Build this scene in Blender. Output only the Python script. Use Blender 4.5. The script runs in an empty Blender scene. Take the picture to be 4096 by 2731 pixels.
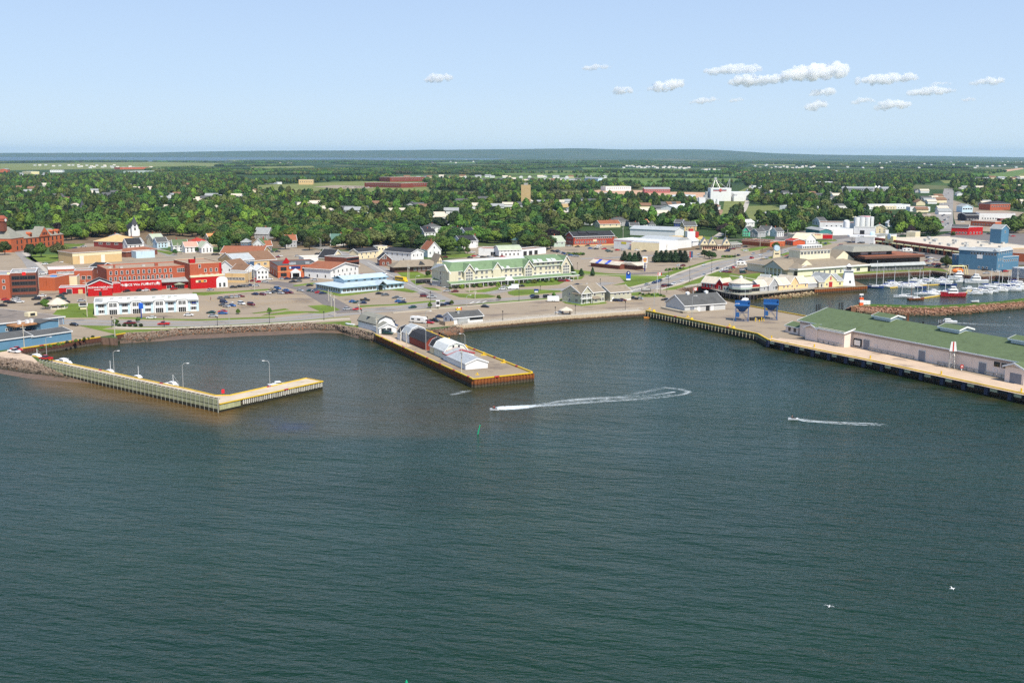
import bpy,bmesh,math,random
import numpy as np
from mathutils import Vector,Matrix,noise
random.seed(7);np.random.seed(7)
S=bpy.context.scene
COL=S.collection
# ---------------------------------------------------------------- camera
CAMH=78.0;F=4500.0;PW,PH=4096,2731
TILT=math.atan((1365.5-617.0)/F);ROLL=math.radians(0.11)
fw=Vector((0,math.cos(TILT),-math.sin(TILT)));u0=Vector((0,math.sin(TILT),math.cos(TILT)));r0=Vector((1,0,0))
RV=r0*math.cos(ROLL)+u0*math.sin(ROLL);UV=u0*math.cos(ROLL)-r0*math.sin(ROLL)
cam=bpy.data.cameras.new("camera");camo=bpy.data.objects.new("camera",cam);COL.objects.link(camo)
m=Matrix((RV,UV,-fw)).transposed().to_4x4();m.translation=Vector((0,0,CAMH));camo.matrix_world=m
cam.sensor_width=36.0;cam.lens=36.0*F/PW;cam.clip_start=1.0;cam.clip_end=120000.0
S.camera=camo
# ---------------------------------------------------------------- sky, sun, exposure
SUN_EL,SUN_AZ=52.0,30.0 # azimuth: degrees to the east of the direction behind the camera
sd=Vector((math.sin(math.radians(SUN_AZ))*math.cos(math.radians(SUN_EL)),-math.cos(math.radians(SUN_AZ))*math.cos(math.radians(SUN_EL)),math.sin(math.radians(SUN_EL))))
W=bpy.data.worlds.new("World");S.world=W;W.use_nodes=True
wn=W.node_tree.nodes;wl=W.node_tree.links;wn.clear()
sky=wn.new("ShaderNodeTexSky");sky.sky_type='NISHITA';sky.sun_disc=False
sky.sun_elevation=math.radians(SUN_EL);sky.sun_rotation=math.atan2(sd.x,sd.y)
sky.air_density=1.0;sky.dust_density=0.6;sky.ozone_density=3.0;sky.altitude=50
hs=wn.new("ShaderNodeHueSaturation");hs.inputs["Saturation"].default_value=0.92
bg=wn.new("ShaderNodeBackground");bg.inputs["Strength"].default_value=0.115
wo=wn.new("ShaderNodeOutputWorld")
wl.new(sky.outputs[0],hs.inputs["Color"])
wtc=wn.new("ShaderNodeTexCoord");wsp=wn.new("ShaderNodeSeparateXYZ");wcr=wn.new("ShaderNodeValToRGB");wmx=wn.new("ShaderNodeMix");wmx.data_type='RGBA';wmx.inputs["Factor"].default_value=0.85
wl.new(wtc.outputs["Generated"],wsp.inputs[0]);wl.new(wsp.outputs["Z"],wcr.inputs[0]);e=wcr.color_ramp # a hazy summer sky, pale to the horizon
for i,(p_,c_)in enumerate([(0.0,(.62,.78,.90)),(.06,(.52,.69,.91)),(.16,(.43,.585,.86)),(.28,(.385,.55,.83)),(.6,(.19,.34,.68)),(1.0,(.13,.26,.58))]):
    el=e.elements[i]if i<2 else e.elements.new(p_);el.position=p_;el.color=(*c_,1)
wsc=wn.new("ShaderNodeVectorMath");wsc.operation='SCALE';wsc.inputs["Scale"].default_value=8.1;wl.new(wcr.outputs[0],wsc.inputs[0])
wl.new(hs.outputs[0],wmx.inputs["A"]);wl.new(wsc.outputs[0],wmx.inputs["B"]);wl.new(wmx.outputs["Result"],bg.inputs[0])
wl.new(bg.outputs[0],wo.inputs[0])
sl=bpy.data.lights.new("sun",'SUN');sl.energy=5.0;sl.angle=math.radians(0.53);sl.color=(1.0,0.94,0.83)
so=bpy.data.objects.new("sun",sl);COL.objects.link(so);so.rotation_euler=sd.to_track_quat('Z','Y').to_euler()
S.view_settings.view_transform='Standard';S.view_settings.look='None';S.view_settings.exposure=0.24
S.view_settings.gamma=1.0;S.view_settings.use_curve_mapping=False
S.render.engine='CYCLES'
S.cycles.max_bounces=9;S.cycles.diffuse_bounces=2;S.cycles.glossy_bounces=2;S.cycles.transmission_bounces=2
S.cycles.transparent_max_bounces=8;S.cycles.volume_bounces=9;S.cycles.caustics_reflective=False;S.cycles.caustics_refractive=False
S.cycles.sample_clamp_indirect=3.0;S.cycles.sample_clamp_direct=2.5;S.cycles.use_denoising=False
# ---------------------------------------------------------------- helpers
LZ=3.0
def at(px,py,z=LZ):
    d=fw*F+RV*(px-PW/2)-UV*(py-PH/2)
    t=(z-CAMH)/d.z
    return Vector((d.x*t,d.y*t,z))
def pix(p):
    v=Vector(p)-Vector((0,0,CAMH));w=v.dot(fw)
    return(PW/2+F*v.dot(RV)/w,PH/2-F*v.dot(UV)/w)
def hgt(px,py,top,z=LZ):
    "height in metres of something standing at pixel (px, py) whose top shows at pixel row top"
    p=at(px,py,z);d=fw*F+RV*(px-PW/2)-UV*(top-PH/2)
    t=math.hypot(p.x,p.y)/math.hypot(d.x,d.y)
    return CAMH+d.z*t-z
def lin(c):
    return tuple(((v/255.0)/12.92 if v<=10 else(((v/255.0)+0.055)/1.055)**2.4)for v in c)
_mats={}
def mat(name,rgb,rough=0.75,var=0.12,scale=0.35,metal=0.0,spec=0.4,bump=0.0,streak=0.0,objcol=False,rand=0.0,dirt=None,lines=None):
    if name in _mats:return _mats[name]
    M=bpy.data.materials.new(name);M.use_nodes=True;n=M.node_tree.nodes;l=M.node_tree.links
    b=n["Principled BSDF"];b.inputs["Roughness"].default_value=rough;b.inputs["Metallic"].default_value=metal
    b.inputs["Specular IOR Level"].default_value=spec
    tc=n.new("ShaderNodeTexCoord");src=tc.outputs["Object"]
    def fac(scale,stretch=None,detail=5):
        t=n.new("ShaderNodeTexNoise");t.inputs["Scale"].default_value=scale;t.inputs["Detail"].default_value=detail;t.inputs["Roughness"].default_value=0.65
        if stretch:
            mp=n.new("ShaderNodeMapping");mp.inputs["Scale"].default_value=stretch;l.new(src,mp.inputs[0]);l.new(mp.outputs[0],t.inputs[0])
        else:l.new(src,t.inputs[0])
        return t.outputs["Fac"]
    base=None
    if objcol:
        oi=n.new("ShaderNodeObjectInfo");base=oi.outputs["Color"]
    def mult(col_sock,fac_sock,lo,hi):
        mr=n.new("ShaderNodeMapRange");mr.inputs[1].default_value=0.3;mr.inputs[2].default_value=0.7;mr.inputs[3].default_value=lo;mr.inputs[4].default_value=hi
        l.new(fac_sock,mr.inputs[0])
        vm=n.new("ShaderNodeVectorMath");vm.operation='SCALE'
        if col_sock is None:vm.inputs[0].default_value=rgb[:3]
        else:l.new(col_sock,vm.inputs[0])
        l.new(mr.outputs[0],vm.inputs["Scale"]);return vm.outputs[0]
    c=base
    if var:c=mult(c,fac(scale),1-var,1+var);
    if streak:c=mult(c,fac(0.8,(2.2,2.2,0.12)),1-streak,1+streak*.5)
    if lines:
        sc,axis,amt=lines
        wv=n.new("ShaderNodeTexWave");wv.bands_direction=axis;wv.inputs["Scale"].default_value=sc;wv.wave_profile='SAW';l.new(src,wv.inputs[0]);c=mult(c,wv.outputs["Fac"],1-amt,1+amt)
    if dirt:
        f=fac(dirt[1],(1.5,1.5,0.25)if len(dirt)<4 else dirt[3])
        mr=n.new("ShaderNodeMapRange");mr.inputs[1].default_value=dirt[2];mr.inputs[2].default_value=dirt[2]+.12;l.new(f,mr.inputs[0])
        mx=n.new("ShaderNodeMix");mx.data_type='RGBA';l.new(mr.outputs[0],mx.inputs["Factor"])
        if c is not None:l.new(c,mx.inputs["A"])
        else:mx.inputs["A"].default_value=(*rgb[:3],1)
        mx.inputs["B"].default_value=(*dirt[0],1);c=mx.outputs["Result"]
    if rand:
        oi=n.new("ShaderNodeObjectInfo");mr=n.new("ShaderNodeMapRange");mr.inputs[3].default_value=1-rand;mr.inputs[4].default_value=1+rand
        l.new(oi.outputs["Random"],mr.inputs[0]);vm=n.new("ShaderNodeVectorMath");vm.operation='SCALE'
        if c is None:vm.inputs[0].default_value=rgb[:3]
        else:l.new(c,vm.inputs[0])
        l.new(mr.outputs[0],vm.inputs["Scale"]);c=vm.outputs[0]
    if c is not None:l.new(c,b.inputs["Base Color"])
    else:b.inputs["Base Color"].default_value=(*rgb[:3],1)
    if bump:
        bp=n.new("ShaderNodeBump");bp.inputs["Strength"].default_value=bump;bp.inputs["Distance"].default_value=0.2
        l.new(fac(max(scale*4,1.5)),bp.inputs["Height"]);l.new(bp.outputs[0],b.inputs["Normal"])
    M.diffuse_color=(*rgb[:3],1)
    _mats[name]=M;return M
def tag(o,label=None,cat=None,group=None,kind=None):
    if label:o["label"]=label
    if cat:o["category"]=cat
    if group:o["group"]=group
    if kind:o["kind"]=kind
    return o
def empty(name,loc,rz=0.0,label=None,cat=None,group=None):
    o=bpy.data.objects.new(name,None);o.empty_display_size=1.0;COL.objects.link(o);o.location=loc;o.rotation_euler=(0,0,rz)
    return tag(o,label,cat,group)
def link(name,me,parent=None,loc=(0,0,0),rot=(0,0,0),scale=None,color=None):
    o=bpy.data.objects.new(name,me);COL.objects.link(o);o.location=loc;o.rotation_euler=rot
    if scale:o.scale=scale
    if parent:o.parent=parent
    if color:o.color=(*color[:3],1)
    return o
def copy_tree(o,parent=None,color=None):
    c=o.copy();COL.objects.link(c);c.parent=parent
    if color and c.type=='MESH':c.color=(*color[:3],1)
    for ch in o.children:copy_tree(ch,c,color)
    return c
class MB:
    def __init__(s):s.v=[];s.f=[];s.mi=[];s.cur=0
    def add(s,vs,fs):
        b=len(s.v);s.v+=[tuple(x)for x in vs];s.f+=[tuple(i+b for i in f)for f in fs];s.mi+=[s.cur]*len(fs);return s
    def box(s,x0,x1,y0,y1,z0,z1):
        return s.add([(x0,y0,z0),(x1,y0,z0),(x1,y1,z0),(x0,y1,z0),(x0,y0,z1),(x1,y0,z1),(x1,y1,z1),(x0,y1,z1)],
                     [(0,3,2,1),(4,5,6,7),(0,1,5,4),(1,2,6,5),(2,3,7,6),(3,0,4,7)])
    def frus(s,b,t,z0,z1): # b, t = (x0,x1,y0,y1)
        return s.add([(b[0],b[2],z0),(b[1],b[2],z0),(b[1],b[3],z0),(b[0],b[3],z0),(t[0],t[2],z1),(t[1],t[2],z1),(t[1],t[3],z1),(t[0],t[3],z1)],
                     [(0,3,2,1),(4,5,6,7),(0,1,5,4),(1,2,6,5),(2,3,7,6),(3,0,4,7)])
    def prism(s,pts,z0,z1,cap=True): # polygon (x,y) extruded in z
        n=len(pts);vs=[(p[0],p[1],z0)for p in pts]+[(p[0],p[1],z1)for p in pts]
        fs=[(i,(i+1)%n,n+(i+1)%n,n+i)for i in range(n)]
        if cap:fs+=[tuple(range(n,2*n)),tuple(range(n-1,-1,-1))]
        return s.add(vs,fs)
    def exu(s,prof,x0,x1): # profile (y,z) extruded along x
        n=len(prof);vs=[(x0,p[0],p[1])for p in prof]+[(x1,p[0],p[1])for p in prof]
        return s.add(vs,[(i,(i+1)%n,n+(i+1)%n,n+i)for i in range(n)]+[tuple(range(n-1,-1,-1)),tuple(range(n,2*n))])
    def exv(s,prof,y0,y1): # profile (x,z) extruded along y
        n=len(prof);vs=[(p[0],y0,p[1])for p in prof]+[(p[0],y1,p[1])for p in prof]
        return s.add(vs,[(i,(i+1)%n,n+(i+1)%n,n+i)for i in range(n)]+[tuple(range(n)),tuple(range(2*n-1,n-1,-1))])
    def tube(s,p,q,r,r2=None,n=6):
        p=Vector(p);q=Vector(q);r2=r if r2 is None else r2;d=(q-p).normalized()
        a=d.orthogonal().normalized();b=d.cross(a);vs=[]
        for c,rr in((p,r),(q,r2)):
            for i in range(n):
                t=2*math.pi*i/n;vs.append(c+a*(rr*math.cos(t))+b*(rr*math.sin(t)))
        return s.add(vs,[(i,(i+1)%n,n+(i+1)%n,n+i)for i in range(n)]+[tuple(range(n-1,-1,-1)),tuple(range(n,2*n))])
    def cone(s,c,r,z0,z1,r2=0.0,n=8):
        vs=[(c[0]+r*math.cos(2*math.pi*(i+.5)/n),c[1]+r*math.sin(2*math.pi*(i+.5)/n),z0)for i in range(n)]
        vs+=[(c[0]+r2*math.cos(2*math.pi*(i+.5)/n),c[1]+r2*math.sin(2*math.pi*(i+.5)/n),z1)for i in range(n)]
        return s.add(vs,[(i,(i+1)%n,n+(i+1)%n,n+i)for i in range(n)]+[tuple(range(n-1,-1,-1)),tuple(range(n,2*n))])
    def ball(s,c,r,n=6,m=4,sq=(1,1,1)):
        vs=[(c[0],c[1],c[2]-r*sq[2])]
        for j in range(1,m):
            ph=-math.pi/2+math.pi*j/m
            for i in range(n):
                t=2*math.pi*i/n;vs.append((c[0]+r*sq[0]*math.cos(ph)*math.cos(t),c[1]+r*sq[1]*math.cos(ph)*math.sin(t),c[2]+r*sq[2]*math.sin(ph)))
        vs.append((c[0],c[1],c[2]+r*sq[2]));T=len(vs)-1;fs=[]
        for i in range(n):
            k=(i+1)%n;fs.append((0,1+k,1+i));fs.append((T,1+(m-2)*n+i,1+(m-2)*n+k))
            for j in range(m-2):fs.append((1+j*n+i,1+j*n+k,1+(j+1)*n+k,1+(j+1)*n+i))
        return s.add(vs,fs)
    def mesh(s,name,mats,smooth=False):
        me=bpy.data.meshes.new(name);me.from_pydata(s.v,[],s.f)
        for mm in(mats if isinstance(mats,(list,tuple))else[mats]):me.materials.append(mm)
        if isinstance(mats,(list,tuple))and len(mats)>1:me.polygons.foreach_set("material_index",s.mi)
        if smooth:me.polygons.foreach_set("use_smooth",[True]*len(me.polygons))
        me.update();return me
    def build(s,name,mats,parent=None,loc=(0,0,0),rot=(0,0,0),smooth=False,color=None):
        return link(name,s.mesh(name,mats,smooth),parent,loc,rot,color=color)
ORD="first second third fourth fifth sixth seventh eighth ninth tenth eleventh twelfth thirteenth fourteenth fifteenth sixteenth seventeenth eighteenth nineteenth twentieth twenty-first twenty-second twenty-third twenty-fourth twenty-fifth twenty-sixth twenty-seventh twenty-eighth twenty-ninth thirtieth".split()
CLEAR=[] # (x, y, r): places kept free of trees
def clear(px,py,r):p=at(px,py);CLEAR.append((p.x,p.y,r))
# ---------------------------------------------------------------- haze
hz=MB().box(-26000,26000,-900,33500,-3.2,235).mesh("haze",[])
hm=bpy.data.materials.new("haze");hm.use_nodes=True;hm.node_tree.nodes.clear()
pv=hm.node_tree.nodes.new("ShaderNodeVolumePrincipled");ho=hm.node_tree.nodes.new("ShaderNodeOutputMaterial")
pv.inputs["Color"].default_value=(0.52,0.76,1.0,1);pv.inputs["Density"].default_value=2.3e-5;pv.inputs["Anisotropy"].default_value=0.1
hm.node_tree.links.new(pv.outputs[0],ho.inputs["Volume"]);hz.materials.append(hm)
tag(link("haze",hz),kind="stuff")
# ---------------------------------------------------------------- clouds and figure poses
cm=bpy.data.materials.new("cloud_vapour");cm.use_nodes=True;cm.node_tree.nodes.clear();cv=cm.node_tree.nodes.new("ShaderNodeVolumePrincipled");co=cm.node_tree.nodes.new("ShaderNodeOutputMaterial");cm.node_tree.links.new(cv.outputs[0],co.inputs["Volume"]);cv.inputs["Density"].default_value=.015;cv.inputs["Color"].default_value=(1,1,1,1)
CL=[(1750,310,95,38,1),(2385,268,120,26,.5),(2670,342,125,52,1),(2818,402,110,30,.8),(2945,400,60,24,.6),(2935,276,220,44,.6),(3040,316,220,52,1),(3265,285,240,72,1),(3290,368,100,36,.6),(3263,421,60,46,.9),(3550,313,240,48,.9),(3728,362,155,40,.9),(3762,335,90,18,.6),(3570,420,130,42,1),(3448,404,85,30,.6),(3948,325,130,36,.5),(2492,362,60,40,.4),(3872,398,60,20,.4)]
for i,(cx,cy,w,h,dn)in enumerate(CL):
    D=17000;k=D/F;rnd=random.Random(i+4);mb=MB();W2=w*k/2;H2=h*k/2;d=(fw*F+RV*(cx-PW/2)-UV*(cy-PH/2));t=D/d.y
    nb=max(7,int(w/9));
    for q in range(nb):
        u=-1+2*(q+.5)/nb;e_=math.sqrt(max(.05,1-u*u));R=H2*(.45+.55*e_)*rnd.uniform(.55,.95);mb.ball((u*W2*.85+rnd.uniform(-.1,.1)*W2,rnd.uniform(-.4,.4)*H2,-H2*.3+rnd.uniform(0,.5)*H2*e_+u*H2*.25),R*1.05,8,6,(1.5,1,.72))
    me0=mb.mesh("cloud",cm);o=link("cloud",me0,None,Vector((d.x*t,d.y*t,CAMH+d.z*t)),scale=(1.1,1,1.12));rm_=o.modifiers.new("remesh",'REMESH');rm_.mode='VOXEL';rm_.voxel_size=max(12,H2*.13);bpy.context.view_layer.update();m2=bpy.data.meshes.new_from_object(o.evaluated_get(bpy.context.evaluated_depsgraph_get()));o.modifiers.clear();o.data=m2
    for v in m2.vertices:nz=noise.fractal(v.co/(H2*.8)+Vector((i*9,0,0)),.9,2.1,4);v.co+=Vector(v.normal)*(nz*H2*.5)
    m2.materials.clear();m2.materials.append(cm);[setattr(pl,"use_smooth",True)for pl in m2.polygons]
    o.color=(dn if dn<.8 else 1,1,1,1);tag(o,"%s small white cumulus cloud, %s counting from the bay side of the sky"%("bright" if dn>.8 else "thin wispy",ORD[i]),"cloud","fair-weather clouds")
# ---------------------------------------------------------------- water
def seg_d(px,py,poly):
    best=1e9
    for(x0,y0),(x1,y1)in zip(poly,poly[1:]):
        dx,dy=x1-x0,y1-y0;t=max(0,min(1,((px-x0)*dx+(py-y0)*dy)/(dx*dx+dy*dy)))
        best=min(best,math.hypot(px-x0-t*dx,(py-y0-t*dy)*1.8))
    return best
def sst(a,b,x):
    t=max(0.0,min(1.0,(x-a)/(b-a)));return t*t*(3-2*t)
def interp(tab,x):
    if x<=tab[0][0]:return tab[0][1]
    for(a,va),(b,vb)in zip(tab,tab[1:]):
        if x<=b:return va+(vb-va)*(x-a)/(b-a)
    return tab[-1][1]
front_edge=[(-300,1560),(150,1600),(350,1655),(700,1705),(900,1755),(1300,1770),(1700,1768),(1900,1745),(2300,1700),(2700,1640)]
def silt(px,py):
    v=0.0
    e=interp(front_edge,px)+8*noise.noise(Vector((px*.01,py*.01,0)))
    if 0<px<2700:
        v=0.30*sst(e+6,e-40,py)*sst(1400,1520,py)*sst(2700,1700,px)*sst(-100,350,px)
    v=max(v,1.35*sst(150,0,seg_d(px,py,[(200,1515),(420,1560),(620,1592),(880,1655)])))
    for pl,am,w in(([(880,1650),(1290,1568)],.5,60),([(1500,1372),(1890,1550),(2128,1530)],.35,60),([(1720,1345),(2000,1312),(2576,1265),(3030,1385),(3500,1510),(4200,1640)],.3,50),
                      ([(480,1375),(1100,1348),(1370,1338),(1490,1370)],.2,60),([(90,1440),(400,1378)],.5,60),([(2900,1200),(3280,1180),(3465,1165)],.6,40)):
        v=max(v,am*sst(w,0,seg_d(px,py,pl)))
    bl=.6*sst(1.0,0.1,math.hypot((px-1160)/170,(py-1705-(px-1160)*.16)/30))
    return v,bl
rows=[3300,3000]+list(range(2800,1000,-28))+[980,900,820,760,720,690,670,655,645,638,633,630,628.5,627]
cols=[-9000,-5000,-2500,-1200,-600]+list(range(-300,4400,45))+[4700,5300,6600,9000,13000]
wb=MB();sa,ba=[],[]
for ry in rows:
    for cx in cols:
        p=at(cx,ry-4+cx*8/4096 if ry<700 else ry,0.0);wb.v.append((p.x,p.y,0.0));s_,b_=silt(cx,ry);sa.append(s_);ba.append(b_)
nc=len(cols)
for j in range(len(rows)-1):
    for i in range(nc-1):wb.f.append((j*nc+i,j*nc+i+1,(j+1)*nc+i+1,(j+1)*nc+i));wb.mi.append(0)
wm=bpy.data.materials.new("water");wm.use_nodes=True;n=wm.node_tree.nodes;l=wm.node_tree.links;b=n["Principled BSDF"]
WROUGH=b.inputs["Roughness"];b.inputs["Specular Tint"].default_value=(.72,1.0,.80,1);b.inputs["IOR"].default_value=1.33;b.inputs["Specular IOR Level"].default_value=0.5
def attr(nm):
    a=n.new("ShaderNodeAttribute");a.attribute_name=nm;return a.outputs["Fac"]
def mixc(f,A,B):
    x=n.new("ShaderNodeMix");x.data_type='RGBA';l.new(f,x.inputs["Factor"])
    for k,v in(("A",A),("B",B)):
        if isinstance(v,tuple):x.inputs[k].default_value=(*v,1)
        else:l.new(v,x.inputs[k])
    return x.outputs["Result"]
tc=n.new("ShaderNodeTexCoord")
def wnoise(sx,sy,rot,detail,rough=.55,dist=0.0):
    mp=n.new("ShaderNodeMapping");mp.vector_type='TEXTURE';mp.inputs["Rotation"].default_value=(0,0,rot);mp.inputs["Scale"].default_value=(sx,sy,1)
    t=n.new("ShaderNodeTexNoise");t.inputs["Scale"].default_value=1.0;t.inputs["Detail"].default_value=detail;t.inputs["Roughness"].default_value=rough;t.inputs["Distortion"].default_value=dist
    l.new(tc.outputs["Object"],mp.inputs[0]);l.new(mp.outputs[0],t.inputs[0]);return t.outputs["Fac"]
def rng(f,a,b_,c,d):
    mr=n.new("ShaderNodeMapRange");mr.inputs[1].default_value=a;mr.inputs[2].default_value=b_;mr.inputs[3].default_value=c;mr.inputs[4].default_value=d;l.new(f,mr.inputs[0]);return mr.outputs[0]
def madd(a,b_,op='ADD'):
    x=n.new("ShaderNodeMath");x.operation=op
    for i,v in enumerate((a,b_)):
        if isinstance(v,(int,float)):x.inputs[i].default_value=v
        else:l.new(v,x.inputs[i])
    return x.outputs[0]
wsep=n.new("ShaderNodeSeparateXYZ");l.new(tc.outputs["Object"],wsep.inputs[0]);l.new(rng(wsep.outputs["Y"],150,3000,.14,.30),WROUGH) # waves too small to resolve far off widen the gloss
patch=rng(wnoise(160,60,.1,3),.3,.7,0,1)
c=mixc(patch,(0.0030,0.0190,0.0065),(0.0065,0.0280,0.0110))
sn=madd(attr("silt"),rng(wnoise(40,9,-.35,4),.3,.7,.75,1.2),'MULTIPLY')
c=mixc(sn,c,(0.12,0.072,0.024))
c=mixc(attr("deep"),c,(0.012,0.028,0.085))
l.new(c,b.inputs["Base Color"])
h1=wnoise(4.2,1.5,-.22,3,.55,.3);h2=wnoise(1.5,.6,.2,3,.6);h3=wnoise(20,7,-.3,2)
hh=madd(madd(madd(h1,1.0,'MULTIPLY'),madd(h2,.42,'MULTIPLY')),madd(h3,2.0,'MULTIPLY'))
bp=n.new("ShaderNodeBump");bp.inputs["Strength"].default_value=1.0;bp.inputs["Distance"].default_value=0.68;l.new(rng(wnoise(220,70,-.15,3),.35,.65,.6,1.0),bp.inputs["Strength"]);l.new(hh,bp.inputs["Height"]);l.new(bp.outputs[0],b.inputs["Normal"])
_mats["water"]=wm
wo_=wb.build("water",wm)
for nm,arr in(("silt",sa),("deep",ba)):
    a=wo_.data.attributes.new(nm,'FLOAT','POINT');a.data.foreach_set("value",arr)
tag(wo_,kind="structure")
# ---------------------------------------------------------------- land
from mathutils.geometry import tessellate_polygon
def poly_sheet(name,pts,m_top,z,skirt=None,m_side=None,kind="structure"):
    "pts: world points (x, y); a sheet, or a slab with sides down to skirt"
    vs=[(p[0],p[1],z)for p in pts];tri=tessellate_polygon([[Vector(v)for v in vs]])
    mb=MB();fs=[]
    for t in tri:
        a,b_,c_=(Vector(vs[i])for i in t);fs.append(t if(b_-a).cross(c_-a).z>0 else(t[0],t[2],t[1]))
    mb.add(vs,fs)
    if skirt is not None:
        k=len(vs);mb.cur=1;mb.add(vs+[(p[0],p[1],skirt)for p in pts],[(i,(i+1)%k,k+(i+1)%k,k+i)for i in range(k)]);mb.cur=0
    o=mb.build(name,[m_top,m_side or m_top]if skirt is not None else m_top)
    return tag(o,kind=kind)
def PX(lst,z=LZ):return[at(x,y,z).xy[:]for x,y in lst]
far=bpy.data.materials.new("countryside");far.use_nodes=True;n=far.node_tree.nodes;l=far.node_tree.links;b=n["Principled BSDF"]
b.inputs["Roughness"].default_value=.95;b.inputs["Specular IOR Level"].default_value=.1
tc=n.new("ShaderNodeTexCoord")
vo=n.new("ShaderNodeTexVoronoi");vo.inputs["Scale"].default_value=1.0;mp=n.new("ShaderNodeMapping");mp.vector_type='TEXTURE';mp.inputs["Scale"].default_value=(420,900,1);mp.inputs["Rotation"].default_value=(0,0,.25)
l.new(tc.outputs["Object"],mp.inputs[0]);l.new(mp.outputs[0],vo.inputs[0])
cr=n.new("ShaderNodeValToRGB");e=cr.color_ramp;e.interpolation='CONSTANT'
for i,(pos,co)in enumerate([(0,(.04,.07,.02)),(.35,(.075,.10,.030)),(.5,(.035,.065,.02)),(.66,(.12,.13,.055)),(.74,(.060,.10,.026)),(.82,(.028,.055,.02)),(.94,(.17,.12,.07))]):
    el=e.elements[i]if i<2 else e.elements.new(pos);el.position=pos;el.color=(*co,1)
sx=n.new("ShaderNodeSeparateColor");l.new(vo.outputs["Color"],sx.inputs[0]);l.new(sx.outputs[0],cr.inputs[0])
wf=rng(wnoise(700,1400,.1,6,.6),.53,.59,0,1)
c=mixc(wf,cr.outputs[0],(.028,.055,.018))
c2=n.new("ShaderNodeVectorMath");c2.operation='SCALE';l.new(c,c2.inputs[0]);l.new(rng(wnoise(30,30,0,6,.7),.3,.7,.65,1.35),c2.inputs["Scale"]);l.new(c2.outputs[0],b.inputs["Base Color"])
shore=[(-9000,1420),(-1200,1397),(0,1432),(60,1436),(102,1447),(162,1457),(204,1442),(127,1424),(80,1410),(76.5,1396),(400,1349),(470,1352),(463,1340),(501,1333.5),(602,1329),(717,1313),
         (857,1308),(1010,1303),(1127,1298),(1217,1293),(1331,1298),(1421,1313),(1505,1340),(1895,1517),(2128,1492),(1685,1317),(1750,1318),(1824,1304),(2000,1286.6),(2217,1267.5),(2571,1243),(2585,1243),
         (3033,1336),(3076,1360.6),(3086,1353),(3255,1389),(3496,1437),(4096,1567),(4800,1716),(5600,1745),(4900,1640),(4096,1445),(3218,1265),(2997,1225),(2940,1212),(2905,1203),(2860,1187),(2735,1168),(2705,1159),(2775,1149),(2860,1142),(3000,1150),(3240,1150),(3258,1157),
         (3467,1143.5),(3420,1124),(3357,1104),(3600,1091),(3726,1086),(3802,1096),(3930,1107),(3981,1103),(4096,1115),(4400,1150),(6000,1190),(9000,1200)]
world=PX(shore)
farrim=[(15500,29000),(7000,29500),(4200,29000),(3000,26000),(0,22500),(-300,14500),(-1800,12800),(-3000,12600),(-3500,9800),(-8000,8900),(-15000,8200),(-14000,400)]
land=poly_sheet("ground",world+farrim,far,LZ,-2.5,mat("quay_face",lin((120,95,80)),dirt=(lin((70,55,45)),.5,.5)))
# hills on the far shore and to the horizon
sky_line=[(-9000,618),(-1500,616),(0,612.5),(600,611),(1000,604),(1470,602.5),(1848,599),(2100,597.5),(2312,594),(2446,599),(2803,598.5),(2920,604),(3050,612.5),(3270,619.5),(3716,625),(4096,632),(5200,634),(9000,634)]
hb=MB();NC=260
cols=[(-7000+18000*i/NC)for i in range(NC+1)]
for j in range(15):
    for cx in cols:
        t=j/14.0;yh=617+(cx-2048)*8/4096
        D=20500+11000*t;near=22600 if cx<1500 else 20500 if cx>1750 else 22600-2100*(cx-1500)/250
        D=near+(31500-near)*t
        top=78+(yh-interp(sky_line,cx))*25500/4500.0
        top*=1+0.04*noise.noise(Vector((cx*.012,0,5)))
        ramp=sst(near,25500,D)if cx<1600 else sst(near-200,25500,D)**.8
        z=-1+(top+1)*ramp+8*noise.noise(Vector((cx*.02,D*.0008,0)))*ramp*(1-sst(24500,25500,D)*.6)
        z=max(z,4.0)if j else-2.0
        X=(cx-2048)/4500*D;hb.v.append((X,D,z))
for j in range(14):
    for i in range(NC):hb.f.append((j*(NC+1)+i,j*(NC+1)+i+1,(j+1)*(NC+1)+i+1,(j+1)*(NC+1)+i));hb.mi.append(0)
tag(hb.build("hills",far,smooth=True),kind="structure")
# ---------------------------------------------------------------- surfaces
A_TAR=mat("lot_asphalt",lin((150,134,112)),.9,.08,.05,dirt=(lin((120,106,92)),.05,.55,(1,1.6,1)))
A_TAR2=mat("dark_asphalt",lin((112,104,98)),.9,.12,.06)
A_ROAD=mat("road_asphalt",lin((142,136,128)),.85,.10,.08,dirt=(lin((105,100,96)),.05,.56,(1,1,1)))
A_CONC=mat("path_concrete",lin((178,168,152)),.85,.08,.1)
A_KERB=mat("kerb_concrete",lin((190,178,150)),.8,.08)
A_GRASS=mat("lawn_grass",(.125,.175,.028),.95,.30,.06,spec=.1,bump=.3)
A_DRY=mat("dry_grass",(.17,.19,.06),.95,.25,.01,spec=.1)
A_FIELD=mat("green_field",(.11,.165,.04),.95,.2,.006,spec=.1)
A_EARTH=mat("bare_earth",lin((188,150,118)),.95,.2,.02)
A_DIRT=mat("brown_earth",lin((150,118,90)),.95,.2,.02)
A_WOOD=mat("tree_floor",(.020,.040,.010),.95,.3,.05,spec=.1)
A_DECK=mat("wharf_concrete",lin((196,172,146)),.85,.10,.12,dirt=(lin((150,130,112)),.08,.55,(1,1,1)))
A_LINE=mat("road_paint",lin((225,222,210)),.7,.1);A_YLINE=mat("yellow_lot_paint",lin((200,160,80)),.7,.1)
ZC=[0]
def sheet(name,pts,m,lvl=1):
    ZC[0]+=1
    return poly_sheet(name,PX(pts),m,LZ+.03*lvl+.0004*(ZC[0]%60))
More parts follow.
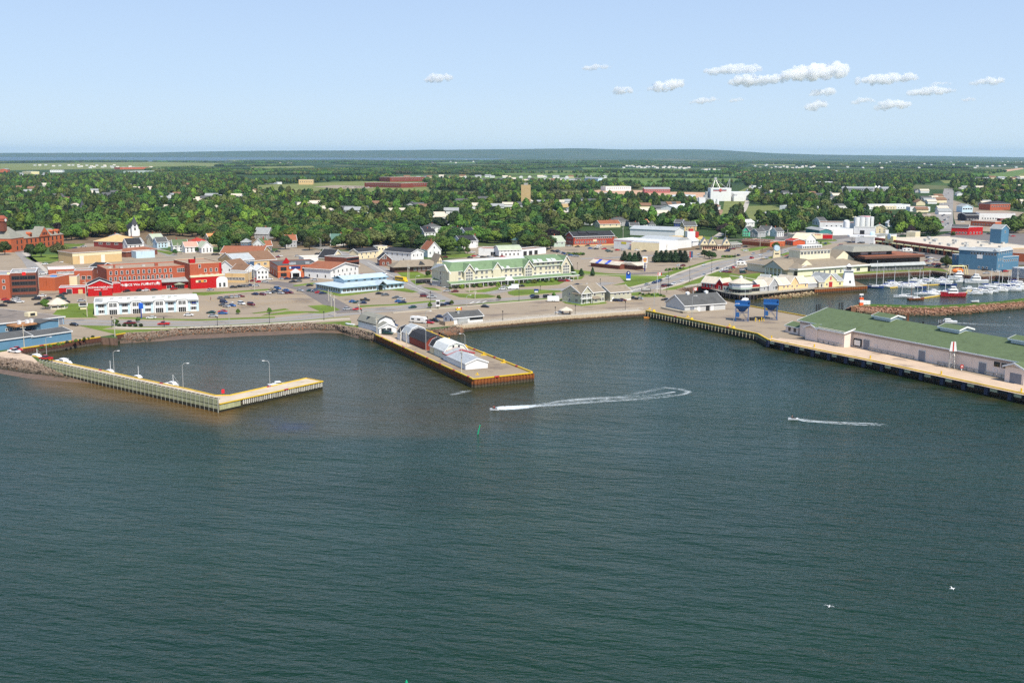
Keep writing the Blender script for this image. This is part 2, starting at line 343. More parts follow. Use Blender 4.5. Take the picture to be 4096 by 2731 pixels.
def slab(name,pts,m=None,h=.13):ZC[0]+=1;return poly_sheet(name,PX(pts),m or A_GRASS,LZ+h+.0004*(ZC[0]%60),LZ,A_KERB)
def strip_pts(pts,w,z=LZ):
    P=[at(x,y,z)for x,y in pts];Lf,Rt=[],[]
    # resample with a smooth curve
    Q=[]
    for i in range(len(P)-1):
        p0=P[max(i-1,0)];p1=P[i];p2=P[i+1];p3=P[min(i+2,len(P)-1)]
        for k in range(4):
            t=k/4;Q.append(.5*((2*p1)+(p2-p0)*t+(2*p0-5*p1+4*p2-p3)*t*t+(3*p1-p0-3*p2+p3)*t**3))
    Q.append(P[-1])
    for i,q in enumerate(Q):
        d=(Q[min(i+1,len(Q)-1)]-Q[max(i-1,0)]);d.z=0;d.normalize();nn=Vector((-d.y,d.x,0))*(w/2)
        Lf.append(q+nn);Rt.append(q-nn)
    return Lf,Rt,Q
def strip(name,pts,w,m,lvl=2,h=None,off=0.0):
    ZC[0]+=1;z=LZ+(.03*lvl if h is None else h)+.0004*(ZC[0]%60);Lf,Rt,Q=strip_pts(pts,w);mb=MB();k=len(Lf)
    if off:
        Lf=[a+(a-b_)/w*off for a,b_ in zip(Lf,Rt)];Rt=[a-(a-b_).normalized()*w for a,b_ in zip(Lf,Rt)]
    mb.add([(a.x,a.y,z)for a in Rt]+[(a.x,a.y,z)for a in Lf],[(i,i+1,k+i+1,k+i)for i in range(k-1)])
    if h is not None:
        mb.cur=1
        mb.add([(a.x,a.y,z)for a in Rt]+[(a.x,a.y,LZ)for a in Rt],[(i,k+i,k+i+1,i+1)for i in range(k-1)])
        mb.add([(a.x,a.y,z)for a in Lf]+[(a.x,a.y,LZ)for a in Lf],[(i,i+1,k+i+1,k+i)for i in range(k-1)])
        return tag(mb.build(name,[m,A_KERB]),kind="structure")
    return tag(mb.build(name,m),kind="structure")
# fields and clearings out beyond the trees (px)
FIELDS=[
 ("field",[(1015,742),(1100,738),(1270,732),(1330,728),(1440,725),(1700,730),(1720,760),(1990,775),(2100,790),(1900,800),(1700,795),(1500,790),(1240,785),(1100,785),(1030,772)],A_DRY),
 ("car_park",[(1250,748),(1340,741),(1480,745),(1495,752),(1380,755)],A_TAR),
 ("field",[(1570,706),(1680,702),(2560,712),(2900,735),(2900,750),(2560,752),(2450,735),(2380,728),(1590,728)],A_FIELD),
 ("field",[(2000,694),(2450,690),(2940,700),(2960,706),(2400,704),(2000,699)],A_FIELD),
 ("field",[(2180,683),(2330,684),(2330,688),(2180,688)],A_DRY),
 ("field",[(2380,712),(2950,714),(2960,728),(2600,730),(2400,722)],A_FIELD),
 ("field",[(2330,670),(2900,682),(2910,692),(2500,687),(2330,677)],A_FIELD),
 ("field",[(2560,730),(2640,728),(2720,745),(2690,755),(2565,752)],mat("bright_field",(.10,.18,.03),.95,.15,.01)),
 ("field",[(2160,770),(2420,760),(2700,770),(2750,790),(2600,810),(2450,800),(2180,795)],A_DRY),
 ("bare_ground",[(2240,776),(2420,758),(2580,762),(2650,770),(2640,788),(2500,784),(2330,784)],A_EARTH),
 ("bare_ground",[(2560,772),(2700,768),(2830,770),(2860,800),(2700,800),(2560,795)],A_EARTH),
 ("bare_ground",[(2835,850),(2880,838),(2912,842),(2905,862),(2860,866)],A_DIRT),
 ("field",[(2900,790),(3000,745),(3030,745),(2990,800),(2960,860),(2900,905),(2850,900),(2890,850)],A_DRY),
 ("field",[(2980,825),(3100,822),(3130,838),(3120,880),(3000,880),(2985,850)],A_DRY),
 ("field",[(3370,848),(3570,850),(3560,864),(3360,868)],mat("meadow_grass",(.12,.17,.035),.95,.2,.02)),
 ("field",[(0,655),(600,648),(1000,655),(820,668),(700,676),(420,676),(0,682)],A_DRY),
 ("field",[(3930,700),(4096,673),(4200,672),(4200,705),(4060,712)],A_FIELD),
 ("field",[(3980,683),(4090,672),(4096,676),(4020,688)],A_EARTH),
 ("field",[(4060,706),(4100,690),(4300,690),(4300,730),(4090,718)],A_DRY),
 ("field",[(3760,722),(4000,720),(4010,730),(3780,734)],A_DRY),
 ("field",[(3260,680),(3450,676),(3460,686),(3280,688)],A_DRY),
 ("field",[(2050,656),(2300,657),(2320,661),(2060,660)],A_DRY),("field",[(2620,655),(2900,657),(2880,661),(2600,659)],A_FIELD),("field",[(3000,657),(3400,659),(3380,664),(3020,662)],A_DRY),("field",[(3450,698),(3720,700),(3700,708),(3480,706)],A_FIELD),("field",[(3600,663),(3900,664),(3880,670),(3580,669)],A_FIELD),("field",[(3000,706),(3200,704),(3230,714),(3040,716)],A_FIELD),("field",[(1000,668),(1250,664),(1260,670),(1010,676)],A_DRY),("field",[(1700,650),(1900,648),(1900,653),(1720,655)],A_FIELD),("field",[(900,640),(1100,640),(1180,644),(950,646)],A_DRY),
 ("field",[(2900,690),(3060,690),(3060,698),(2920,698)],A_FIELD),
]
for nm,pts,m_ in FIELDS:sheet(nm,pts,m_,1)
# the built-up ground of the waterfront: one paved sheet, lawns and roads laid on it
sheet("car_park",[(-900,1395),(0,1395),(76,1394),(400,1347),(500,1331),(602,1327),(717,1311),(857,1306),(1127,1296),(1217,1291),(1331,1296),(1421,1311),(1505,1337),(1893,1513),(2123,1490),(1690,1314),(1824,1302),(2000,1284.5),
      (2217,1265.5),(2571,1241.5),(2585,1241.5),(3033,1334),(3076,1358),(3086,1351),(3496,1435),(4096,1565),(4800,1714),(5500,1742),(4900,1643),(4096,1448),(3218,1267.5),(2997,1227),(2905,1205),(2860,1189),(2735,1170),(2700,1158),(2780,1110),(2900,1080),(3040,1060),(3040,1000),
      (2960,985),(2720,1005),(2440,1000),(2200,985),(1850,985),(1870,1030),(1700,1050),(1500,1010),(1380,1005),(1130,990),(1090,1010),(900,1010),(700,1010),(560,975),(300,975),(280,1030),(180,1060),(110,1010),(-100,1010),(-900,1080)],A_TAR,1)
sheet("car_park",[(3300,970),(3420,962),(3600,985),(3700,1010),(3850,1060),(3800,1080),(3600,1040),(3480,1020),(3350,1030),(3250,1010),(3160,1015)],A_TAR,1)
sheet("car_park",[(3300,915),(3420,920),(3600,945),(3560,985),(3420,965),(3300,955),(3100,960),(3100,935)],A_TAR2,1)
sheet("car_park",[(2180,975),(2500,975),(2750,1010),(2760,1060),(2650,1075),(2540,1092),(2290,1080),(2300,1020)],A_TAR,1.4)
sheet("car_park",[(3750,1060),(3870,1050),(4110,1090),(4300,1140),(4096,1111),(3981,1101),(3930,1104),(3802,1093),(3780,1080)],A_TAR,1.5)
sheet("car_park",[(3560,870),(3740,850),(3800,925),(3760,900),(3600,900)],A_TAR,1);sheet("car_park",[(3810,800),(3900,830),(4200,860),(4200,940),(3830,920),(3815,870)],A_TAR,1)
sheet("car_park",[(3800,930),(4200,935),(4200,1060),(3900,1060),(3500,990),(3480,960),(3700,955)],A_TAR2,1)
sheet("car_park",[(3160,850),(3230,830),(3260,838),(3240,880),(3180,880)],A_TAR,1.2)
# wharf aprons
sheet("wharf_apron",[(3084,1364),(3255,1400),(3496,1449),(4096,1581),(4800,1732),(4800,1700),(4096,1543),(3600,1430),(3400,1385),(3120,1352)],A_DECK,2)
sheet("wharf_apron",[(1508,1337),(1620,1390),(1650,1385),(1560,1345)],A_DECK,2)
sheet("pier_approach",[(-300,1392),(0,1409),(40,1402),(80,1411),(127,1425),(160,1455),(102,1446),(55,1434),(0,1430),(-300,1415)],A_DECK,2)
# roads
MAIN=[(-300,1290),(-100,1288),(260,1288),(430,1292),(600,1295),(800,1295),(1000,1285),(1100,1281),(1200,1272),(1400,1250),(1600,1234),(1800,1211),(2000,1202),(2150,1191),(2250,1185),(2400,1175),(2520,1161),(2650,1135),(2750,1103),(2870,1061),(2985,1035),(3110,1010),(3250,980),(3357,964),(3500,945),(3640,933),(3785,921)]
strip("road",MAIN,15.5,A_ROAD,2);strip("road_median_line",MAIN,.35,A_YLINE,3)
for o_ in(-6.2,6.9):strip("road_edge_line",MAIN[12:],.22,A_LINE,3,off=o_-15 if False else 0)if False else None
strip("road",[(3772,925),(3776,880),(3781,840),(3788,800),(3794,768),(3795,755)],20,A_ROAD,2.4)
SIDE=[(1800,1215),(1725,1180),(1660,1150),(1600,1120),(1555,1098),(1520,1077),(1470,1050),(1400,1025),(1330,1003),(1270,988),(1200,968)]
strip("road",SIDE,10.5,A_ROAD,2.4);strip("road_median_line",SIDE[1:7],.3,A_LINE,3.2)
strip("road",[(1395,1252),(1345,1222),(1290,1190),(1230,1160),(1150,1140),(1080,1128)],11,A_TAR2,2.3)
strip("road",[(2320,1035),(2420,1033),(2500,1028),(2600,1024),(2720,1018),(2800,1030)],9,A_ROAD,2.3)
strip("road",[(2440,1098),(2540,1095),(2640,1092),(2720,1100)],8,A_TAR2,2.2)
strip("road",[(230,1150),(150,1085),(115,1040),(85,1010),(60,985)],9,A_ROAD,2.2)
strip("pavement",[(240,1135),(190,1090),(140,1045),(95,1012)],3,A_CONC,h=.12)
strip("road",[(690,1025),(640,1003),(590,985),(540,972)],8,A_ROAD,2.2)
strip("road",[(1120,985),(1250,975),(1330,1000)],7,A_ROAD,2.2)
strip("road",[(2830,965),(2920,958),(3060,960),(3200,955),(3350,960)],7,A_TAR2,1.8)
strip("track",[(2850,955),(2885,935),(2925,900),(2960,860),(2985,820),(3000,760),(3004,735)],7,A_CONC,2)
strip("road",[(1950,1175),(2040,1160),(2200,1160),(2330,1150),(2440,1130)],9,A_ROAD,2.1)
# lawns (raised on kerbs)
LAWNS=[
 [(200,1272),(250,1215),(378,1215),(374,1264),(395,1272)],[(470,1276),(620,1280),(800,1284),(1000,1277),(1100,1273),(1100,1267),(1000,1270),(800,1278),(640,1275),(560,1270),(480,1270)],
 [(1005,1253),(1060,1246),(1140,1234),(1160,1240),(1080,1250),(1020,1256)],[(1040,1266),(1230,1252),(1290,1255),(1362,1240),(1330,1225),(1290,1220),(1230,1224),(1280,1246),(1150,1245),(1060,1260)],
 [(310,1302),(500,1306),(500,1311),(440,1311),(410,1317),(500,1321),(570,1319),(690,1316),(680,1320),(600,1326),(500,1331),(465,1338),(400,1323)],
 [(500,1309),(800,1306),(1000,1296),(1200,1283),(1400,1266),(1400,1268),(1200,1286),(1000,1299),(800,1309),(500,1312)],[(1252,1293),(1404,1284),(1404,1300),(1440,1305),(1430,1312),(1340,1296)],
 [(770,1170),(930,1166),(1080,1155),(1075,1162),(900,1175),(820,1183),(770,1180)],[(1170,1142),(1260,1130),(1258,1137),(1180,1147)],
 [(1231,1162),(1262,1158),(1366,1177),(1616,1153),(1675,1168),(1650,1172),(1560,1160),(1400,1183),(1360,1186)],
 [(1420,1232),(1500,1226),(1600,1222),(1700,1212),(1780,1206),(1782,1201),(1700,1205),(1560,1218),(1440,1222)],
 [(1580,1250),(1690,1238),(1850,1221),(2000,1212),(2200,1199),(2235,1195),(2240,1190),(2100,1199),(1950,1211),(1800,1229),(1690,1240),(1600,1247)],
 [(1790,1173),(1890,1177),(1950,1178),(1990,1187),(1960,1192),(1900,1195),(1840,1190)],[(1685,1148),(1740,1153),(1770,1165),(1720,1160)],
 [(1860,1165),(1900,1163),(1965,1152),(2000,1145),(2290,1110),(2340,1105),(2325,1118),(2270,1122),(2235,1140),(2080,1150),(1990,1160),(1940,1170),(1880,1170)],
 [(2030,1168),(2060,1160),(2130,1158),(2240,1163),(2258,1168),(2150,1178),(2060,1184),(2035,1178)],[(2288,1078),(2420,1093),(2560,1100),(2660,1108),(2690,1105),(2640,1120),(2520,1148),(2425,1148),(2500,1130),(2480,1108),(2430,1104),(2290,1100)],
 [(2640,1115),(2730,1085),(2860,1047),(2960,1032),(2952,1028),(2850,1038),(2750,1068),(2640,1098)],[(2235,1198),(2262,1215),(2330,1225),(2430,1215),(2420,1208),(2260,1190)],
 [(2408,1193),(2440,1200),(2420,1206)],[(2525,1172),(2560,1168),(2555,1184),(2527,1183)],[(2545,1188),(2575,1180),(2620,1172),(2670,1186),(2600,1190)],[(2640,1162),(2700,1160),(2760,1140),(2830,1128),(2900,1100),(2885,1078),(2830,1100),(2730,1140),(2660,1155)],
 [(2870,1082),(2960,1100),(3040,1092),(3130,1098),(3120,1108),(3040,1120),(2960,1130),(2840,1130),(2850,1105)],[(3020,1047),(3160,1007),(3230,985),(3310,968),(3330,975),(3180,1012),(3060,1040)],
 [(1560,1068),(1600,1060),(1700,1100),(1760,1098),(1765,1110),(1640,1117),(1610,1108)],[(1640,1122),(1700,1118),(1700,1135),(1665,1142)],[(3190,1100),(3400,1090),(3600,1080),(3600,1086),(3357,1101),(3370,1108),(3250,1125),(3180,1112)],
 [(3600,1073),(3760,1075),(3800,1088),(3726,1082),(3600,1087)],[(100,1030),(140,1018),(280,1020),(230,1045),(140,1050)],[(255,978),(340,975),(335,985),(260,990)],[(1785,1020),(1900,1015),(1870,1030),(1790,1032)],[(590,995),(700,1010),(680,1020),(640,1010)],
 [(2960,1000),(3060,985),(3090,985),(3030,1002),(2980,1008)],[(3230,968),(3340,958),(3350,964),(3240,974)],[(2780,945),(2870,950),(2860,965),(2800,975)]]
for pts in LAWNS:slab("lawn",pts)
strip("promenade",[(455,1309),(600,1315),(800,1309),(1000,1301),(1200,1289),(1330,1279),(1400,1276)],3.4,A_CONC,h=.16)
strip("pavement",[(2525,1151),(2650,1117),(2740,1083),(2860,1046),(2960,1029)],2.2,A_CONC,h=.16)
strip("pavement",[(2290,1098),(2420,1100),(2560,1103),(2660,1104)],2,A_CONC,h=.16)
strip("pavement",[(2640,1160),(2760,1122),(2870,1083),(2960,1050),(3060,1030)],2.4,A_CONC,h=.17)
strip("pavement",[(2920,1102),(3000,1115),(3060,1126)],2,A_CONC,h=.17)
strip("pavement",[(1570,1252),(1850,1226),(2100,1206),(2240,1196)],2,A_CONC,h=.17)
# parking bays: short painted lines
lb=MB()
def bays(x0,y0,x1,y1,nb,dx,dy):
    for i in range(nb):
        t=i/(nb-1);a=at(x0+(x1-x0)*t,y0+(y1-y0)*t);b2=at(x0+(x1-x0)*t+dx,y0+(y1-y0)*t+dy);d=(b2-a).normalized();q=Vector((-d.y,d.x,0))*.09
        lb.add([(*(a-q).xy,LZ+.075),(*(a+q).xy,LZ+.075),(*(b2+q).xy,LZ+.075),(*(b2-q).xy,LZ+.075)],[(0,1,2,3)if(b2-a).cross(q).z<0 else(0,3,2,1)])
bays(820,1198,1010,1186,11,22,10);bays(860,1230,1010,1220,8,22,9);bays(1010,1190,1200,1178,11,26,9);bays(1010,1212,1220,1200,12,26,9);bays(1380,1205,1500,1198,7,20,-6);bays(1555,1197,1700,1190,8,24,8);bays(2440,1208,2560,1200,7,18,6);bays(2860,1092,3060,1080,12,8,-10);bays(3300,1000,3450,1008,10,10,-9)
for o in[lb.build("parking_lines",A_YLINE)]:tag(o,kind="structure")
wl_=MB()
for(x,y)in[(1440,1258),(1640,1234),(1750,1223),(1770,1219),(1790,1215),(1880,1214),(1905,1212),(1930,1211),(2530,1163),(2545,1160),(2560,1157),(2575,1154)]:
    p=at(x,y);q=at(x+16,y-7);d=(q-p).normalized();nn=Vector((-d.y,d.x,0))*.3
    wl_.add([(*(p-nn).xy,LZ+.1),(*(q-nn).xy,LZ+.1),(*(q+nn).xy,LZ+.1),(*(p+nn).xy,LZ+.1)],[(0,1,2,3)])
tag(wl_.build("crossing_marks",A_LINE),kind="structure")
def pose_mesh(pose):
    J={"stand":dict(hip=(0,0,.92),ch=(0,0,1.35),nk=(0,0,1.5),hd=(.02,0,1.66),kn=(.05,.12,.48),ft=(0,.14,.05),toe=(.16,.15,.03),el=(.02,.26,1.15),hand=(.12,.28,.9)),"walk":dict(hip=(0,0,.9),ch=(.04,0,1.34),nk=(.05,0,1.48),hd=(.08,0,1.64),kn=(.2,.1,.5),ft=(.28,.11,.06),toe=(.44,.11,.05),el=(-.08,.26,1.12),hand=(.1,.3,.92)),"ride":dict(hip=(-.1,0,.3),ch=(.12,0,.72),nk=(.2,0,.86),hd=(.28,0,1.02),kn=(.38,.3,.3),ft=(.15,.34,-.12),toe=(.3,.34,-.14),el=(.42,.3,.62),hand=(.68,.28,.55))}[pose]
    V=[J["hip"],J["ch"],J["nk"],J["hd"]];E=[(0,1),(1,2),(2,3)];R=[.15,.17,.06,.11]
    for s in(-1,1):
        m=lambda q:(q[0]if s>0 or pose!="walk" else-q[0]*.8,q[1]*s,q[2]);b=len(V);V+=[(J["ch"][0],.19*s,J["ch"][2]+.04),m(J["el"]),m(J["hand"]),(J["hip"][0],.1*s,J["hip"][2]-.06),m(J["kn"]),m(J["ft"]),m(J["toe"])];R+=[.065,.045,.04,.1,.065,.045,.04];E+=[(1,b),(b,b+1),(b+1,b+2),(0,b+3),(b+3,b+4),(b+4,b+5),(b+5,b+6)]
    me=bpy.data.meshes.new("body");me.from_pydata([v for v in V],E,[]);o=bpy.data.objects.new("body",me);COL.objects.link(o);o.modifiers.new("skin",'SKIN')
    bm=bmesh.new();bm.from_mesh(me);ly=bm.verts.layers.skin.verify()
    for i,v in enumerate(bm.verts):v[ly].radius=(R[i],R[i]);v[ly].use_root=i==0
    bm.to_mesh(me);bm.free();sb=o.modifiers.new("sub",'SUBSURF');sb.levels=1;bpy.context.view_layer.update();m2=bpy.data.meshes.new_from_object(o.evaluated_get(bpy.context.evaluated_depsgraph_get()));bpy.data.objects.remove(o);return m2,J
POSES={k:pose_mesh(k)for k in("stand","walk","ride")}
def figure(lab,p,rz,pose,top,legs,skin=(.45,.27,.2)):
    m2,J=POSES[pose];m2=m2.copy();m2.materials.clear();k_="%.2f%.2f%.2f"
    for x in(mat("cloth_"+k_%top,top,.9),mat("cloth_"+k_%legs,legs,.9),mat("skin",skin,.6)):m2.materials.append(x)
    for pl in m2.polygons:c=pl.center;pl.material_index=2 if c.z>J["nk"][2]-.02 or abs(c.y)>.24 and c.z>J["hip"][2]else 0 if c.z>J["hip"][2]+.04 else 1;pl.use_smooth=True
    e=empty("person",p,rz,lab,"person");link("body",m2,e);h=J["hd"];MB().ball((h[0]-.02,0,h[2]+.05),.115,8,5,(1,.95,.8)).build("hair",mat("hair",(.03,.02,.015)),e);return e
# ================================================================ harbour works
def chain(px,z=LZ):return[at(x,y,z)for x,y in px]
def resample(P,step):
    out=[];
    for a,b_ in zip(P,P[1:]):
        L=(b_-a).length;k=max(1,round(L/step))
        for i in range(k):out.append((a.lerp(b_,i/k),(b_-a).normalized()))
    out.append((P[-1],(P[-1]-P[-2]).normalized()));return out
def along(mb,P,w,z0,z1,off=0.0):
    "a beam of width w following world points P, its outer side shifted by off to the right"
    k=len(P);Lf,Rt=[],[]
    for i,p in enumerate(P):
        d=(P[min(i+1,k-1)]-P[max(i-1,0)]);d.z=0;d.normalize();nn=Vector((d.y,-d.x,0))
        Rt.append(p+nn*off);Lf.append(p+nn*(off-w))
    vs=[(a.x,a.y,z0)for a in Lf]+[(a.x,a.y,z0)for a in Rt]+[(a.x,a.y,z1)for a in Lf]+[(a.x,a.y,z1)for a in Rt]
    fs=[]
    for i in range(k-1):fs+=[(2*k+i,3*k+i,3*k+i+1,2*k+i+1),(k+i,k+i+1,3*k+i+1,3*k+i),(i+1,i,2*k+i,2*k+i+1),(i,i+1,k+i+1,k+i)]
    fs+=[(0,k,3*k,2*k),(k-1,3*k-1,4*k-1,2*k-1)];mb.add(vs,fs);return mb
def zmat(name,stops,rough=.85,var=.25,scale=1.2):
    "material banded by height above the water (tide line, rust, growth)"
    M=bpy.data.materials.new(name);M.use_nodes=True;n=M.node_tree.nodes;l=M.node_tree.links;b=n["Principled BSDF"];b.inputs["Roughness"].default_value=rough;b.inputs["Specular IOR Level"].default_value=.25
    g=n.new("ShaderNodeNewGeometry");sp=n.new("ShaderNodeSeparateXYZ");l.new(g.outputs["Position"],sp.inputs[0])
    t=n.new("ShaderNodeTexNoise");t.inputs["Scale"].default_value=scale;t.inputs["Detail"].default_value=5;l.new(g.outputs["Position"],t.inputs[0])
    ad=n.new("ShaderNodeMath");ad.operation='MULTIPLY_ADD';l.new(t.outputs["Fac"],ad.inputs[0]);ad.inputs[1].default_value=1.0;l.new(sp.outputs["Z"],ad.inputs[2])
    mr=n.new("ShaderNodeMapRange");mr.inputs[1].default_value=0;mr.inputs[2].default_value=5.5;l.new(ad.outputs[0],mr.inputs[0])
    cr=n.new("ShaderNodeValToRGB");e=cr.color_ramp
    for i,(z,co)in enumerate(stops):
        el=e.elements[i]if i<2 else e.elements.new(.5);el.position=(z+.5)/5.5;el.color=(*co,1)
    l.new(mr.outputs[0],cr.inputs[0]);t2=n.new("ShaderNodeTexNoise");t2.inputs["Scale"].default_value=2.5;t2.inputs["Detail"].default_value=4;l.new(g.outputs["Position"],t2.inputs[0])
    m2=n.new("ShaderNodeMapRange");m2.inputs[1].default_value=.3;m2.inputs[2].default_value=.7;m2.inputs[3].default_value=1-var;m2.inputs[4].default_value=1+var;l.new(t2.outputs["Fac"],m2.inputs[0])
    vm=n.new("ShaderNodeVectorMath");vm.operation='SCALE';l.new(cr.outputs[0],vm.inputs[0]);l.new(m2.outputs[0],vm.inputs["Scale"]);l.new(vm.outputs[0],b.inputs["Base Color"])
    _mats[name]=M;return M
M_PILE=zmat("rusty_sheet_steel",[(0.0,(.035,.03,.02)),(.5,(.10,.085,.05)),(.9,(.055,.04,.03)),(1.35,(.17,.06,.02)),(2.2,(.27,.085,.02)),(3.2,(.20,.07,.03))])
M_PILEB=zmat("brown_sheet_steel",[(0.0,(.03,.028,.02)),(.6,(.13,.11,.08)),(1.0,(.06,.04,.035)),(1.6,(.10,.045,.03)),(3.0,(.13,.055,.035))])
M_TIMB=zmat("wet_timber",[(0.0,(.02,.02,.012)),(.8,(.04,.035,.022)),(1.6,(.09,.06,.04)),(3.0,(.12,.08,.05))])
M_QUAY=zmat("stained_quay_concrete",[(0.0,(.03,.028,.02)),(.7,(.07,.06,.045)),(1.1,(.05,.035,.025)),(1.45,(.17,.09,.045)),(1.9,(.46,.36,.24)),(3.0,(.52,.42,.29))],var=.35,scale=.8)
M_YEL=mat("yellow_paint",(.70,.46,.02),.5,.15,.6,dirt=((.25,.13,.03),1.2,.62));M_RED=mat("red_paint",(.45,.03,.02),.5,.1)
M_WHITE=mat("white_paint",(.78,.78,.76),.5,.06,.5);M_STEEL=mat("galvanised_steel",(.5,.5,.48),.45,.1,1,metal=.4);M_BLACK=mat("black_rubber",(.02,.02,.022),.8,.2,2)
M_DARK=mat("dark_iron",(.03,.03,.03),.6,.1);M_GLASS=mat("window_glass",(.015,.018,.022),.08,0,spec=.8);M_TPOST=mat("pale_timber",lin((190,180,150)),.8,.2,1)
def sheetwall(label,px,m,z1=2.95,z0=-1.5,period=1.3,depth=.38,parent=None,name="sheet_pile_wall",cat="harbour wall"):
    P=chain(px);mb=MB();prev=None;prof=[]
    for p,d in resample(P,period):
        nn=Vector((d.y,-d.x,0))
        for t,o in((0,.12),(.18,.12+depth),(.5,.12+depth),(.68,.12)):
            prof.append(p+d*(t*period)+nn*o)
    for q in prof:
        k=len(mb.v);mb.v+=[(q.x,q.y,z0),(q.x,q.y,z1)]
        if prev is not None:mb.f.append((prev,k,k+1,prev+1));mb.mi.append(0)
        prev=k
    root=parent or empty(name,P[0],0,label,cat)
    o=mb.build("sheet_piling",m);o.parent=root;o.matrix_parent_inverse=Matrix.Translation(-root.location);return root
def pin(o,root):o.parent=root;o.matrix_parent_inverse=Matrix.Translation(-Vector(root.location));return o
def rail(root,px,z0=3.0,h=.4,w=.45,m=None,off=.5,red=22.0,z=LZ):
    P=chain(px,z);m=m or M_YEL;mb=along(MB(),P,w,z0,z0+h,off);pin(mb.build("kerb_rail",m),root)
    if red:
        s=0
        for a,b_ in zip(P,P[1:]):
            L=(b_-a).length;d=(b_-a).normalized();t=red*.6
            while t<L-3:
                q=MB();along(q,[a+d*t,a+d*(t+1.8)],w+.03,z0+.01,z0+h+.012,off+.015);pin(q.build("red_rail_block",M_RED),root);t+=red
def bollard(px,py,label,z=LZ,s=1.0):
    p=at(px,py,z);e=empty("bollard",p,0,label,"bollard","yellow bollards on the quays")
    MB().box(-1.1*s,1.1*s,-.55*s,.55*s,0,.35*s).build("base",M_YEL,e);MB().cone((0,0),.4*s,.35*s,1.0*s,.3*s,8).cone((0,0),.55*s,1.0*s,1.25*s,.45*s,8).build("post",M_YEL,e)
# --- causeway and the L shaped breakwater pier
zL=2.5
o1=at(160,1437,4.4);o2=at(875,1617,zL)
LP=[at(x,y,zL).xy[:]for x,y in[(127,1424),(204,1442),(298,1460),(472,1497),(530,1510),(745,1556),(860,1583),(921,1582),(1227,1514),(1290,1526)]]
pier=empty("breakwater_pier",(o2.x,o2.y,0),0,"L-shaped breakwater pier with pale green timber outer wall and sandy deck","pier")
dk=poly_sheet("deck",LP+[(o2.x,o2.y),(o1.x,o1.y)],mat("sandy_deck",lin((192,176,152)),.9,.15,.3,dirt=(lin((120,100,78)),.35,.62,(1,1,1))),zL,-1.5,M_TIMB);del dk["kind"];pin(dk,pier)
a3,b3=Vector((o1.x,o1.y,0)),Vector((o2.x,o2.y,0));d3=(b3-a3).normalized();n3=Vector((d3.y,-d3.x,0));L3=(b3-a3).length
rz3=math.atan2(d3.y,d3.x)
M_PGREEN=mat("pale_green_planks",lin((164,165,126)),.85,.18,.5,streak=.3,rand=.12,dirt=(lin((110,105,70)),.9,.6));M_PDARK=mat("dark_parapet_timber",lin((62,60,52)),.8,.2)
NP=46;pw=L3/NP
me_hi=MB().box(.02,pw-.02,-.08,0,2.35,4.1).mesh("wall_panel",M_PGREEN);me_lo=MB().box(.02,pw-.02,-.08,0,1.05,2.2).mesh("wall_panel_low",M_PGREEN)
me_wet=MB().box(.0,pw,-.1,0,-1.2,1.0).mesh("wet_board",M_TIMB)
me_post=MB().box(-.09,.09,-.15,.02,-.6,4.0).add([(-.09,-.3,4.0),(.09,-.3,4.0),(.09,.5,4.5),(-.09,.5,4.5),(-.09,-.1,3.9),(.09,-.1,3.9),(.09,.7,4.4),(-.09,.7,4.4)],[(0,1,2,3),(7,6,5,4),(0,4,5,1),(1,5,6,2),(2,6,7,3),(3,7,4,0)]).mesh("wall_post",mat("bleached_post",lin((176,176,158)),.8,.15))
for i in range(NP+1):
    q=a3+d3*(i*pw)+n3*.25
    for me,nm in((me_hi,"wall_panel"),(me_lo,"wall_panel"),(me_wet,"wet_board"),(me_post,"wall_post")):
        if me is me_post or i<NP:
            o=link(nm,me,None,q,(0,0,rz3));pin(o,pier)
w_=MB();w_.box(0,L3,-.15,.1,2.19,2.36);w_.box(0,L3,.05,.2,-1,4.0);w_.box(0,L3,.1,.9,4.12,4.24)
pin(w_.build("wall_rail",M_PDARK,None,a3+n3*.22,(0,0,rz3)),pier)
rail(pier,[(127,1424),(204,1442),(298,1460),(472,1497),(530,1510),(745,1556),(860,1583),(921,1582),(1227,1514),(1290,1526),(876,1617)],zL+.002,.3,.38,None,0,26,zL)
# outer face of the second arm: upright fender timbers
Pc=at(1290,1526,zL);dv=(Vector((o2.x,o2.y,0))-Vector((Pc.x,Pc.y,0)));Lv=dv.length;dv.normalize();nv=Vector((-dv.y,dv.x,0));nv=nv if nv.y<0 else-nv
mef=MB().box(-.16,.16,-.14,.14,.9,2.3).mesh("fender_timber",mat("fender_white",lin((200,196,182)),.8,.2,rand=.25));t=0.6;rzv=math.atan2(dv.y,dv.x)
while t<Lv*.80:
    o=link("fender_timber",mef,None,Vector((Pc.x,Pc.y,random.uniform(-.12,.1)))+dv*t+nv*.16,(0,0,rzv));pin(o,pier);t+=.78
q=MB();along(q,[Pc+dv*(Lv*.81),Pc+dv*(Lv-.1)],.2,.7,2.35,-.02);o=q.build("wall_panel",M_PGREEN);pin(o,pier)
q=MB()
for i in range(30):q.box(-.1,.1,-.1,.1,-1,2.3)
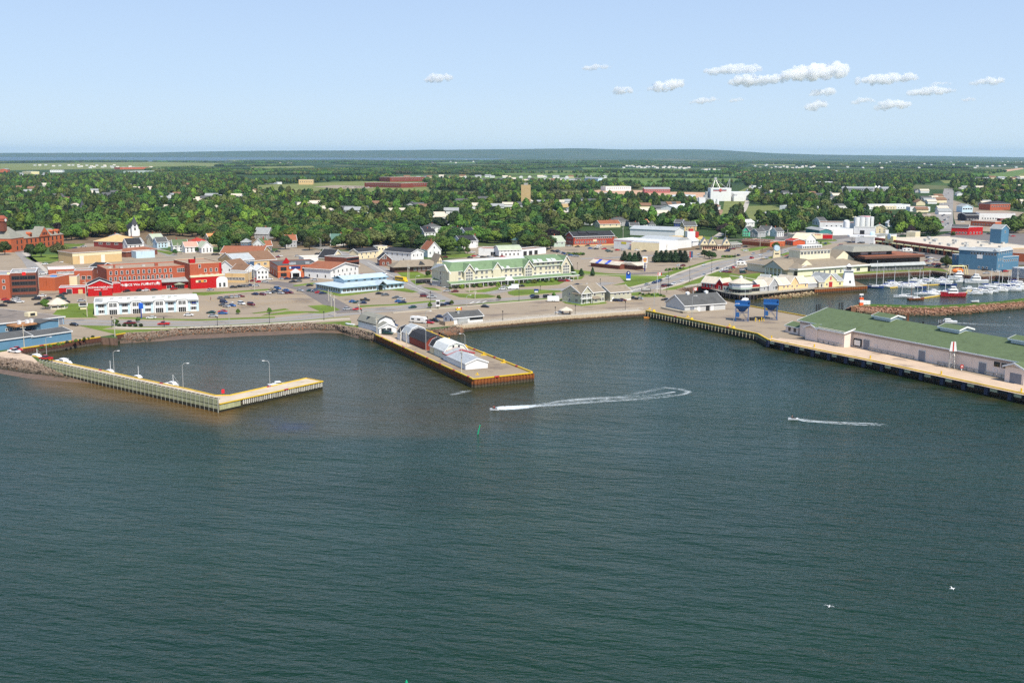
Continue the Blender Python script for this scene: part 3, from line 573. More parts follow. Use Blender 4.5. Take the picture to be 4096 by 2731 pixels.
# --- sheet pile walls
r_=sheetwall("brown sheet pile wall with yellow cap beside the blue fish plant",[(76.5,1396),(400,1349)],M_PILEB);rail(r_,[(76.5,1396),(400,1349)],3.0,.35,.5,None,.3,14)
r_=sheetwall("short sheet pile stub with yellow cap beside the boat ramp",[(463,1340),(501,1333.5)],M_PILEB,period=1.0);rail(r_,[(462,1340),(501,1333.5)],3.0,.35,.5,None,.3,0)
r_=sheetwall("rusty orange sheet pile wall around the fishing shed wharf",[(1505,1340),(1895,1517),(2128,1492)],M_PILE)
rail(r_,[(1505,1340),(1895,1517),(2128,1492)],3.0,.38,.55,None,.55,13);rail(r_,[(2128,1492),(1685,1317)],3.0,.6,.6,None,.3,19)
sheetwall("hidden",[(2128,1492),(1690,1319)],M_PILE,parent=r_)
for(x,y,w)in[(2014,1451,"nearest the wharf tip"),(1934,1421,"next to the tip bollard"),(1862,1391,"beside the wharf lamp"),(1795,1363,"opposite the red shed"),(1726,1336,"nearest the wharf gate")]:bollard(x,y,"yellow bollard on the shed wharf edge, "+w)
bollard(1909,1499,"lone squat yellow bollard at the corner by the long grey-roofed shed",s=.6)
r_=sheetwall("rusty sheet pile wall under the boardwalk lighthouse",[(3258,1157),(3467,1143.5),(3420,1124),(3357,1104)],M_PILE);rail(r_,[(3258,1157),(3467,1143.5)],3.0,.25,.4,mat("grey_cap",lin((170,160,140)),.8),.4,0)
r_=sheetwall("long brown sheet pile wall along the north side of the marina",[(3357,1104),(3600,1091),(3726,1086),(3802,1096),(3930,1107),(3981,1103),(4096,1115),(4400,1150)],M_PILEB)
rail(r_,[(3357,1104),(3600,1091),(3726,1086),(3802,1096),(3930,1107),(3981,1103),(4096,1115)],3.0,.25,.4,mat("grey_cap",(0,0,0)),.4,0)
# --- stone quay with stained concrete top
qs=[(1824,1304),(2000,1286.6),(2217,1267.5),(2571,1243),(2585,1243)]
r_=empty("quay_wall",at(1824,1304),0,"rust-stained concrete quay wall with pipe railing below the grey house","quay wall")
pin(along(MB(),chain(qs),.8,-1.5,3.12,.3).build("wall",M_QUAY),r_)
mb=along(MB(),[p for p in chain([(1830,1299),(2000,1281.5),(2217,1262.5),(2571,1238)])],.1,4.0,4.1,0);along(mb,chain([(1830,1299),(2000,1281.5),(2217,1262.5),(2571,1238)]),.1,3.5,3.58,0)
for p,d in resample(chain([(1830,1299),(2000,1281.5),(2217,1262.5),(2571,1238)]),3.0):mb.box(p.x-.06,p.x+.06,p.y-.06,p.y+.06,3,4.05)
pin(mb.build("railing",mat("grey_rail",lin((190,186,175)),.6)),r_)
pin(along(MB(),chain([(1824,1303.5),(2000,1286.2),(2217,1267),(2571,1242.7)]),5.5,3.06,3.14,.28).build("walkway",A_CONC),r_)
# --- timber faced wharf of the grey shed
r_=empty("timber_wharf_face",at(2585,1243),0,"dark timber wharf face with pale uprights and yellow rail beside the grey shed","wharf wall")
pin(along(MB(),chain([(2585,1243),(3033,1336),(3076,1360.6)]),.3,-1.5,2.7,.25).build("facing",M_TIMB),r_)
pin(along(MB(),chain([(2585,1243),(3033,1336),(3076,1360.6)]),.25,2.0,2.55,.45).build("waling",mat("greenish_timber",lin((150,155,110)),.8,.2)),r_)
rail(r_,[(2585,1243),(3033,1336),(3076,1360.6),(3084,1362)],3.0,.4,.75,None,.5,38)
mp_=MB().box(-.12,.12,-.12,.12,.6,2.6).mesh("upright",M_TPOST)
for p,d in resample(chain([(2585,1243),(3033,1336)]),2.3):
    nn=Vector((d.y,-d.x,0));pin(link("upright",mp_,None,Vector((p.x,p.y,0))+nn*.6,(0,0,math.atan2(d.y,d.x))),r_)
# --- concrete deck wharf of the green-roofed warehouse, on piles
edge=chain([(3076,1360.6),(3255,1398),(3496,1446.6),(4096,1578),(4800,1729)])
r_=empty("deck_wharf",edge[0],0,"long concrete deck wharf on piles with fenders in front of the green-roofed warehouse","wharf")
back=chain([(4800,1712),(4096,1563),(3496,1433.5),(3255,1386),(3080,1349)])
o=poly_sheet("deck",[p.xy[:]for p in edge+back],A_DECK,3.09,2.35,mat("deck_edge_concrete",lin((205,195,170)),.85,.2,.6,dirt=(lin((120,95,70)),.8,.55)));del o["kind"];pin(o,r_)
rail(r_,[(3084,1362),(3255,1398),(3496,1446.6),(4096,1578),(4800,1729)],3.1,.35,.55,None,-.05,0)
mpile=MB().cone((0,0),.32,-2,2.35,.32,8).mesh("pile",M_TIMB);mbeam=MB().box(-.3,.3,-2.4,0,1.9,2.35).mesh("deck_beam",mat("deck_edge_concrete",(0,0,0)))
mfen=MB().box(-.7,.7,0,.95,.4,2.9).mesh("rubber_fender",mat("blue_black_fender",(.03,.035,.07),.6,.3,1));mtyre=MB().box(-1.9,1.9,.05,.75,1.9,2.75).mesh("bumper_roll",M_BLACK);mpad=MB().box(-1.6,1.6,.02,.25,1.75,2.95).mesh("fender_pad",mat("pad_concrete",lin((200,195,160)),.8,.2))
for k,(p,d)in enumerate(resample(edge,4.6)):
    nn=Vector((d.y,-d.x,0));rz=math.atan2(d.y,d.x)+math.pi;base=Vector((p.x,p.y,0))
    pin(link("pile",mpile,None,base-nn*.8),r_);pin(link("pile",mpile,None,base-nn*4.2),r_)
    if k%2==0:pin(link("rubber_fender",mfen,None,base,(0,0,rz)),r_);pin(link("fender_pad",mpad,None,base+d*2.6,(0,0,rz)),r_)
    else:pin(link("bumper_roll",mtyre,None,base+d*1.6,(0,0,rz)),r_)
for i,(x,y)in enumerate([(3086,1354),(3257,1389),(3481,1435),(3765,1498),(4085,1568)]):
    e=empty("bollard",at(x,y),0,"slim yellow mooring post on the warehouse wharf edge, %s from the blue hoppers"%ORD[i],"bollard","yellow bollards on the quays");MB().cone((0,0),.28,.08,1.3,.26,8).build("post",M_YEL,e)
for i,(x,y)in enumerate([(2598,1239),(2751,1271),(2918,1307)]):bollard(x,y-2,"yellow bollard on the wharf edge, %s from the quay corner by the grey shed"%ORD[i],s=.8)
# back edge kerb of the wharf behind the hoppers
r_=sheetwall("sheet pile wall with yellow kerb behind the blue hoppers",[(4096,1445),(3218,1265),(2997,1225),(2940,1212),(2905,1203)],M_PILEB);rail(r_,[(3900,1405),(3218,1265),(2997,1225),(2940,1212)],3.0,.45,.6,None,.3,0)
# --- boardwalk on piles
bw=[(2735,1152),(2790,1143),(2857,1160),(2905,1172),(2959,1180),(3030,1177),(3100,1170),(3258,1155)]
r_=empty("boardwalk",at(2857,1160),0,"grey timber boardwalk on piles in front of the coloured shops","boardwalk")
M_BW=mat("weathered_boards",lin((165,158,142)),.85,.12,.6,lines=(1.2,'X',.12))
o=poly_sheet("deck",[p.xy[:]for p in chain(bw+[(3258,1150),(3100,1156),(2960,1160),(2880,1146),(2800,1132),(2750,1138)])],M_BW,3.12,2.75,mat("boardwalk_fascia",lin((140,132,118)),.85));del o["kind"];pin(o,r_)
mb=MB();P=chain(bw)
along(mb,P,.12,4.1,4.2,-.1);along(mb,P,.08,3.6,3.68,-.1)
for p,d in resample(P,2.0):mb.box(p.x-.06,p.x+.06,p.y,p.y+.12,3.1,4.12)
pin(mb.build("railing",mat("railing_wood",lin((185,178,160)),.8)),r_)
for p,d in resample(P[2:],5.5):
    nn=Vector((-d.y,d.x,0));nn=nn if nn.y>0 else-nn
    for q in(.4,4,8):pin(link("pile",mpile,None,Vector((p.x,p.y,.4))+nn*q),r_)
# --- stone banks
rkm=[]
def rock_mesh(seed,m,flat=.7):
    rnd=random.Random(seed);bm=bmesh.new()
    for _ in range(13):
        v=Vector((rnd.gauss(0,1),rnd.gauss(0,1),rnd.gauss(0,1))).normalized();s=rnd.uniform(.75,1.1);bm.verts.new((v.x*s,v.y*s*.85,v.z*s*flat))
    r=bmesh.ops.convex_hull(bm,input=bm.verts);bmesh.ops.delete(bm,geom=[g for g in r['geom_interior']if isinstance(g,bmesh.types.BMVert)],context='VERTS')
    me=bpy.data.meshes.new("rock");bm.to_mesh(me);bm.free();me.materials.append(m);return me
def riprap(label,top,bot,m,slope_m,ztop=2.9,zbot=-.3,size=1.0,limit=300,name="stone_bank",cat="stone bank",rowstep=.85,split=1.0,keep=None,flat=.7):
    "stones heaped on a slope between two pixel chains of equal length"
    T=chain(top,ztop);B=chain(bot,zbot);root=empty(name,T[len(T)//2],0,label,cat)
    mb=MB();k=len(T);mb.add([(*p.xy,ztop-.25)for p in T]+[(*p.xy,zbot)for p in B],[(i,k+i,k+i+1,i+1)for i in range(k-1)])
    pin(mb.build("slope",slope_m),root)
    meshes=[rock_mesh(hash(label)%1000*0+i*7+len(label),m,flat)for i in range(7)]
    spots=[]
    for i in range(k-1):
        L=((T[i+1]-T[i]).length+(B[i+1]-B[i]).length)/2;R=((T[i]-B[i]).length+(T[i+1]-B[i+1]).length)/2
        nu=max(1,round(L/(size*rowstep*1.25)));nv_=max(1,round(R*split/(size*rowstep)))
        for a in range(nu):
            for b_ in range(nv_+1):
                u=(a+.5*(b_%2)+random.uniform(-.3,.3))/nu;v=(b_+random.uniform(-.3,.3))/nv_*split
                u=min(max(u,0),1);p=T[i].lerp(T[i+1],u).lerp(B[i].lerp(B[i+1],u),max(v,0));spots.append(p)
    spots.sort(key=lambda p:(p.y+random.uniform(-8,8)));st=MB()
    for j,p in enumerate(spots):
        s=size*random.uniform(.42,.78);rot=(random.uniform(-.5,.5),random.uniform(-.5,.5),random.uniform(0,6.28));me=meshes[j%7]
        if j<limit:pin(link("rock",me,None,p,rot,(s,s,s)),root)
        else:
            Rm=Matrix.Rotation(rot[2],3,'Z')@Matrix.Rotation(rot[0],3,'X');st.add([p+Rm@(v.co*s)for v in me.vertices],[tuple(pl.vertices)for pl in me.polygons])
    if st.v:o=st.build("rocks",m);o["kind"]="stuff";pin(o,root)
    return root
M_RK=zmat("shore_stone",[(0.0,(.03,.028,.018)),(.9,(.075,.06,.042)),(1.5,(.17,.125,.09)),(3.2,(.23,.17,.125))],var=.45,scale=.5)
M_RKR=zmat("red_armour_stone",[(0.0,(.05,.04,.022)),(.8,(.13,.09,.05)),(1.5,(.28,.155,.10)),(3.4,(.36,.20,.135))],var=.4,scale=.4)
M_RKP=zmat("pale_slab_stone",[(0.0,(.10,.08,.03)),(.9,(.25,.19,.10)),(1.5,(.42,.32,.2)),(3.2,(.42,.32,.2))],var=.3,scale=.4)
M_MUD=mat("wet_mud",lin((104,84,66)),.6,.25,.4,spec=.5);M_MUDR=mat("red_earth_bank",lin((120,85,62)),.9,.2,.5)
st_=[(501,1333.5),(602,1329),(717,1313),(857,1308),(1010,1303),(1127,1298),(1217,1293),(1331,1298),(1421,1313),(1500,1337)]
sb_=[(480,1374),(594,1370),(730,1352),(883,1345),(1000,1338),(1127,1333),(1281,1328),(1370,1332),(1434,1355),(1488,1370)]
riprap("long bank of grey brown boulders along the waterfront promenade",st_,sb_,M_RK,M_MUDR,size=1.35,rowstep=.72)
mb=MB();T=chain([(480,1362),(594,1356),(730,1340),(883,1333),(1000,1328),(1127,1322),(1281,1316),(1370,1322),(1434,1345)],.75);B=chain([(480,1377),(594,1371),(730,1362),(883,1357),(1000,1349),(1127,1344),(1281,1336),(1370,1338),(1434,1358)],-.25)
k=len(T);mb.add([p[:]for p in T]+[p[:]for p in B],[(i,k+i,k+i+1,i+1)for i in range(k-1)]);tag(mb.build("foreshore",M_MUD),kind="structure")
riprap("heap of brown boulders between the motorhome and the shed wharf",[(1690,1316),(1750,1318),(1824,1304),(1850,1302)],[(1735,1342),(1775,1347),(1840,1340),(1870,1326)],M_RK,M_MUDR,size=1.1,rowstep=.75,limit=200)
riprap("boulder bank below the causeway at the foot of the green-walled pier",[(-500,1414),(0,1432),(60,1440),(102,1448),(165,1459)],[(-500,1478),(0,1482),(110,1500),(200,1512),(290,1522)],M_RK,M_MUDR,size=1.7,rowstep=.7)
mb=MB();T=chain([(-500,1450),(0,1476),(110,1494),(200,1500),(300,1505)],.5);B=chain([(-500,1495),(0,1500),(110,1520),(230,1532),(390,1545)],-.2);k=len(T)
mb.add([p[:]for p in T]+[p[:]for p in B],[(i,k+i,k+i+1,i+1)for i in range(k-1)]);tag(mb.build("foreshore",M_MUD),kind="structure")
riprap("pale slab boulders on the shore beneath the boardwalk",[(3020,1172),(3100,1166),(3180,1160),(3265,1157)],[(3025,1199),(3127,1197),(3200,1192),(3285,1178)],M_RKP,M_MUDR,size=1.9,rowstep=.9,limit=120,ztop=2.2)
riprap("dark boulders in the small basin behind the grey shed",[(2735,1168),(2705,1159),(2775,1149),(2850,1143)],[(2760,1176),(2745,1168),(2790,1162),(2860,1156)],M_RK,M_MUDR,size=1.3,limit=100)
# breakwater of red stone with a grass back
bt=[(3405,1228),(3430,1224),(3496,1225),(3600,1230),(3726,1233.6),(3800,1231),(3879,1226),(4000,1214),(4096,1207),(4500,1165)]
bb=[(3372,1244),(3440,1256),(3510,1261),(3600,1263),(3751,1267),(3810,1262),(3879,1257),(4000,1245),(4096,1237),(4500,1195)]
bk=[(4500,1150),(4096,1192),(4000,1205),(3828,1217),(3726,1222),(3600,1219),(3496,1216),(3425,1217)]
o=poly_sheet("breakwater_ground",[at(x,y,3.2).xy[:]for x,y in bt+bk],mat("embankment_grass",(.07,.125,.018),.95,.3,.1,spec=.1),3.2,-1.0,M_MUDR)
riprap("red sandstone armour bank of the grass-topped marina breakwater",bt,bb,M_RKR,M_MUDR,ztop=3.0,size=1.7,rowstep=.66,flat=.55)
# boat ramp
mb=MB();a,b2,c2_,d2=at(404,1348),at(468,1352),at(462,1362,0),at(420,1372,-.3);
mb.add([at(405,1347)[:],at(463,1341)[:],at(462,1364,-.3)[:],at(412,1374,-.3)[:]],[(0,3,2,1)]);tag(mb.build("boat_ramp",mat("ramp_earth",lin((150,120,85)),.9,.2,.5)),kind="structure")
# ================================================================ buildings: kit
WALLS={"white":(.74,.74,.72),"cream":lin((222,208,172)),"tan":lin((205,176,128)),"beige":lin((206,198,172)),"brick":lin((168,88,62)),"dkbrick":lin((120,70,55)),"red":lin((178,22,24)),"maroon":lin((120,52,48)),"blue":lin((98,135,160)),"dkblue":lin((62,88,120)),
         "pblue":lin((190,212,222)),"grey":lin((172,172,172)),"dkgrey":lin((96,92,88)),"yellow":lin((226,214,160)),"green":lin((70,120,95)),"mint":lin((95,215,165)),"orange":lin((200,90,55)),"peach":lin((235,196,145)),"pink":lin((232,214,200)),"brown":lin((98,68,56)),"sage":lin((182,180,158)),"navy":lin((30,60,130)),"orgbrick":lin((186,98,62)),"lgreen":lin((178,192,178)),"teal":lin((70,130,130)),"barn":lin((132,62,48)),"maroonb":lin((128,62,48)),"pinkred":lin((170,100,98)),"brick2":lin((158,66,48)),"cream2w":lin((226,218,188)),"black2":(.03,.03,.04),"shedcream":lin((208,210,196)),"marblue":lin((82,122,148))}
ROOFS={"black":(.035,.035,.038),"grey":lin((150,152,150)),"dkgrey":lin((88,88,86)),"green":lin((92,106,74)),"pgreen":lin((168,176,152)),"brown":lin((128,98,76)),"rbrown":lin((146,92,66)),"red":lin((170,60,45)),"tan":lin((205,168,118)),"lgrey":lin((168,172,172)),"white":(.62,.63,.60),"pink":lin((190,148,130)),"gravel":lin((160,138,116)),"taupe":lin((140,128,110)),"teal":lin((88,118,105)),"orange":lin((210,140,90)),"hgreen":lin((112,134,100)),"slate":lin((138,136,124)),"beige":lin((200,188,168)),"bluegrey":lin((176,190,196)),"cream2":lin((225,212,180)),"pinkred":lin((190,95,100))}
def WM(k):
    if "wall_"+k not in _mats:
        br="brick" in k
        mat("wall_"+k,WALLS[k],.8,.14 if br else .05,1.5 if br else .4,streak=.10 if br else .06,spec=.25,dirt=(tuple(v*.7 for v in WALLS[k]),.25,.62))
    return _mats["wall_"+k]
def RM(k):
    if "roof_"+k not in _mats:mat("roof_"+k,ROOFS[k],.85,.13,.5,spec=.2,dirt=(tuple(v*.75 for v in ROOFS[k]),.18,.58,(1,1,1)))
    return _mats["roof_"+k]
M_TRIM=mat("white_trim",(.76,.76,.74),.6,.04);M_CHIM=mat("chimney_brick",lin((150,80,60)),.85,.2,2);M_DOOR=mat("door_paint",(.45,.45,.44),.5,.1);M_VENT=mat("roof_vent_metal",(.55,.54,.5),.5,.15,1,metal=.2);M_DTRIM=mat("dark_trim",(.05,.05,.05),.6)
_win={}
def win_mesh(w,h,fr,mull):
    k=(round(w,2),round(h,2),fr.name,mull)
    if k not in _win:
        f=MB();t=.13
        f.box(-w/2-t,w/2+t,-.07,0,-t,0);f.box(-w/2-t,w/2+t,-.07,0,h,h+t);f.box(-w/2-t,-w/2,-.07,0,0,h);f.box(w/2,w/2+t,-.07,0,0,h)
        for i in range(1,mull+1):x=-w/2+w*i/(mull+1);f.box(x-.05,x+.05,-.05,0,0,h)
        if h>1.2 and w<2.2:f.box(-w/2,w/2,-.05,0,h*.48,h*.48+.08)
        _win[k]=(f.mesh("window",fr),MB().box(-w/2,w/2,-.03,0,0,h).mesh("pane",M_GLASS))
    return _win[k]
def place_side(L,D,side,u,out=0.0):
    if side=='f':return(u,-out),0.0
    if side=='b':return(L-u,D+out),math.pi
    if side=='r':return(L+out,u),math.pi/2
    return(-out,D-u),-math.pi/2
def add_win(root,L,D,side,us,z,w,h,fr=None,mull=0,out=0.0,name="window"):
    fm,pm=win_mesh(w,h,fr or M_TRIM,mull)
    for u in us:
        (x,y),rz=place_side(L,D,side,u,out);o=link(name,fm,root,(x,y,z),(0,0,rz));link("pane",pm,o)
_dm={}
def add_door(root,L,D,side,u,w,h,m=None,z=0.0,name="door",frame=True,out=0.0):
    m=m or M_DOOR;k=(round(w,2),round(h,2),m.name)
    if k not in _dm:_dm[k]=MB().box(-w/2,w/2,-.06,0,0,h).mesh("door",m),MB().box(-w/2-.15,w/2+.15,-.09,0,h,h+.15).box(-w/2-.15,-w/2,-.09,0,0,h).box(w/2,w/2+.15,-.09,0,0,h).mesh("door_frame",M_TRIM)
    (x,y),rz=place_side(L,D,side,u,out);o=link(name,_dm[k][0],root,(x,y,z),(0,0,rz))
    if frame:link("door_frame",_dm[k][1],o)
    return o
def spread(n,a,b):return[a+(b-a)*(i+.5)/n for i in range(n)]
def roof_profile(t,S,h,rise,ov):
    s=rise/(S/2)
    if t in('gu','gv'):return[(-ov,h-ov*s),(S/2,h+rise),(S+ov,h-ov*s)]
    if t in('mu','mv'):return[(-ov,h-.15),(S*.17,h+rise*.68),(S/2,h+rise),(S*.83,h+rise*.68),(S+ov,h-.15)]
    if t in('su','sv'):return[(-ov,h),(S+ov,h+rise)]
def add_roof(root,L,D,h,t,rise,rm,trim,ov,x0=0.0,y0=0.0,zoff=0.0,chim=0,names=("roof","roof_edge")):
    "roof over a rectangle L x D; t: gu/gv gable, mu/mv gambrel, hip, flat, deck (hip with a flat top), su shed"
    mb=MB();tb=MB();wallg=[];th=.22
    if t in('gu','gv','mu','mv','su','sv'):
        along_u=t.endswith('u');S_,T_=(D,L)if along_u else(L,D);pr=roof_profile(t,S_,h,rise,ov)
        closed=pr+[(a,z-th)for a,z in reversed(pr)];k=len(pr)
        if along_u:mb.exu([(a+y0,z)for a,z in closed],x0-ov,x0+T_+ov)
        else:mb.exv([(a+x0,z)for a,z in closed],y0-ov,y0+T_+ov)
        edge=[(a,z+.04)for a,z in pr]+[(a,z-th-.16)for a,z in reversed(pr)]
        for s0 in((-ov-.06,-ov+.12),(T_+ov-.12,T_+ov+.06)):
            if along_u:tb.exu([(a+y0,z)for a,z in edge],x0+s0[0],x0+s0[1])
            else:tb.exv([(a+x0,z)for a,z in edge],y0+s0[0],y0+s0[1])
        for(a,z)in(pr[0],pr[-1]):
            if along_u:tb.box(x0-ov,x0+T_+ov,y0+a-.08,y0+a+.06,z-th-.14,z+.03)
            else:tb.box(x0+a-.08,x0+a+.06,y0-ov,y0+T_+ov,z-th-.14,z+.03)
        if t[0]=='g':g=[(0,h),(S_/2,h+rise),(S_,h)]
        elif t[0]=='s':g=[(0,h),(S_,h+rise),(S_,h)]
        else:g=[(0,h),(S_*.17,h+rise*.68),(S_/2,h+rise),(S_*.83,h+rise*.68),(S_,h)]
        g=[(a,z-.1 if z>h else z)for a,z in g]
        for s0 in((0,.2),(T_-.2,T_)):
            wallg.append(MB().exu([(a+y0,z)for a,z in g],x0+s0[0],x0+s0[1])if along_u else MB().exv([(a+x0,z)for a,z in g],y0+s0[0],y0+s0[1]))
        apex=(x0+L*.3,y0+D/2,h+rise)
    elif t in('hip','deck'):
        run=min(L,D)/2 if t=='hip' else min(min(L,D)/2-.5,rise*1.3)
        b_=(x0-ov,x0+L+ov,y0-ov,y0+D+ov);tp=(x0+run,x0+L-run,y0+run,y0+D-run)
        if tp[1]-tp[0]<.2:tp=((x0+L/2)-.1,(x0+L/2)+.1,tp[2],tp[3])
        if tp[3]-tp[2]<.2:tp=(tp[0],tp[1],y0+D/2-.1,y0+D/2+.1)
        mb.frus(b_,tp,h-.05,h+rise);tb.frus((b_[0]-.05,b_[1]+.05,b_[2]-.05,b_[3]+.05),(b_[0]-.05,b_[1]+.05,b_[2]-.05,b_[3]+.05),h-.32,h-.04)
        apex=(x0+L*.35,y0+D/2,h+rise-.6)
    else:
        w=.3;mb.box(x0+w,x0+L-w,y0+w,y0+D-w,h-.6,h-.35)
        for q in((x0-.04,x0+L+.04,y0-.04,y0+w),(x0-.04,x0+L+.04,y0+D-w,y0+D+.04),(x0-.04,x0+w,y0+w,y0+D-w),(x0+L-w,x0+L+.04,y0+w,y0+D-w)):tb.box(*q,h-.12,h+.1)
        apex=(x0+L*.4,y0+D*.6,h-.4)
    r=mb.build(names[0],rm,root,(0,0,zoff))
    if tb.v and trim:tb.build(names[1],trim,r)
    for g_ in(wallg if root.get("_wm")else()):g_.build("gable",_mats[root["_wm"]],root,(0,0,zoff))
    rnd=random.Random(int(L*100+D*10))
    for i in range(chim):
        cx=x0+L*(.25+.5*rnd.random())if chim>1 or True else apex[0];c=MB().box(-.45,.45,-.35,.35,-1.5,1.1).box(-.52,.52,-.42,.42,1.1,1.25);c.build("chimney",M_CHIM,r,(cx,apex[1]+.3,apex[2]))
    return r
def house(A,B,D,h=5.6,roof='gu',rise=2.6,wall="white",rm="black",label="",cat="house",name=None,eave=False,wins=(),trim=M_TRIM,ov=.45,chim=0,z=LZ,wm=None,clr=True,base=None,group=None):
    wm=wm or WM(wall);rmm=RM(rm)if isinstance(rm,str)else rm
    a=at(*A,z+h)if eave else at(*A,z);b_=at(*B,z+h)if eave else at(*B,z);a.z=b_.z=z
    d=b_-a;L=d.length;root=empty(name or cat.replace(" ","_"),a,math.atan2(d.y,d.x),label,cat,group);root["_wm"]=wm.name;root["L"]=L;root["D"]=D
    mb=MB()
    if roof=='flat':
        mb.box(0,L,0,D,-.3,h-.6);w=.28
        for q in((0,L,0,w),(0,L,D-w,D),(0,w,w,D-w),(L-w,L,w,D-w)):mb.box(*q,h-.6,h-.12)
    else:mb.box(0,L,0,D,-.3,h-.02)
    mb.build("wall",wm,root)
    if base:MB().box(-.06,L+.06,-.06,D+.06,-.3,base[0]).build("foundation",base[1],root)
    add_roof(root,L,D,h,roof,rise,rmm,trim,ov if roof!='flat' else 0,chim=chim)
    for wspec in wins:
        side,n_,z_,w_,h_=wspec[:5];S_=L if side in 'fb' else D;mull=wspec[5]if len(wspec)>5 else 0;u0,u1=(wspec[6],wspec[7])if len(wspec)>7 else(0.04,.96);fr=wspec[8]if len(wspec)>8 else None
        add_win(root,L,D,side,spread(n_,u0*S_,u1*S_),z_,w_,h_,fr,mull)
    if clr:
        c=(a+b_)/2+Vector((-d.y,d.x,0)).normalized()*D/2;r=math.hypot(L,D)/2
        nseg=max(1,int(L/max(D,6)));
        for i in range(nseg):q=a.lerp(b_,(i+.5)/nseg)+Vector((-d.y,d.x,0)).normalized()*D/2;CLEAR.append((q.x,q.y,math.hypot(L/nseg,D)/2+4.5));v=Vector((q.x,q.y,0)).normalized();CLEAR.append((q.x-v.x*(D/2+9),q.y-v.y*(D/2+9),max(L/nseg/2,4)+3))
    del root["_wm"];return root
def block(root,x0,x1,y0,y1,z0,z1,m,name="block"):return MB().box(x0,x1,y0,y1,z0,z1).build(name,m,root)
def letters(root,txt,x,y,z,size,m,rz=0.0,name="lettering",depth=.05,sx=1.0):
    c=bpy.data.curves.new("lettering",'FONT');c.body=txt;c.size=size;c.resolution_u=2;c.extrude=depth;c.align_x='CENTER';c.align_y='CENTER';c.offset=size*.012
    c.materials.append(m);t_=bpy.data.objects.new(name,c);COL.objects.link(t_);bpy.context.view_layer.update();me=bpy.data.meshes.new_from_object(t_);bpy.data.objects.remove(t_);o=bpy.data.objects.new(name,me);COL.objects.link(o);o.parent=root;o.location=(x,y,z);o.rotation_euler=(math.pi/2,0,rz);o.scale=(sx,1,1);return o
def vents(root,spots,m=None,parent=None,size=(1.6,1.2,.9)):
    me=MB().box(-size[0]/2,size[0]/2,-size[1]/2,size[1]/2,0,size[2]).box(-size[0]/2-.08,size[0]/2+.08,-size[1]/2-.08,size[1]/2+.08,size[2],size[2]+.08).mesh("roof_unit",m or M_VENT)
    for s_ in spots:link("roof_unit",me,root,s_,(0,0,random.uniform(-.1,.1)))
def ldist(p,q):return(at(*p)-at(*q)).length
# ================================================================ waterfront buildings
# green-roofed warehouse
wh=house((3198,1343),(4560,1625),31,6.9,'gu',4.1,"pink","green","long pink-walled warehouse with moss green roof on the wharf","warehouse",ov=.9,trim=mat("white_fascia",(.8,.82,.84),.5,.03))
Lw=wh["L"];up=lambda x,y:(at(x,y)-wh.location).length
M_UPW=mat("mauve_upper_wall",lin((176,160,152)),.8,.05,.4);M_DOCK=mat("dock_door",lin((120,125,135)),.5,.1);M_PANEL=mat("blank_panel",lin((226,208,196)),.8,.04,.3)
MB().box(-.05,Lw+.05,-.06,.0,5.2,6.6).build("wall_band",M_UPW,wh)
def bay(u0,u1,dep,h=5.6,dock=True):
    b_=empty("projecting_bay",(0,0,0));b_.parent=wh;MB().box(u0,u1,-dep,.1,-.2,h).build("wall",WM("pink"),b_)
    w=u1-u0;pr=[(u0-.7,h-.2),((u0+u1)/2,h+w*.19),(u1+.7,h-.2)];cl=pr+[(a,z-.25)for a,z in reversed(pr)]
    MB().exv(cl,-dep-.7,9).build("roof",RM("green"),b_);e=[(a,z+.05)for a,z in pr]+[(a,z-.55)for a,z in reversed(pr)];MB().exv(e,-dep-.8,-dep-.6).build("roof_edge",M_TRIM,b_)
    MB().exv([(u0,h-.3),((u0+u1)/2,h+w*.15),(u1,h-.3)],-dep,-dep+.3).build("gable",WM("pink"),b_);return b_
u1,u2,u3,u4=up(3251,1355),up(3296,1364),up(3406,1387),up(3449,1395)
bb_=bay(u1,u2+.6,4.6);MB().box(u1+1.2,u2-.6,-4.66,-4.5,.2,4.4).build("door_panel",M_PANEL,bb_)
MB().box(u2+.6,u3,-4.4,.1,-.2,6.3).build("wall",WM("pink"),wh);MB().box(u2+1,u3-.9,-4.46,-4.3,.9,4.9).build("wall_panel",M_PANEL,wh)
MB().exu([(-5.3,6.0),(4.2,8.2),(4.2,7.9),(-5.3,5.7)],u2-.1,u3+.6).build("roof",RM("green"),wh);MB().exu([(-5.4,6.1),(-5.2,6.1),(-5.2,5.5),(-5.4,5.5)],u2+.4,u3+.6).build("roof_edge",M_TRIM,wh);MB().exu([(-5.3,6.08),(.6,7.45),(.6,6.8),(-5.3,5.5)],u3+.6,u3+.75).build("roof_edge",M_TRIM,wh)
MB().box(u3+.8,u4-.4,-.35,0,.6,3.6).build("dock_seal",M_BLACK,wh);MB().box(u3+1.3,u4-.9,-.4,-.3,1.0,3.1).build("dock_door",M_TRIM,wh)
for(x,y,w)in[(3468,1398,3.2),(3688,1444,3.2),(3930,1494,3.2)]:add_door(wh,Lw,31,'f',up(x,y),w,3.9,M_DOCK,name="loading_door",out=.04)
for(x,y)in[(3501,1406),(3723,1452),(3978,1505),(4022,1514)]:add_door(wh,Lw,31,'f',up(x,y),1.3,2.6,M_PANEL,out=.03)
for x0_,x1_,y0_ in((3480,3660,1400),(3745,3910,1458),(3935,4040,1498)):
    a,b2=up(x0_,y0_),up(x1_,y0_+(x1_-x0_)*.207);mb=MB();mb.box(a,b2,-.35,-.2,1.1,1.25).box(a,b2,-.3,-.2,.75,.85);[mb.box(u-.1,u+.1,-.4,0,0,1.2)for u in np.arange(a,b2,3.2)];mb.build("guard_rail",M_STEEL,wh)
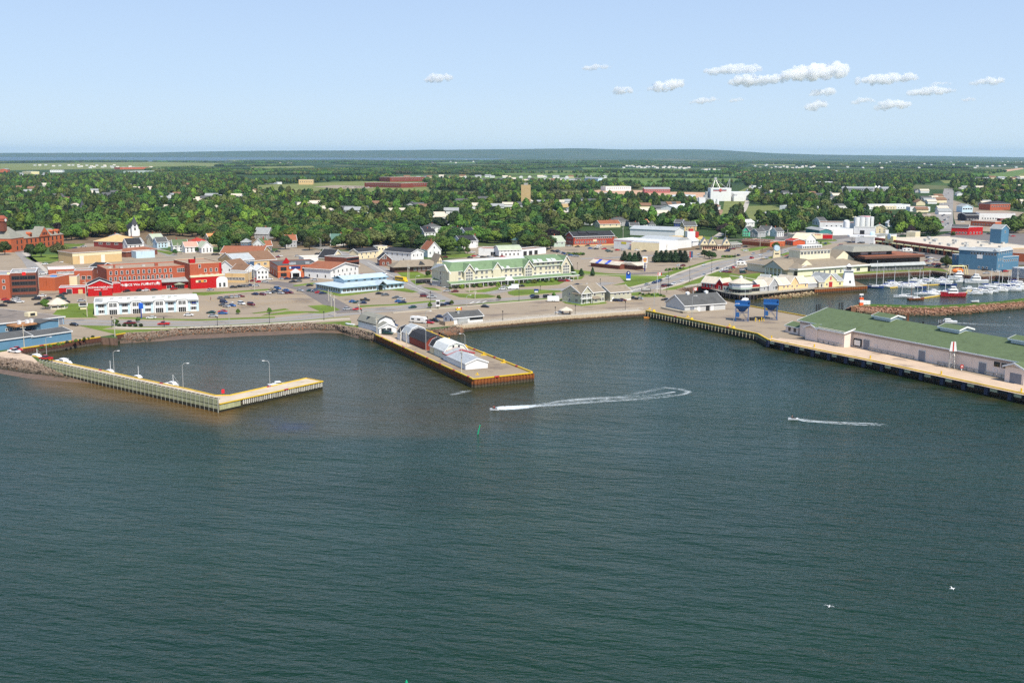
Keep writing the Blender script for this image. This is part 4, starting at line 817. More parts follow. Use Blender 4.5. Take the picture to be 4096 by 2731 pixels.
a,b2=u2+1,u3-.5;mb=MB();mb.box(a,b2,-4.8,-4.65,1.1,1.25);[mb.box(u-.1,u+.1,-4.9,-4.4,0,1.2)for u in np.arange(a,b2,3)];mb.build("guard_rail",M_STEEL,wh)
add_win(wh,Lw,31,'f',[up(3984,1506),up(4014,1512)],3.6,2.2,1.4,M_DTRIM,2,out=.06)
b2=bay(up(4053,1520),up(4130,1536),4.4);MB().box(up(4053,1520)+2,up(4130,1536)-1,-4.46,-4.3,0,3.4).build("loading_door",M_DOCK,b2)
for px_ in((3518,1408),(3793,1466),(4088,1528)): # cupolas on the ridge
    u=up(*px_)-11;c=empty("cupola",(u,15.5,9.7));c.parent=wh
    MB().box(-4.4,4.4,-3.2,3.2,0,2.0).build("wall",mat("cupola_white",lin((214,222,228)),.6,.04),c);MB().exu([(-4,1.9),(0,3.0),(4,1.9),(4,1.7),(0,2.8),(-4,1.7)],-5.1,5.1).build("roof",RM("green"),c)
    MB().exu([(-4.1,1.95),(0,3.05),(4.1,1.95),(4.1,1.4),(0,2.5),(-4.1,1.4)],5.1,5.2).exu([(-4.1,1.95),(-4,1.95),(-4,1.4),(-4.1,1.4)],-5.1,5.2).exu([(-4.1,1.95),(0,3.05),(4.1,1.95),(4.1,1.4),(0,2.5),(-4.1,1.4)],-5.2,-5.1).build("roof_edge",M_TRIM,c)
an=house((3142,1328),(3192,1339),8,3.2,'gu',1.3,"pink","green","small green-roofed office annex at the blue hopper end of the warehouse","annex",wins=[('f',2,1.0,1.3,1.5,0,.1,.95,M_DTRIM)])
# grey shed
gs=house((2738.5,1249.6),(2901,1238),ldist((2664.5,1233),(2738.5,1249.6)),3.5,'gu',4.2,"grey","dkgrey","low grey wharf shed with shallow gabled roof and open loading door","shed",ov=.5,wm=mat("grey_siding",lin((188,188,186)),.8,.05,lines=(3,'Z',.08)))
L=gs["L"];add_door(gs,L,20,'f',L*.18,2.6,2.5,M_DOCK,name="loading_door");add_door(gs,L,20,'f',L*.34,1.4,2.4,M_TRIM);add_door(gs,L,20,'f',L*.56,2.4,2.6,M_BLACK,name="doorway_shade_panel");add_door(gs,L,20,'f',L*.67,1.4,2.6,M_TRIM,name="sliding_door")  # black panel on the wall paints the dark inside of an open doorway
for f_ in(.42,.88):
    c=empty("roof_cupola",(L*f_-3,gs["D"]/2,7.4));c.parent=gs;MB().box(-.7,.7,-.7,.7,0,.9).build("box",M_TRIM,c);MB().frus((-.95,.95,-.95,.95),(-.1,.1,-.1,.1),.9,1.5).build("cap",M_TRIM,c)
MB().box(-3,L*.25,-2.8,-.2,0,1.0).build("loading_dock",mat("dock_concrete",lin((170,160,140)),.85,.1),gs,(0,0,0));MB().box(-3,-.4,-2.8,gs["D"],0,.9).build("loading_dock",mat("dock_concrete",(0,0,0)),gs)
# grey house with balcony and its outbuilding
hs_=house((2322,1217),(2418,1207),14.5,5.7,'gu',3.4,"sage","taupe","two-storey sage clubhouse with white corner balcony facing the quay","house",ov=.5,wins=[('f',1,3.7,1.2,1.3,0,.5,.66),('f',1,3.7,1.1,1.3,0,.84,.97),('f',2,.9,1.2,1.3,0,.78,.98),('l',1,3.6,1.8,1.5,1,.62,.95),('l',1,.8,1.8,1.6,1,.62,.95),('l',1,3.6,1.0,1.4,0,.3,.5),('l',1,.8,1.0,1.4,0,.3,.5)],base=(.35,M_TRIM))
L=hs_["L"]
MB().exv([(-.4,5.5),(3.2,9.0),(6.8,5.5)],-1.2,.3).build("gable",WM("sage"),hs_);MB().exv([(-.8,5.2),(3.2,9.2),(7.2,5.2),(7.2,4.95),(3.2,8.95),(-.8,4.95)],-1.6,6).build("gable_roof",RM("taupe"),hs_);MB().exv([(-.9,5.3),(3.2,9.3),(7.3,5.3),(7.3,4.8),(3.2,8.75),(-.9,4.8)],-1.75,-1.6).build("roof_edge",M_TRIM,hs_)
b_=empty("balcony",(0,0,0));b_.parent=hs_;mb=MB()
for x in(-.2,3.2,6.5):mb.box(x-.13,x+.13,-1.3,-1.04,0,5.5)
mb.box(-.3,6.7,-1.35,-1.1,5.2,5.5).box(-.3,6.7,-1.35,0,2.6,2.95);mb.build("posts",M_TRIM,b_);mb=MB().box(-.2,6.5,-1.25,-1.15,3.9,4.0);[mb.box(x,x+.05,-1.22,-1.18,2.9,3.9)for x in np.arange(-.1,6.5,.25)];mb.build("railing",M_TRIM,b_)
add_win(hs_,L,14,'f',[1.4,4.8],3.0,1.8,2.0,None,1);add_win(hs_,L,14,'f',[1.6],.1,1.8,2.1,None,1);add_door(hs_,L,14,'f',4.9,1.1,2.1);MB().exu([(-2.6,2.5),(0,3.4),(0,3.2),(-2.6,2.3)],6.6,12).build("porch_roof",RM("taupe"),hs_);MB().box(6.7,11.4,-2,0,0,2.5).build("porch",WM("sage"),hs_);add_win(hs_,L,14,'f',[8.6],.9,1.8,1.1,None,2,out=2.0)
g2=house((2441,1206),(2524,1199),11.5,4.9,'gu',2.6,"sage","taupe","single-storey sage annex with four small high windows beside the balcony clubhouse","outbuilding",wins=[('f',4,3.2,1.1,.7,0,.12,.95)],base=(.6,M_TRIM));add_door(g2,g2["L"],11,'f',1.6,1.0,2.0,M_TRIM)
# picnic shelter on the quay
e=empty("picnic_shelter",at(2265,1258),.05,"open picnic shelter with pale pyramid roof on the quay","shelter");mb=MB();[mb.box(x-.13,x+.13,y-.13,y+.13,0,2.3)for x in(-1.7,1.7)for y in(-1.7,1.7)];mb.build("posts",mat("stained_wood",lin((110,80,55)),.8),e);MB().frus((-3,3,-3,3),(-.1,.1,-.1,.1),2.2,3.7).build("roof",RM("beige"),e)
# canteen on the quay
ct=house((1814,1298),(1932,1287),9,3.1,'gu',2.0,"white","dkgrey","white quayside canteen with dark roof and ribbon window","canteen",ov=.4,wins=[('f',5,1.4,1.6,1.2,0,.56,.98,M_DTRIM),('l',2,1.2,1.0,1.2)],chim=0)
L=ct["L"];c=empty("flue",(L*.28,3.2,4.2));c.parent=ct;MB().cone((0,0),.7,-.3,1.6,.55,8).build("stack",M_STEEL,c);MB().box(-1.1,1.1,-.5,.5,1.6,2.4).build("cap",M_YEL,c)
MB().box(L*.13,L*.44,-1.1,-.2,0,2.4).build("fence_cage",M_STEEL,ct);MB().box(-5,-.3,-1.0,-.8,0,1.8).box(-5,-4.8,-1,4,0,1.8).build("board_fence",mat("fence_boards",lin((170,150,125)),.85,.2,1,lines=(2,'X',.2)),ct)
# gambrel white complex at the foot of the shed wharf
w1=house((1469,1311),(1516,1335),ldist((1516,1335),(1566,1326)),2.7,'gu',1.8,"white","slate","long white shed with open doors at the foot of the fishing wharf","shed",ov=.3,wins=[('r',2,.1,1.7,2.0,1,.1,.75,M_DTRIM)])
w2=house((1433,1307),(1507,1327),ldist((1404,1298),(1433,1307))+1,3.2,'mu',3.4,"white","slate","white gambrel boathouse with a dark dish on its pale roof","boathouse",ov=.3,trim=M_DTRIM,wins=[('l',2,1.4,.7,.9)]);MB().cone((8,1.5),.15,4.6,5.4,1.2,10).build("dish",M_DARK,w2)
# fishing sheds down the wharf (long axis of the wharf runs from the shore to its tip)
WA,WB=at(1505,1340),at(1895,1517);wd=(WB-WA).normalized();wn_=Vector((-wd.y,wd.x,0))
def wshed(t0,t1,off,wid,h,roof,rise,wall,rm,label,trim=M_TRIM,wins=(),name="fishing_shed",cat="shed"):
    a=WA+wd*t0+wn_*off;b_=WA+wd*t1+wn_*off
    return house(pix(a),pix(b_),wid,h,roof,rise,wall,rm,label,cat,name,ov=.25,trim=trim,wins=wins,clr=False)
wshed(13.5,17.5,4.6,7.5,3.2,'mu',2.6,"white","black","small white shed with black gambrel roof nearest the shore",wins=[('r',2,1.2,.8,1.0,0,.15,.85,M_DTRIM)])
wshed(17.9,25.0,5.4,7.8,4.0,'mu',2.9,"white","lgrey","tall white fishing shed with pale grey gambrel roof",wins=[('r',1,.1,1.4,2.2,0,.1,.4,M_DTRIM)])
rs=wshed(25.4,44.0,5.6,7.6,3.4,'mu',2.5,"barn","black","long barn-red fishing shed with black gambrel roof",M_DTRIM)
e=empty("oil_tank",WA+wd*45.2+wn_*8,math.atan2(wd.y,wd.x),"round red tank at the gable end of the barn-red shed","tank");MB().tube((0,-.9,1.0),(0,.9,1.0),.75,n=12).build("tank",M_RED,e);MB().box(-.4,.4,-.6,.6,0,.4).build("stand",M_DARK,e)
wshed(49.4,53.4,5.0,6.4,3.2,'mu',2.8,"cream","black","small pale shed with black gambrel roof tucked against the big cream shed")
ws=wshed(53.8,65.0,5.0,9.0,3.2,'mu',3.1,"shedcream","white","big cream gambrel shed with two small gable windows",wins=[('r',2,4.2,.8,.9,0,.25,.75)])
ws2=wshed(65.3,69.6,4.2,10.6,2.7,'gu',1.6,"white","lgrey","low link shed with red roof edge between the cream shed and the long grey-roofed shed",mat("red_trim",(.4,.03,.03),.5))
ws3=wshed(70.0,87.0,4.0,8.6,2.4,'gu',1.5,"white",mat("mottled_shingle",lin((160,164,166)),.85,.3,1.2),"long low white shed with mottled grey roof at the wharf tip")
# blue hoppers
def hopper(px,py,label,top_w=8.0):
    e=empty("loading_hopper",at(px,py),math.radians(-12),label,"hopper","blue loading hoppers on the wharf");mb_=mat("hopper_blue",lin((30,84,140)),.45,.12,.6,dirt=(lin((60,70,80)),.6,.62));md=mat("hopper_frame",lin((40,70,110)),.6,.2,1)
    MB().frus((-1,1,-1,1),(-4,4,-3.2,3.2),5.0,8.4).box(-4.1,4.1,-3.3,3.3,8.4,8.9).build("funnel",mb_,e);MB().box(-4.0,4.0,3.0,3.3,8.9,10.8).box(3.8,4.1,.5,3.2,8.9,10.6).build("back_shield",mb_,e)
    for sx_ in(-3.3,3.3):
        for sy_ in(-2.7,2.7):MB().box(sx_-.22,sx_+.22,sy_-.22,sy_+.22,0,8.2).build("leg",mb_ if sy_<0 else md,e)
    mb2=MB();
    for sy_ in(-2.7,2.7):mb2.box(-3.4,3.4,sy_-.14,sy_+.14,4.7,5.0);mb2.tube((-3.3,sy_,.4),(0,sy_,4.7),.1,n=4);mb2.tube((3.3,sy_,.4),(0,sy_,4.7),.1,n=4)
    mb2.box(-3.9,3.9,-2.95,-2.5,0,.3).box(-3.9,3.9,2.5,2.95,0,.3);[mb2.box(x-.14,x+.14,-2.8,2.8,4.7,5.0)for x in(-3.3,3.3)];mb2.build("bracing",md,e);MB().box(-3.0,-1.4,-2.9,-1.4,2.4,4.9).build("control_box",mb_,e);return e
HOP=hopper;hopper=lambda*a:setattr(HOP(*a),'scale',(.84,.84,.84));hopper(2967,1283,"blue loading hopper closest to the grey shed");hopper(3082,1277,"blue loading hopper closest to the green-roofed warehouse")
for(px,py,lab,m_)in[(3008,1282,"black steel bin between the blue hoppers",M_BLACK),(3040,1280,"black steel bin tucked against the second blue hopper",M_BLACK)]:e=empty("steel_bin",at(px,py),.1,lab,"bin");MB().frus((-.9,.9,-.7,.7),(-1.1,1.1,-.8,.8),0,1.4).build("body",m_,e);MB().box(-1.15,1.15,-.85,.85,1.35,1.5).build("rim",M_DARK,e)
for i,(px,py,h_)in enumerate([(3022,1286,1.7),(3046,1284,1.6),(3055,1285,1.2),(3037,1287,.9)]):e=empty("guard_post",at(px,py),0,"yellow guard post standing before the hopper bins, %s counting from the grey shed"%ORD[i],"post");MB().cone((0,0),.22,0,h_,.22,8).ball((0,0,h_),.22,8,4).build("post",M_YEL,e)
# daymark tower on the wharf
e=empty("day_beacon",at(3805,1473),math.radians(-10),"lattice beacon tower with white and red striped panel before the warehouse","beacon");mb=MB()
for x,y in((-.9,-.9),(.9,-.9),(.9,.9),(-.9,.9)):mb.tube((x,y,0),(x*.7,y*.7,8.6),.09,n=4)
for z_ in range(0,8,2):
    for(x,y),(x2,y2)in zip(((-.9,-.9),(.9,-.9),(.9,.9),(-.9,.9)),((.9,-.9),(.9,.9),(-.9,.9),(-.9,-.9))):k_=1-.3*z_/8;k2=1-.3*(z_+2)/8;mb.tube((x*k_,y*k_,z_),(x2*k2,y2*k2,z_+2),.05,n=4);mb.tube((x*k_,y*k_,z_),(x2*k_,y2*k_,z_),.05,n=4)
mb.build("lattice",M_STEEL,e);MB().frus((-1.25,1.25,-1.2,-1.0),(-.75,.75,-1.2,-1.0),6.4,9.8).build("panel",M_TRIM,e);MB().box(-.22,.22,-1.24,-1.2,6.4,9.8).build("stripe",M_RED,e)
e=empty("life_ring_stand",at(3846,1482),0,"red life ring on a stand by the warehouse wall","life ring");MB().box(-.1,.1,-.1,.1,0,1).build("post",M_TRIM,e);MB().box(-.5,.5,-.16,-.08,.9,2.2).build("board",M_RED,e);MB().box(-.2,.2,-.2,-.15,1.3,1.8).build("ring",M_TRIM,e)
# lighthouse and neighbours
e=empty("lighthouse",at(3392,1141),math.radians(-8),"white tapered wooden lighthouse at the end of the boardwalk","lighthouse");MB().frus((-3.6,3.6,-3.6,3.6),(-2.2,2.2,-2.2,2.2),0,8.6).build("tower",WM("white"),e);MB().box(-3,3,-3,3,8.6,8.9).build("gallery",M_TRIM,e)
mb=MB();[mb.box(x,x+.08,y,y+.08,8.9,9.8)for x in(-2.9,0,2.8)for y in(-2.9,2.8)];mb.box(-2.9,2.9,-2.9,-2.8,9.7,9.8).box(-2.9,2.9,2.8,2.9,9.7,9.8).box(2.8,2.9,-2.9,2.9,9.7,9.8).box(-2.9,-2.8,-2.9,2.9,9.7,9.8);mb.build("railing",M_TRIM,e);MB().cone((0,0),1.5,8.9,11.0,1.5,8).build("lantern",M_GLASS,e);MB().cone((0,0),1.9,11.0,12.6,.1,8).build("lantern_roof",M_TRIM,e);add_win(e,0,0,'f',[.6],1.8,.7,1.1,M_DTRIM,out=3.3);MB().box(-7,-3.5,-3.2,.5,0,3.2).build("annex",WM("white"),e);add_win(e,0,0,'f',[-5.2],1.1,.7,1.0,M_DTRIM,out=3.2)
SH=[ # coloured shops along the boardwalk: A, B, depth, h, roof, rise, wall, roofmat, label
 ((2806,1151),(2862,1157),8,3.4,'gu',3.2,"red","beige","red boardwalk shop with pale roof and white windows",[('f',4,1.0,.9,1.4)]),
 ((2864,1158),(2892,1161),9,3.6,'gv',2.8,"red","beige","narrow red shop with white-trimmed gable facing the water",[('f',1,.1,1.1,2.0)]),
 ((2890,1163),(2938,1167),8,3.0,'flat',0,"sage","brown","low sage shop with green awning beneath the red roof terrace",[('f',2,.8,1.2,1.4,0,.05,.5)]),
 ((2988,1172),(3038,1168),8,3.2,'flat',0,"beige","brown","low glazed restaurant under the second red roof terrace",[('f',6,.6,1.2,1.7,0,.02,.98,M_DTRIM)]),
 ((3040,1168),(3074,1164),9,3.2,'gu',3.0,"grey","beige","pale grey boardwalk shop adjoining the glazed restaurant",[('f',1,1.0,.8,1.2)]),
 ((3075,1165),(3114,1161),11,3.4,'gv',3.8,"grey","beige","light grey gable-fronted shop on the boardwalk",[('f',1,1.0,.9,1.4),('f',1,.8,1.8,1.7,0,.55,.95)]),
 ((3115,1162),(3126,1161),9,3.4,'gu',4.0,"peach","beige","sliver of peach shop beside the grey gable-fronted shop",[]),
 ((3126,1160),(3160,1157),9,3.2,'gu',3.4,"peach","beige","peach shop with two small windows on the boardwalk",[('f',2,1.0,.8,1.2)]),
 ((3160,1157),(3194,1154),11,3.4,'gv',4.0,"peach","beige","peach gable-fronted shop on the boardwalk",[('f',1,1.0,.8,1.2,0,.1,.35),('f',1,1.0,.8,1.2,0,.65,.95)]),
 ((3194,1154),(3231,1151),9,3.2,'gu',3.4,"peach","beige","peach shop with a red door at the grey shop's side",[('f',1,1.0,.8,1.2,0,.6,.9)]),
 ((3231,1151),(3270,1149),8,2.8,'gu',3.0,"grey","beige","slate grey shop closing the peach row",[]),
 ((3275,1150),(3297,1149),12,3.6,'gu',2.6,"beige","grey","low olive-beige wing of the barn gallery",[('f',1,.2,.9,1.9)]),
 ((3297,1149),(3346,1146),13,4.0,'gv',3.6,"yellow","grey","yellow barn-like gallery with tall red double doors",[('f',1,1.0,.8,1.2,0,.1,.3)]),
 ((3346,1145),(3372,1143),12,3.4,'gu',3.2,"yellow","grey","yellow side wing between the barn gallery and the lighthouse",[('f',1,.8,1.2,1.3)])]
for i,(A_,B_,D_,h_,rf,ri,wl__,rm_,lab,ws_)in enumerate(SH):sh_=house(A_,B_,D_,h_,rf,ri,wl__,rm_,lab,"shop","boardwalk_shop",wins=ws_,ov=.3,clr=False,z=3.13);SH[i]=sh_
add_door(SH[12],SH[12]["L"],13,'f',SH[12]["L"]*.5,2.6,3.0,M_RED,name="barn_door");add_door(SH[12],SH[12]["L"],13,'f',SH[12]["L"]*.5,1.0,1.8,M_RED,z=4.2,name="loft_door");MB().box(0,SH[2]["L"]*.45,-1.2,0,1.8,2.3).build("awning",WM("green"),SH[2],(SH[2]["L"]*.45,0,0))
for sh_,nn_ in((SH[2],"terrace_rail"),(SH[3],"terrace_rail")):L=sh_["L"];MB().box(0,L,-.1,0,3.0,4.2).box(0,.1,0,8,3.0,4.2).box(L-.1,L,0,8,3.0,4.2).build(nn_,mat("terrace_red",lin((165,45,40)),.7,.1),sh_);mb=MB();[mb.ball((random.uniform(1,L-1),random.uniform(1,7),3.6),.5,5,3)for _ in range(10)];mb.build("terrace_furniture",M_VENT,sh_)
e=empty("octagonal_cafe",at(2962,1170,3.13),.2,"octagonal two-storey cafe with glass front between the red terraces","cafe");MB().cone((0,0),6.2,0,5.6,6.2,8).build("wall",WM("lgreen"),e);MB().cone((0,0),6.26,.4,2.3,6.26,8).build("lower_glazing",M_GLASS,e);MB().cone((0,0),6.3,3.3,5.5,6.3,8).build("upper_wall",M_TRIM,e);MB().cone((0,0),7.0,5.6,7.4,2.4,8).cone((0,0),2.4,7.4,8.2,.2,8).build("roof",RM("beige"),e);MB().cone((0,0),.9,7.6,8.8,.9,8).cone((0,0),1.1,8.8,9.4,.1,8).build("cupola",M_TRIM,e)
for k_ in range(3,8):
    t=2*math.pi*(k_+1)/8+math.pi;r_=6.3*math.cos(math.pi/8)+.02;fm,pm=win_mesh(1.0,1.2,M_TRIM,0)
    for s_ in(-.8,.8):o=link("window",fm,e,(r_*math.cos(t)-s_*math.sin(t),r_*math.sin(t)+s_*math.cos(t),3.9),(0,0,t+math.pi/2));link("pane",pm,o)
for(A_,B_,lab)in[((3040,1125),(3075,1127),"open market stall with grey roof and colourful goods, nearer the red shops"),((3090,1132),(3118,1134),"open market stall with grey roof, nearer the barn gallery")]:
    e=house(A_,B_,5,2.6,'gu',1.6,"lgreen","grey",lab,"market stall",wins=[],clr=False);L=e["L"];MB().box(.4,L-.4,-.1,-.02,.2,2.2).build("stall_shade_panel",M_DTRIM,e);mb=MB();random.seed(3)  # dark panel paints the shade inside the stall; the wall behind is closed
    for k_,m_ in enumerate((M_RED,M_YEL,M_WHITE,mat("goods_blue",lin((50,90,170))))):MB().box(L*.2*(k_+.6),L*.2*(k_+1),-.3,-.12,.3,1.5).build("goods",m_,e)
# ================================================================ the town
FG=dict(trim=M_TRIM)
# white office block by the road
ob=house((378,1261),(796,1244),19,6.1,'flat',0,"white","grey","long white two-storey office block with pale blue bays beside the road","office",wm=WM("white"))
L=ob["L"];MB().exu([(-.4,6.0),(3.5,7.4),(3.5,7.1),(-.4,5.7)],4,L-.4).exu([(3.5,5.6),(3.8,5.6),(3.8,7.4),(3.5,7.4)],4,L-.4).build("mansard",mat("white_panel_roof",(.74,.76,.72),.6,.05),ob)
k=0
for u in np.linspace(.02,.90,9):
    a=u*L;w_=L*.095
    if k%2==1:MB().box(a,a+w_,-.7,0,0,6.3).exv([(a-.2,6.2),(a+w_/2,7.0),(a+w_+.2,6.2)],-1.0,2).build("entrance_bay",WM("white"),ob);add_win(ob,L,19,'f',[a+w_*.3,a+w_*.7],3.7,1.5,1.7,None,1,out=.7);add_win(ob,L,19,'f',[a+w_*.5],.1,3.4,2.3,None,3,out=.7)
    elif k>0 or True:
        [MB().box(q,q+1.1,-.08,0,0,5.2).build("blue_panel",WM("pblue"),ob)for q in(a-.2,a+w_-.9)];add_win(ob,L,19,'f',[a+w_*.5],3.6,3.6,1.4,None,3);add_win(ob,L,19,'f',[a+w_*.5],.9,3.6,1.4,None,3)
        MB().box(a-.2,a+w_+.2,-.9,0,5.2,5.5).build("canopy",M_STEEL,ob)
    k+=1
vents(ob,[(L*f_,1.6 if i%2 else 2.6,6.6)for i,f_ in enumerate((.07,.17,.25,.33,.40,.57,.66,.72,.78))]);MB().box(L*.935,L*.975,-.12,-.02,3.9,4.5).build("sign",mat("sign_blue",lin((40,60,150))),ob);MB().box(L*.93,L*.985,-.12,-.02,3.3,3.5).box(L*.94,L*.98,-.12,-.02,1.7,2.0).build("sign",M_DTRIM,ob);MB().box(L*.80,L*.85,-.2,-.02,2.55,3.1).build("sign",mat("sign_green",lin((30,140,80))),ob)
e=empty("pylon_sign",at(566,1274),0,"tall blue pylon sign in front of the white office block","sign");MB().cone((0,0),.28,0,4.6,.28,8).build("pole",mat("pole_blue",lin((50,70,140))),e);MB().box(-1.0,1.0,-.2,.2,4.6,6.9).ball((0,0,6.6),1.0,8,4,(1,.25,.8)).build("panel",mat("blue_sign",lin((30,90,190)),.4),e)
# red furniture store and brick block
bs=house((431,1167),(760,1148),26,12.4,'flat',0,"brick","gravel","long three-storey brick block with rows of small windows behind the red store","brick block",trim=mat("parapet_brick",lin((186,92,60)),.8,.1),
           wins=[('f',12,9.2,1.1,1.9,0,.015,.80),('f',14,6.0,1.1,1.8,0,.015,.80),('f',3,8.9,1.8,2.0,1,.85,.98),('f',1,5.9,1.1,1.7,0,.94,.99)]);L=bs["L"]
MB().box(L*.62,L*.66,8,9,12,13.8).box(L*.12,L*.14,8,9,12,13.8).build("chimney",M_CHIM,bs);vents(bs,[(L*.08,9,11.9),(L*.2,6,11.9),(L*.5,12,11.9)])
b2s=house((763,1156),(889,1148),30,14.2,'flat',0,"brick","gravel","taller square brick block with a red corner strip above the red store","brick block",trim=mat("cream_cap",lin((210,195,165))),wins=[('f',3,9.2,1.1,1.8,0,.4,.92),('f',4,6.0,1.1,1.8,0,.25,.95),('f',1,11.6,1.1,1.8,0,.28,.34)]);L=b2s["L"]
MB().box(L*.93,L+.06,-.05,.1,0,14).box(L-.1,L+.06,-.05,3,0,14).build("corner_strip",WM("red"),b2s);MB().box(.5,3.5,1,4,14,16.5).build("stair_tower",WM("red"),b2s);MB().box(L*.33,L*.36,10,11,13.5,17).build("chimney",M_DARK,b2s)
MB().box(-.3,L+.3,-1.6,0,0,6.6).build("shopfront",WM("red"),b2s);MB().box(-.4,L+.4,-1.8,0,6.6,7.6).build("cornice",WM("cream"),b2s);MB().box(L*.62+3,L*.62+9.5,-1.9,-1.6,0,4.4).cone((0,0),.1,0,.1).build("arched_entrance",M_TRIM,b2s);mb=MB();mb.exv([(L*.62+3,4.4)]+[(L*.62+6.25+3.25*math.cos(t),4.4+1.9*math.sin(t))for t in np.linspace(math.pi,0,9)],-1.9,-1.6);mb.build("arch",M_TRIM,b2s);add_win(b2s,L,9,'f',[L*.62+5,L*.62+7.5],.5,1.3,2.2,None,0,out=1.95);MB().box(L*.14,L*.48,-1.75,-1.62,3.6,4.9).build("sign_board",WM("cream"),b2s);MB().box(L*.22,L*.30,-1.8,-1.7,3.7,4.7).box(L*.38,L*.46,-1.8,-1.7,3.9,4.7).build("sign_panel",M_DTRIM,b2s);MB().box(L*.30,L*.38,-1.8,-1.7,3.7,4.8).build("sign_panel",mat("sign_orange",lin((235,150,40))),b2s)
fs=house((485,1168),(648,1160),9,6.0,'flat',0,"red","dkgrey","bright red flat-roofed furniture store lettered in white","store",trim=M_TRIM);L=fs["L"];letters(fs,"\u24df PRINCE Wm FURNITURE".replace("\u24df ",""),L*.47,-.12,3.7,1.75,M_TRIM,sx=1.12);MB().box(L*.105,L*.145,-.12,-.02,2.9,4.5).box(L*.88,L*.92,-.1,-.02,3.6,4.8).box(L*.63,L*.66,-.1,-.02,3.6,4.6).build("wall_sign",M_TRIM,fs)
fg=house((353,1186),(451,1182),12,6.2,'gv',2.6,"red","black","red gable-fronted store lettered about fireplaces","store",ov=.4);L=fg["L"];letters(fg,"PROPANE FIREPLACES",L*.5,-.12,4.6,1.35,M_TRIM,sx=.98);MB().box(L*.25,L*.52,-.1,-.02,3.3,3.55).box(L*.6,L*.8,-.1,-.02,3.4,3.6).build("small_lettering",M_TRIM,fg);add_door(fg,L,9,'f',L*.5,1.4,2.4,M_DARK,frame=False)
house((452,1173),(484,1171),6,5.4,'flat',0,"red","dkgrey","narrow red link with dark awning between the two lettered stores","store link")
f2=house((648,1157),(762,1152),6,4.6,'flat',0,"red","grey","red middle store with grey sloping canopy and entrance porch","store");L=f2["L"];MB().exu([(-1.6,4.2),(6,6.4),(6,6.1),(-1.6,3.9)],-.3,L+.3).build("canopy_roof",RM("grey"),f2);MB().exv([(L*.42,2.6),(L*.6,3.5),(L*.8,2.6)],-3,0).build("porch_roof",RM("pgreen"),f2);add_win(f2,L,6,'f',[L*.55,L*.7],.3,2.2,2.0,None,1);add_win(f2,L,6,'f',[L*.25],.2,2.4,1.8,None,1)
lr=house((237,1177),(342,1174),10,3.6,'flat',0,"red","grey","low bright red shop with loading dock beside the gable-fronted store","shop");add_door(lr,lr["L"],9,'f',lr["L"]*.39,2.6,2.6,M_DTRIM);MB().box(lr["L"]*.73,lr["L"]*.9,-.1,-.02,0,2.4).build("garage_door",WM("tan"),lr)
# left brick offices
b3=house((47,1192),(150,1188),22,13.2,'flat',0,"dkbrick","grey","dark brick office block with three rows of wide black windows","office block",wins=[('f',3,z_,3.6,1.8,2,.04,.98,M_DTRIM)for z_ in(9.6,6.6,3.2)]);L=b3["L"];vents(b3,[(L*.2,8,12.6),(L*.35,12,12.6),(L*.55,6,12.6)]);MB().box(L*.46,L*.6,-.1,-.02,11.8,13.4).build("red_sign",mat("sign_red",(.8,.02,.02),.5),b3);MB().box(-1.4,-.1,-.3,.6,0,13.4).build("pilaster",WM("yellow"),b3);MB().box(0,L,-.05,0,0,1.6).build("recess_shade_strip",M_DTRIM,b3)  # flat dark strip at the foot paints a recess's shade, no recess is cut
house((-140,1196),(43,1194),20,12.6,'flat',0,"brick","grey","brick building at the frame edge joined to the dark office block","building",wins=[('f',4,z_,1.2,1.5,0,.1,.98)for z_ in(8.4,5.0)])
hs0=house((158,1163),(222,1164),16,7.6,'flat',0,"orgbrick","gravel","orange brick shop with a small blue box on its flat roof","shop");MB().box(4,7,5,7,7,7.9).build("roof_box",mat("box_blue",lin((60,140,220))),hs0)
house((224,1150),(310,1148),14,6.2,'flat',0,"cream","rbrown","cream flat-roofed shop behind the low red shop","shop");house((195,1108),(300,1104),18,4.6,'flat',0,"brick","white","single-storey shop with white roof and a row of narrow windows","shop",wins=[('f',14,1.2,.9,1.8,0,.32,1)])
house((300,1140),(372,1138),12,8.4,'flat',0,"brick","slate","brown brick shop with three white upper windows","shop",wins=[('f',3,3.2,2.0,1.8)]);house((362,1118),(405,1120),12,8.0,'gu',2.0,"dkbrick","black","dark-roofed brick house squeezed against the long brick block","house",wins=[('f',1,4.2,1.2,1.6,0,.6,.95)])
ta=house((292,1058),(488,1045),24,8.0,'hip',2.4,"tan","brown","tan brick hall with brown hipped roof and ribbon windows","hall",wins=[('f',1,5.6,3.0,1.4,1,.1,.2,M_DTRIM),('f',5,5.6,2.6,1.2,1,.25,.97,M_DTRIM)]);MB().box(-.06,ta["L"]+.06,-.08,0,5.4,7.7).build("cream_band",WM("cream"),ta)
for u_ in(.14,.57):MB().box(ta["L"]*u_,ta["L"]*(u_+.08),-.12,0,0,5.4).build("pilaster",WM("pink"),ta)
th=house((377,1000),(488,1003),26,7.0,'hip',4.6,"maroon","tan","maroon and tan building with big sandy pyramid roof","building",wins=[('f',3,4.6,3.0,1.2,1,.1,.95)],trim=mat("grey_gutter",lin((190,190,185))))
house((505,1030),(630,1018),14,4.2,'hip',2.0,"dkbrick","rbrown","low brown-roofed building beside the tan hall","building");house((545,1034),(620,1030),10,5.0,'flat',0,"pblue","gravel","small pale blue flat-roofed box behind the long brick block","building")
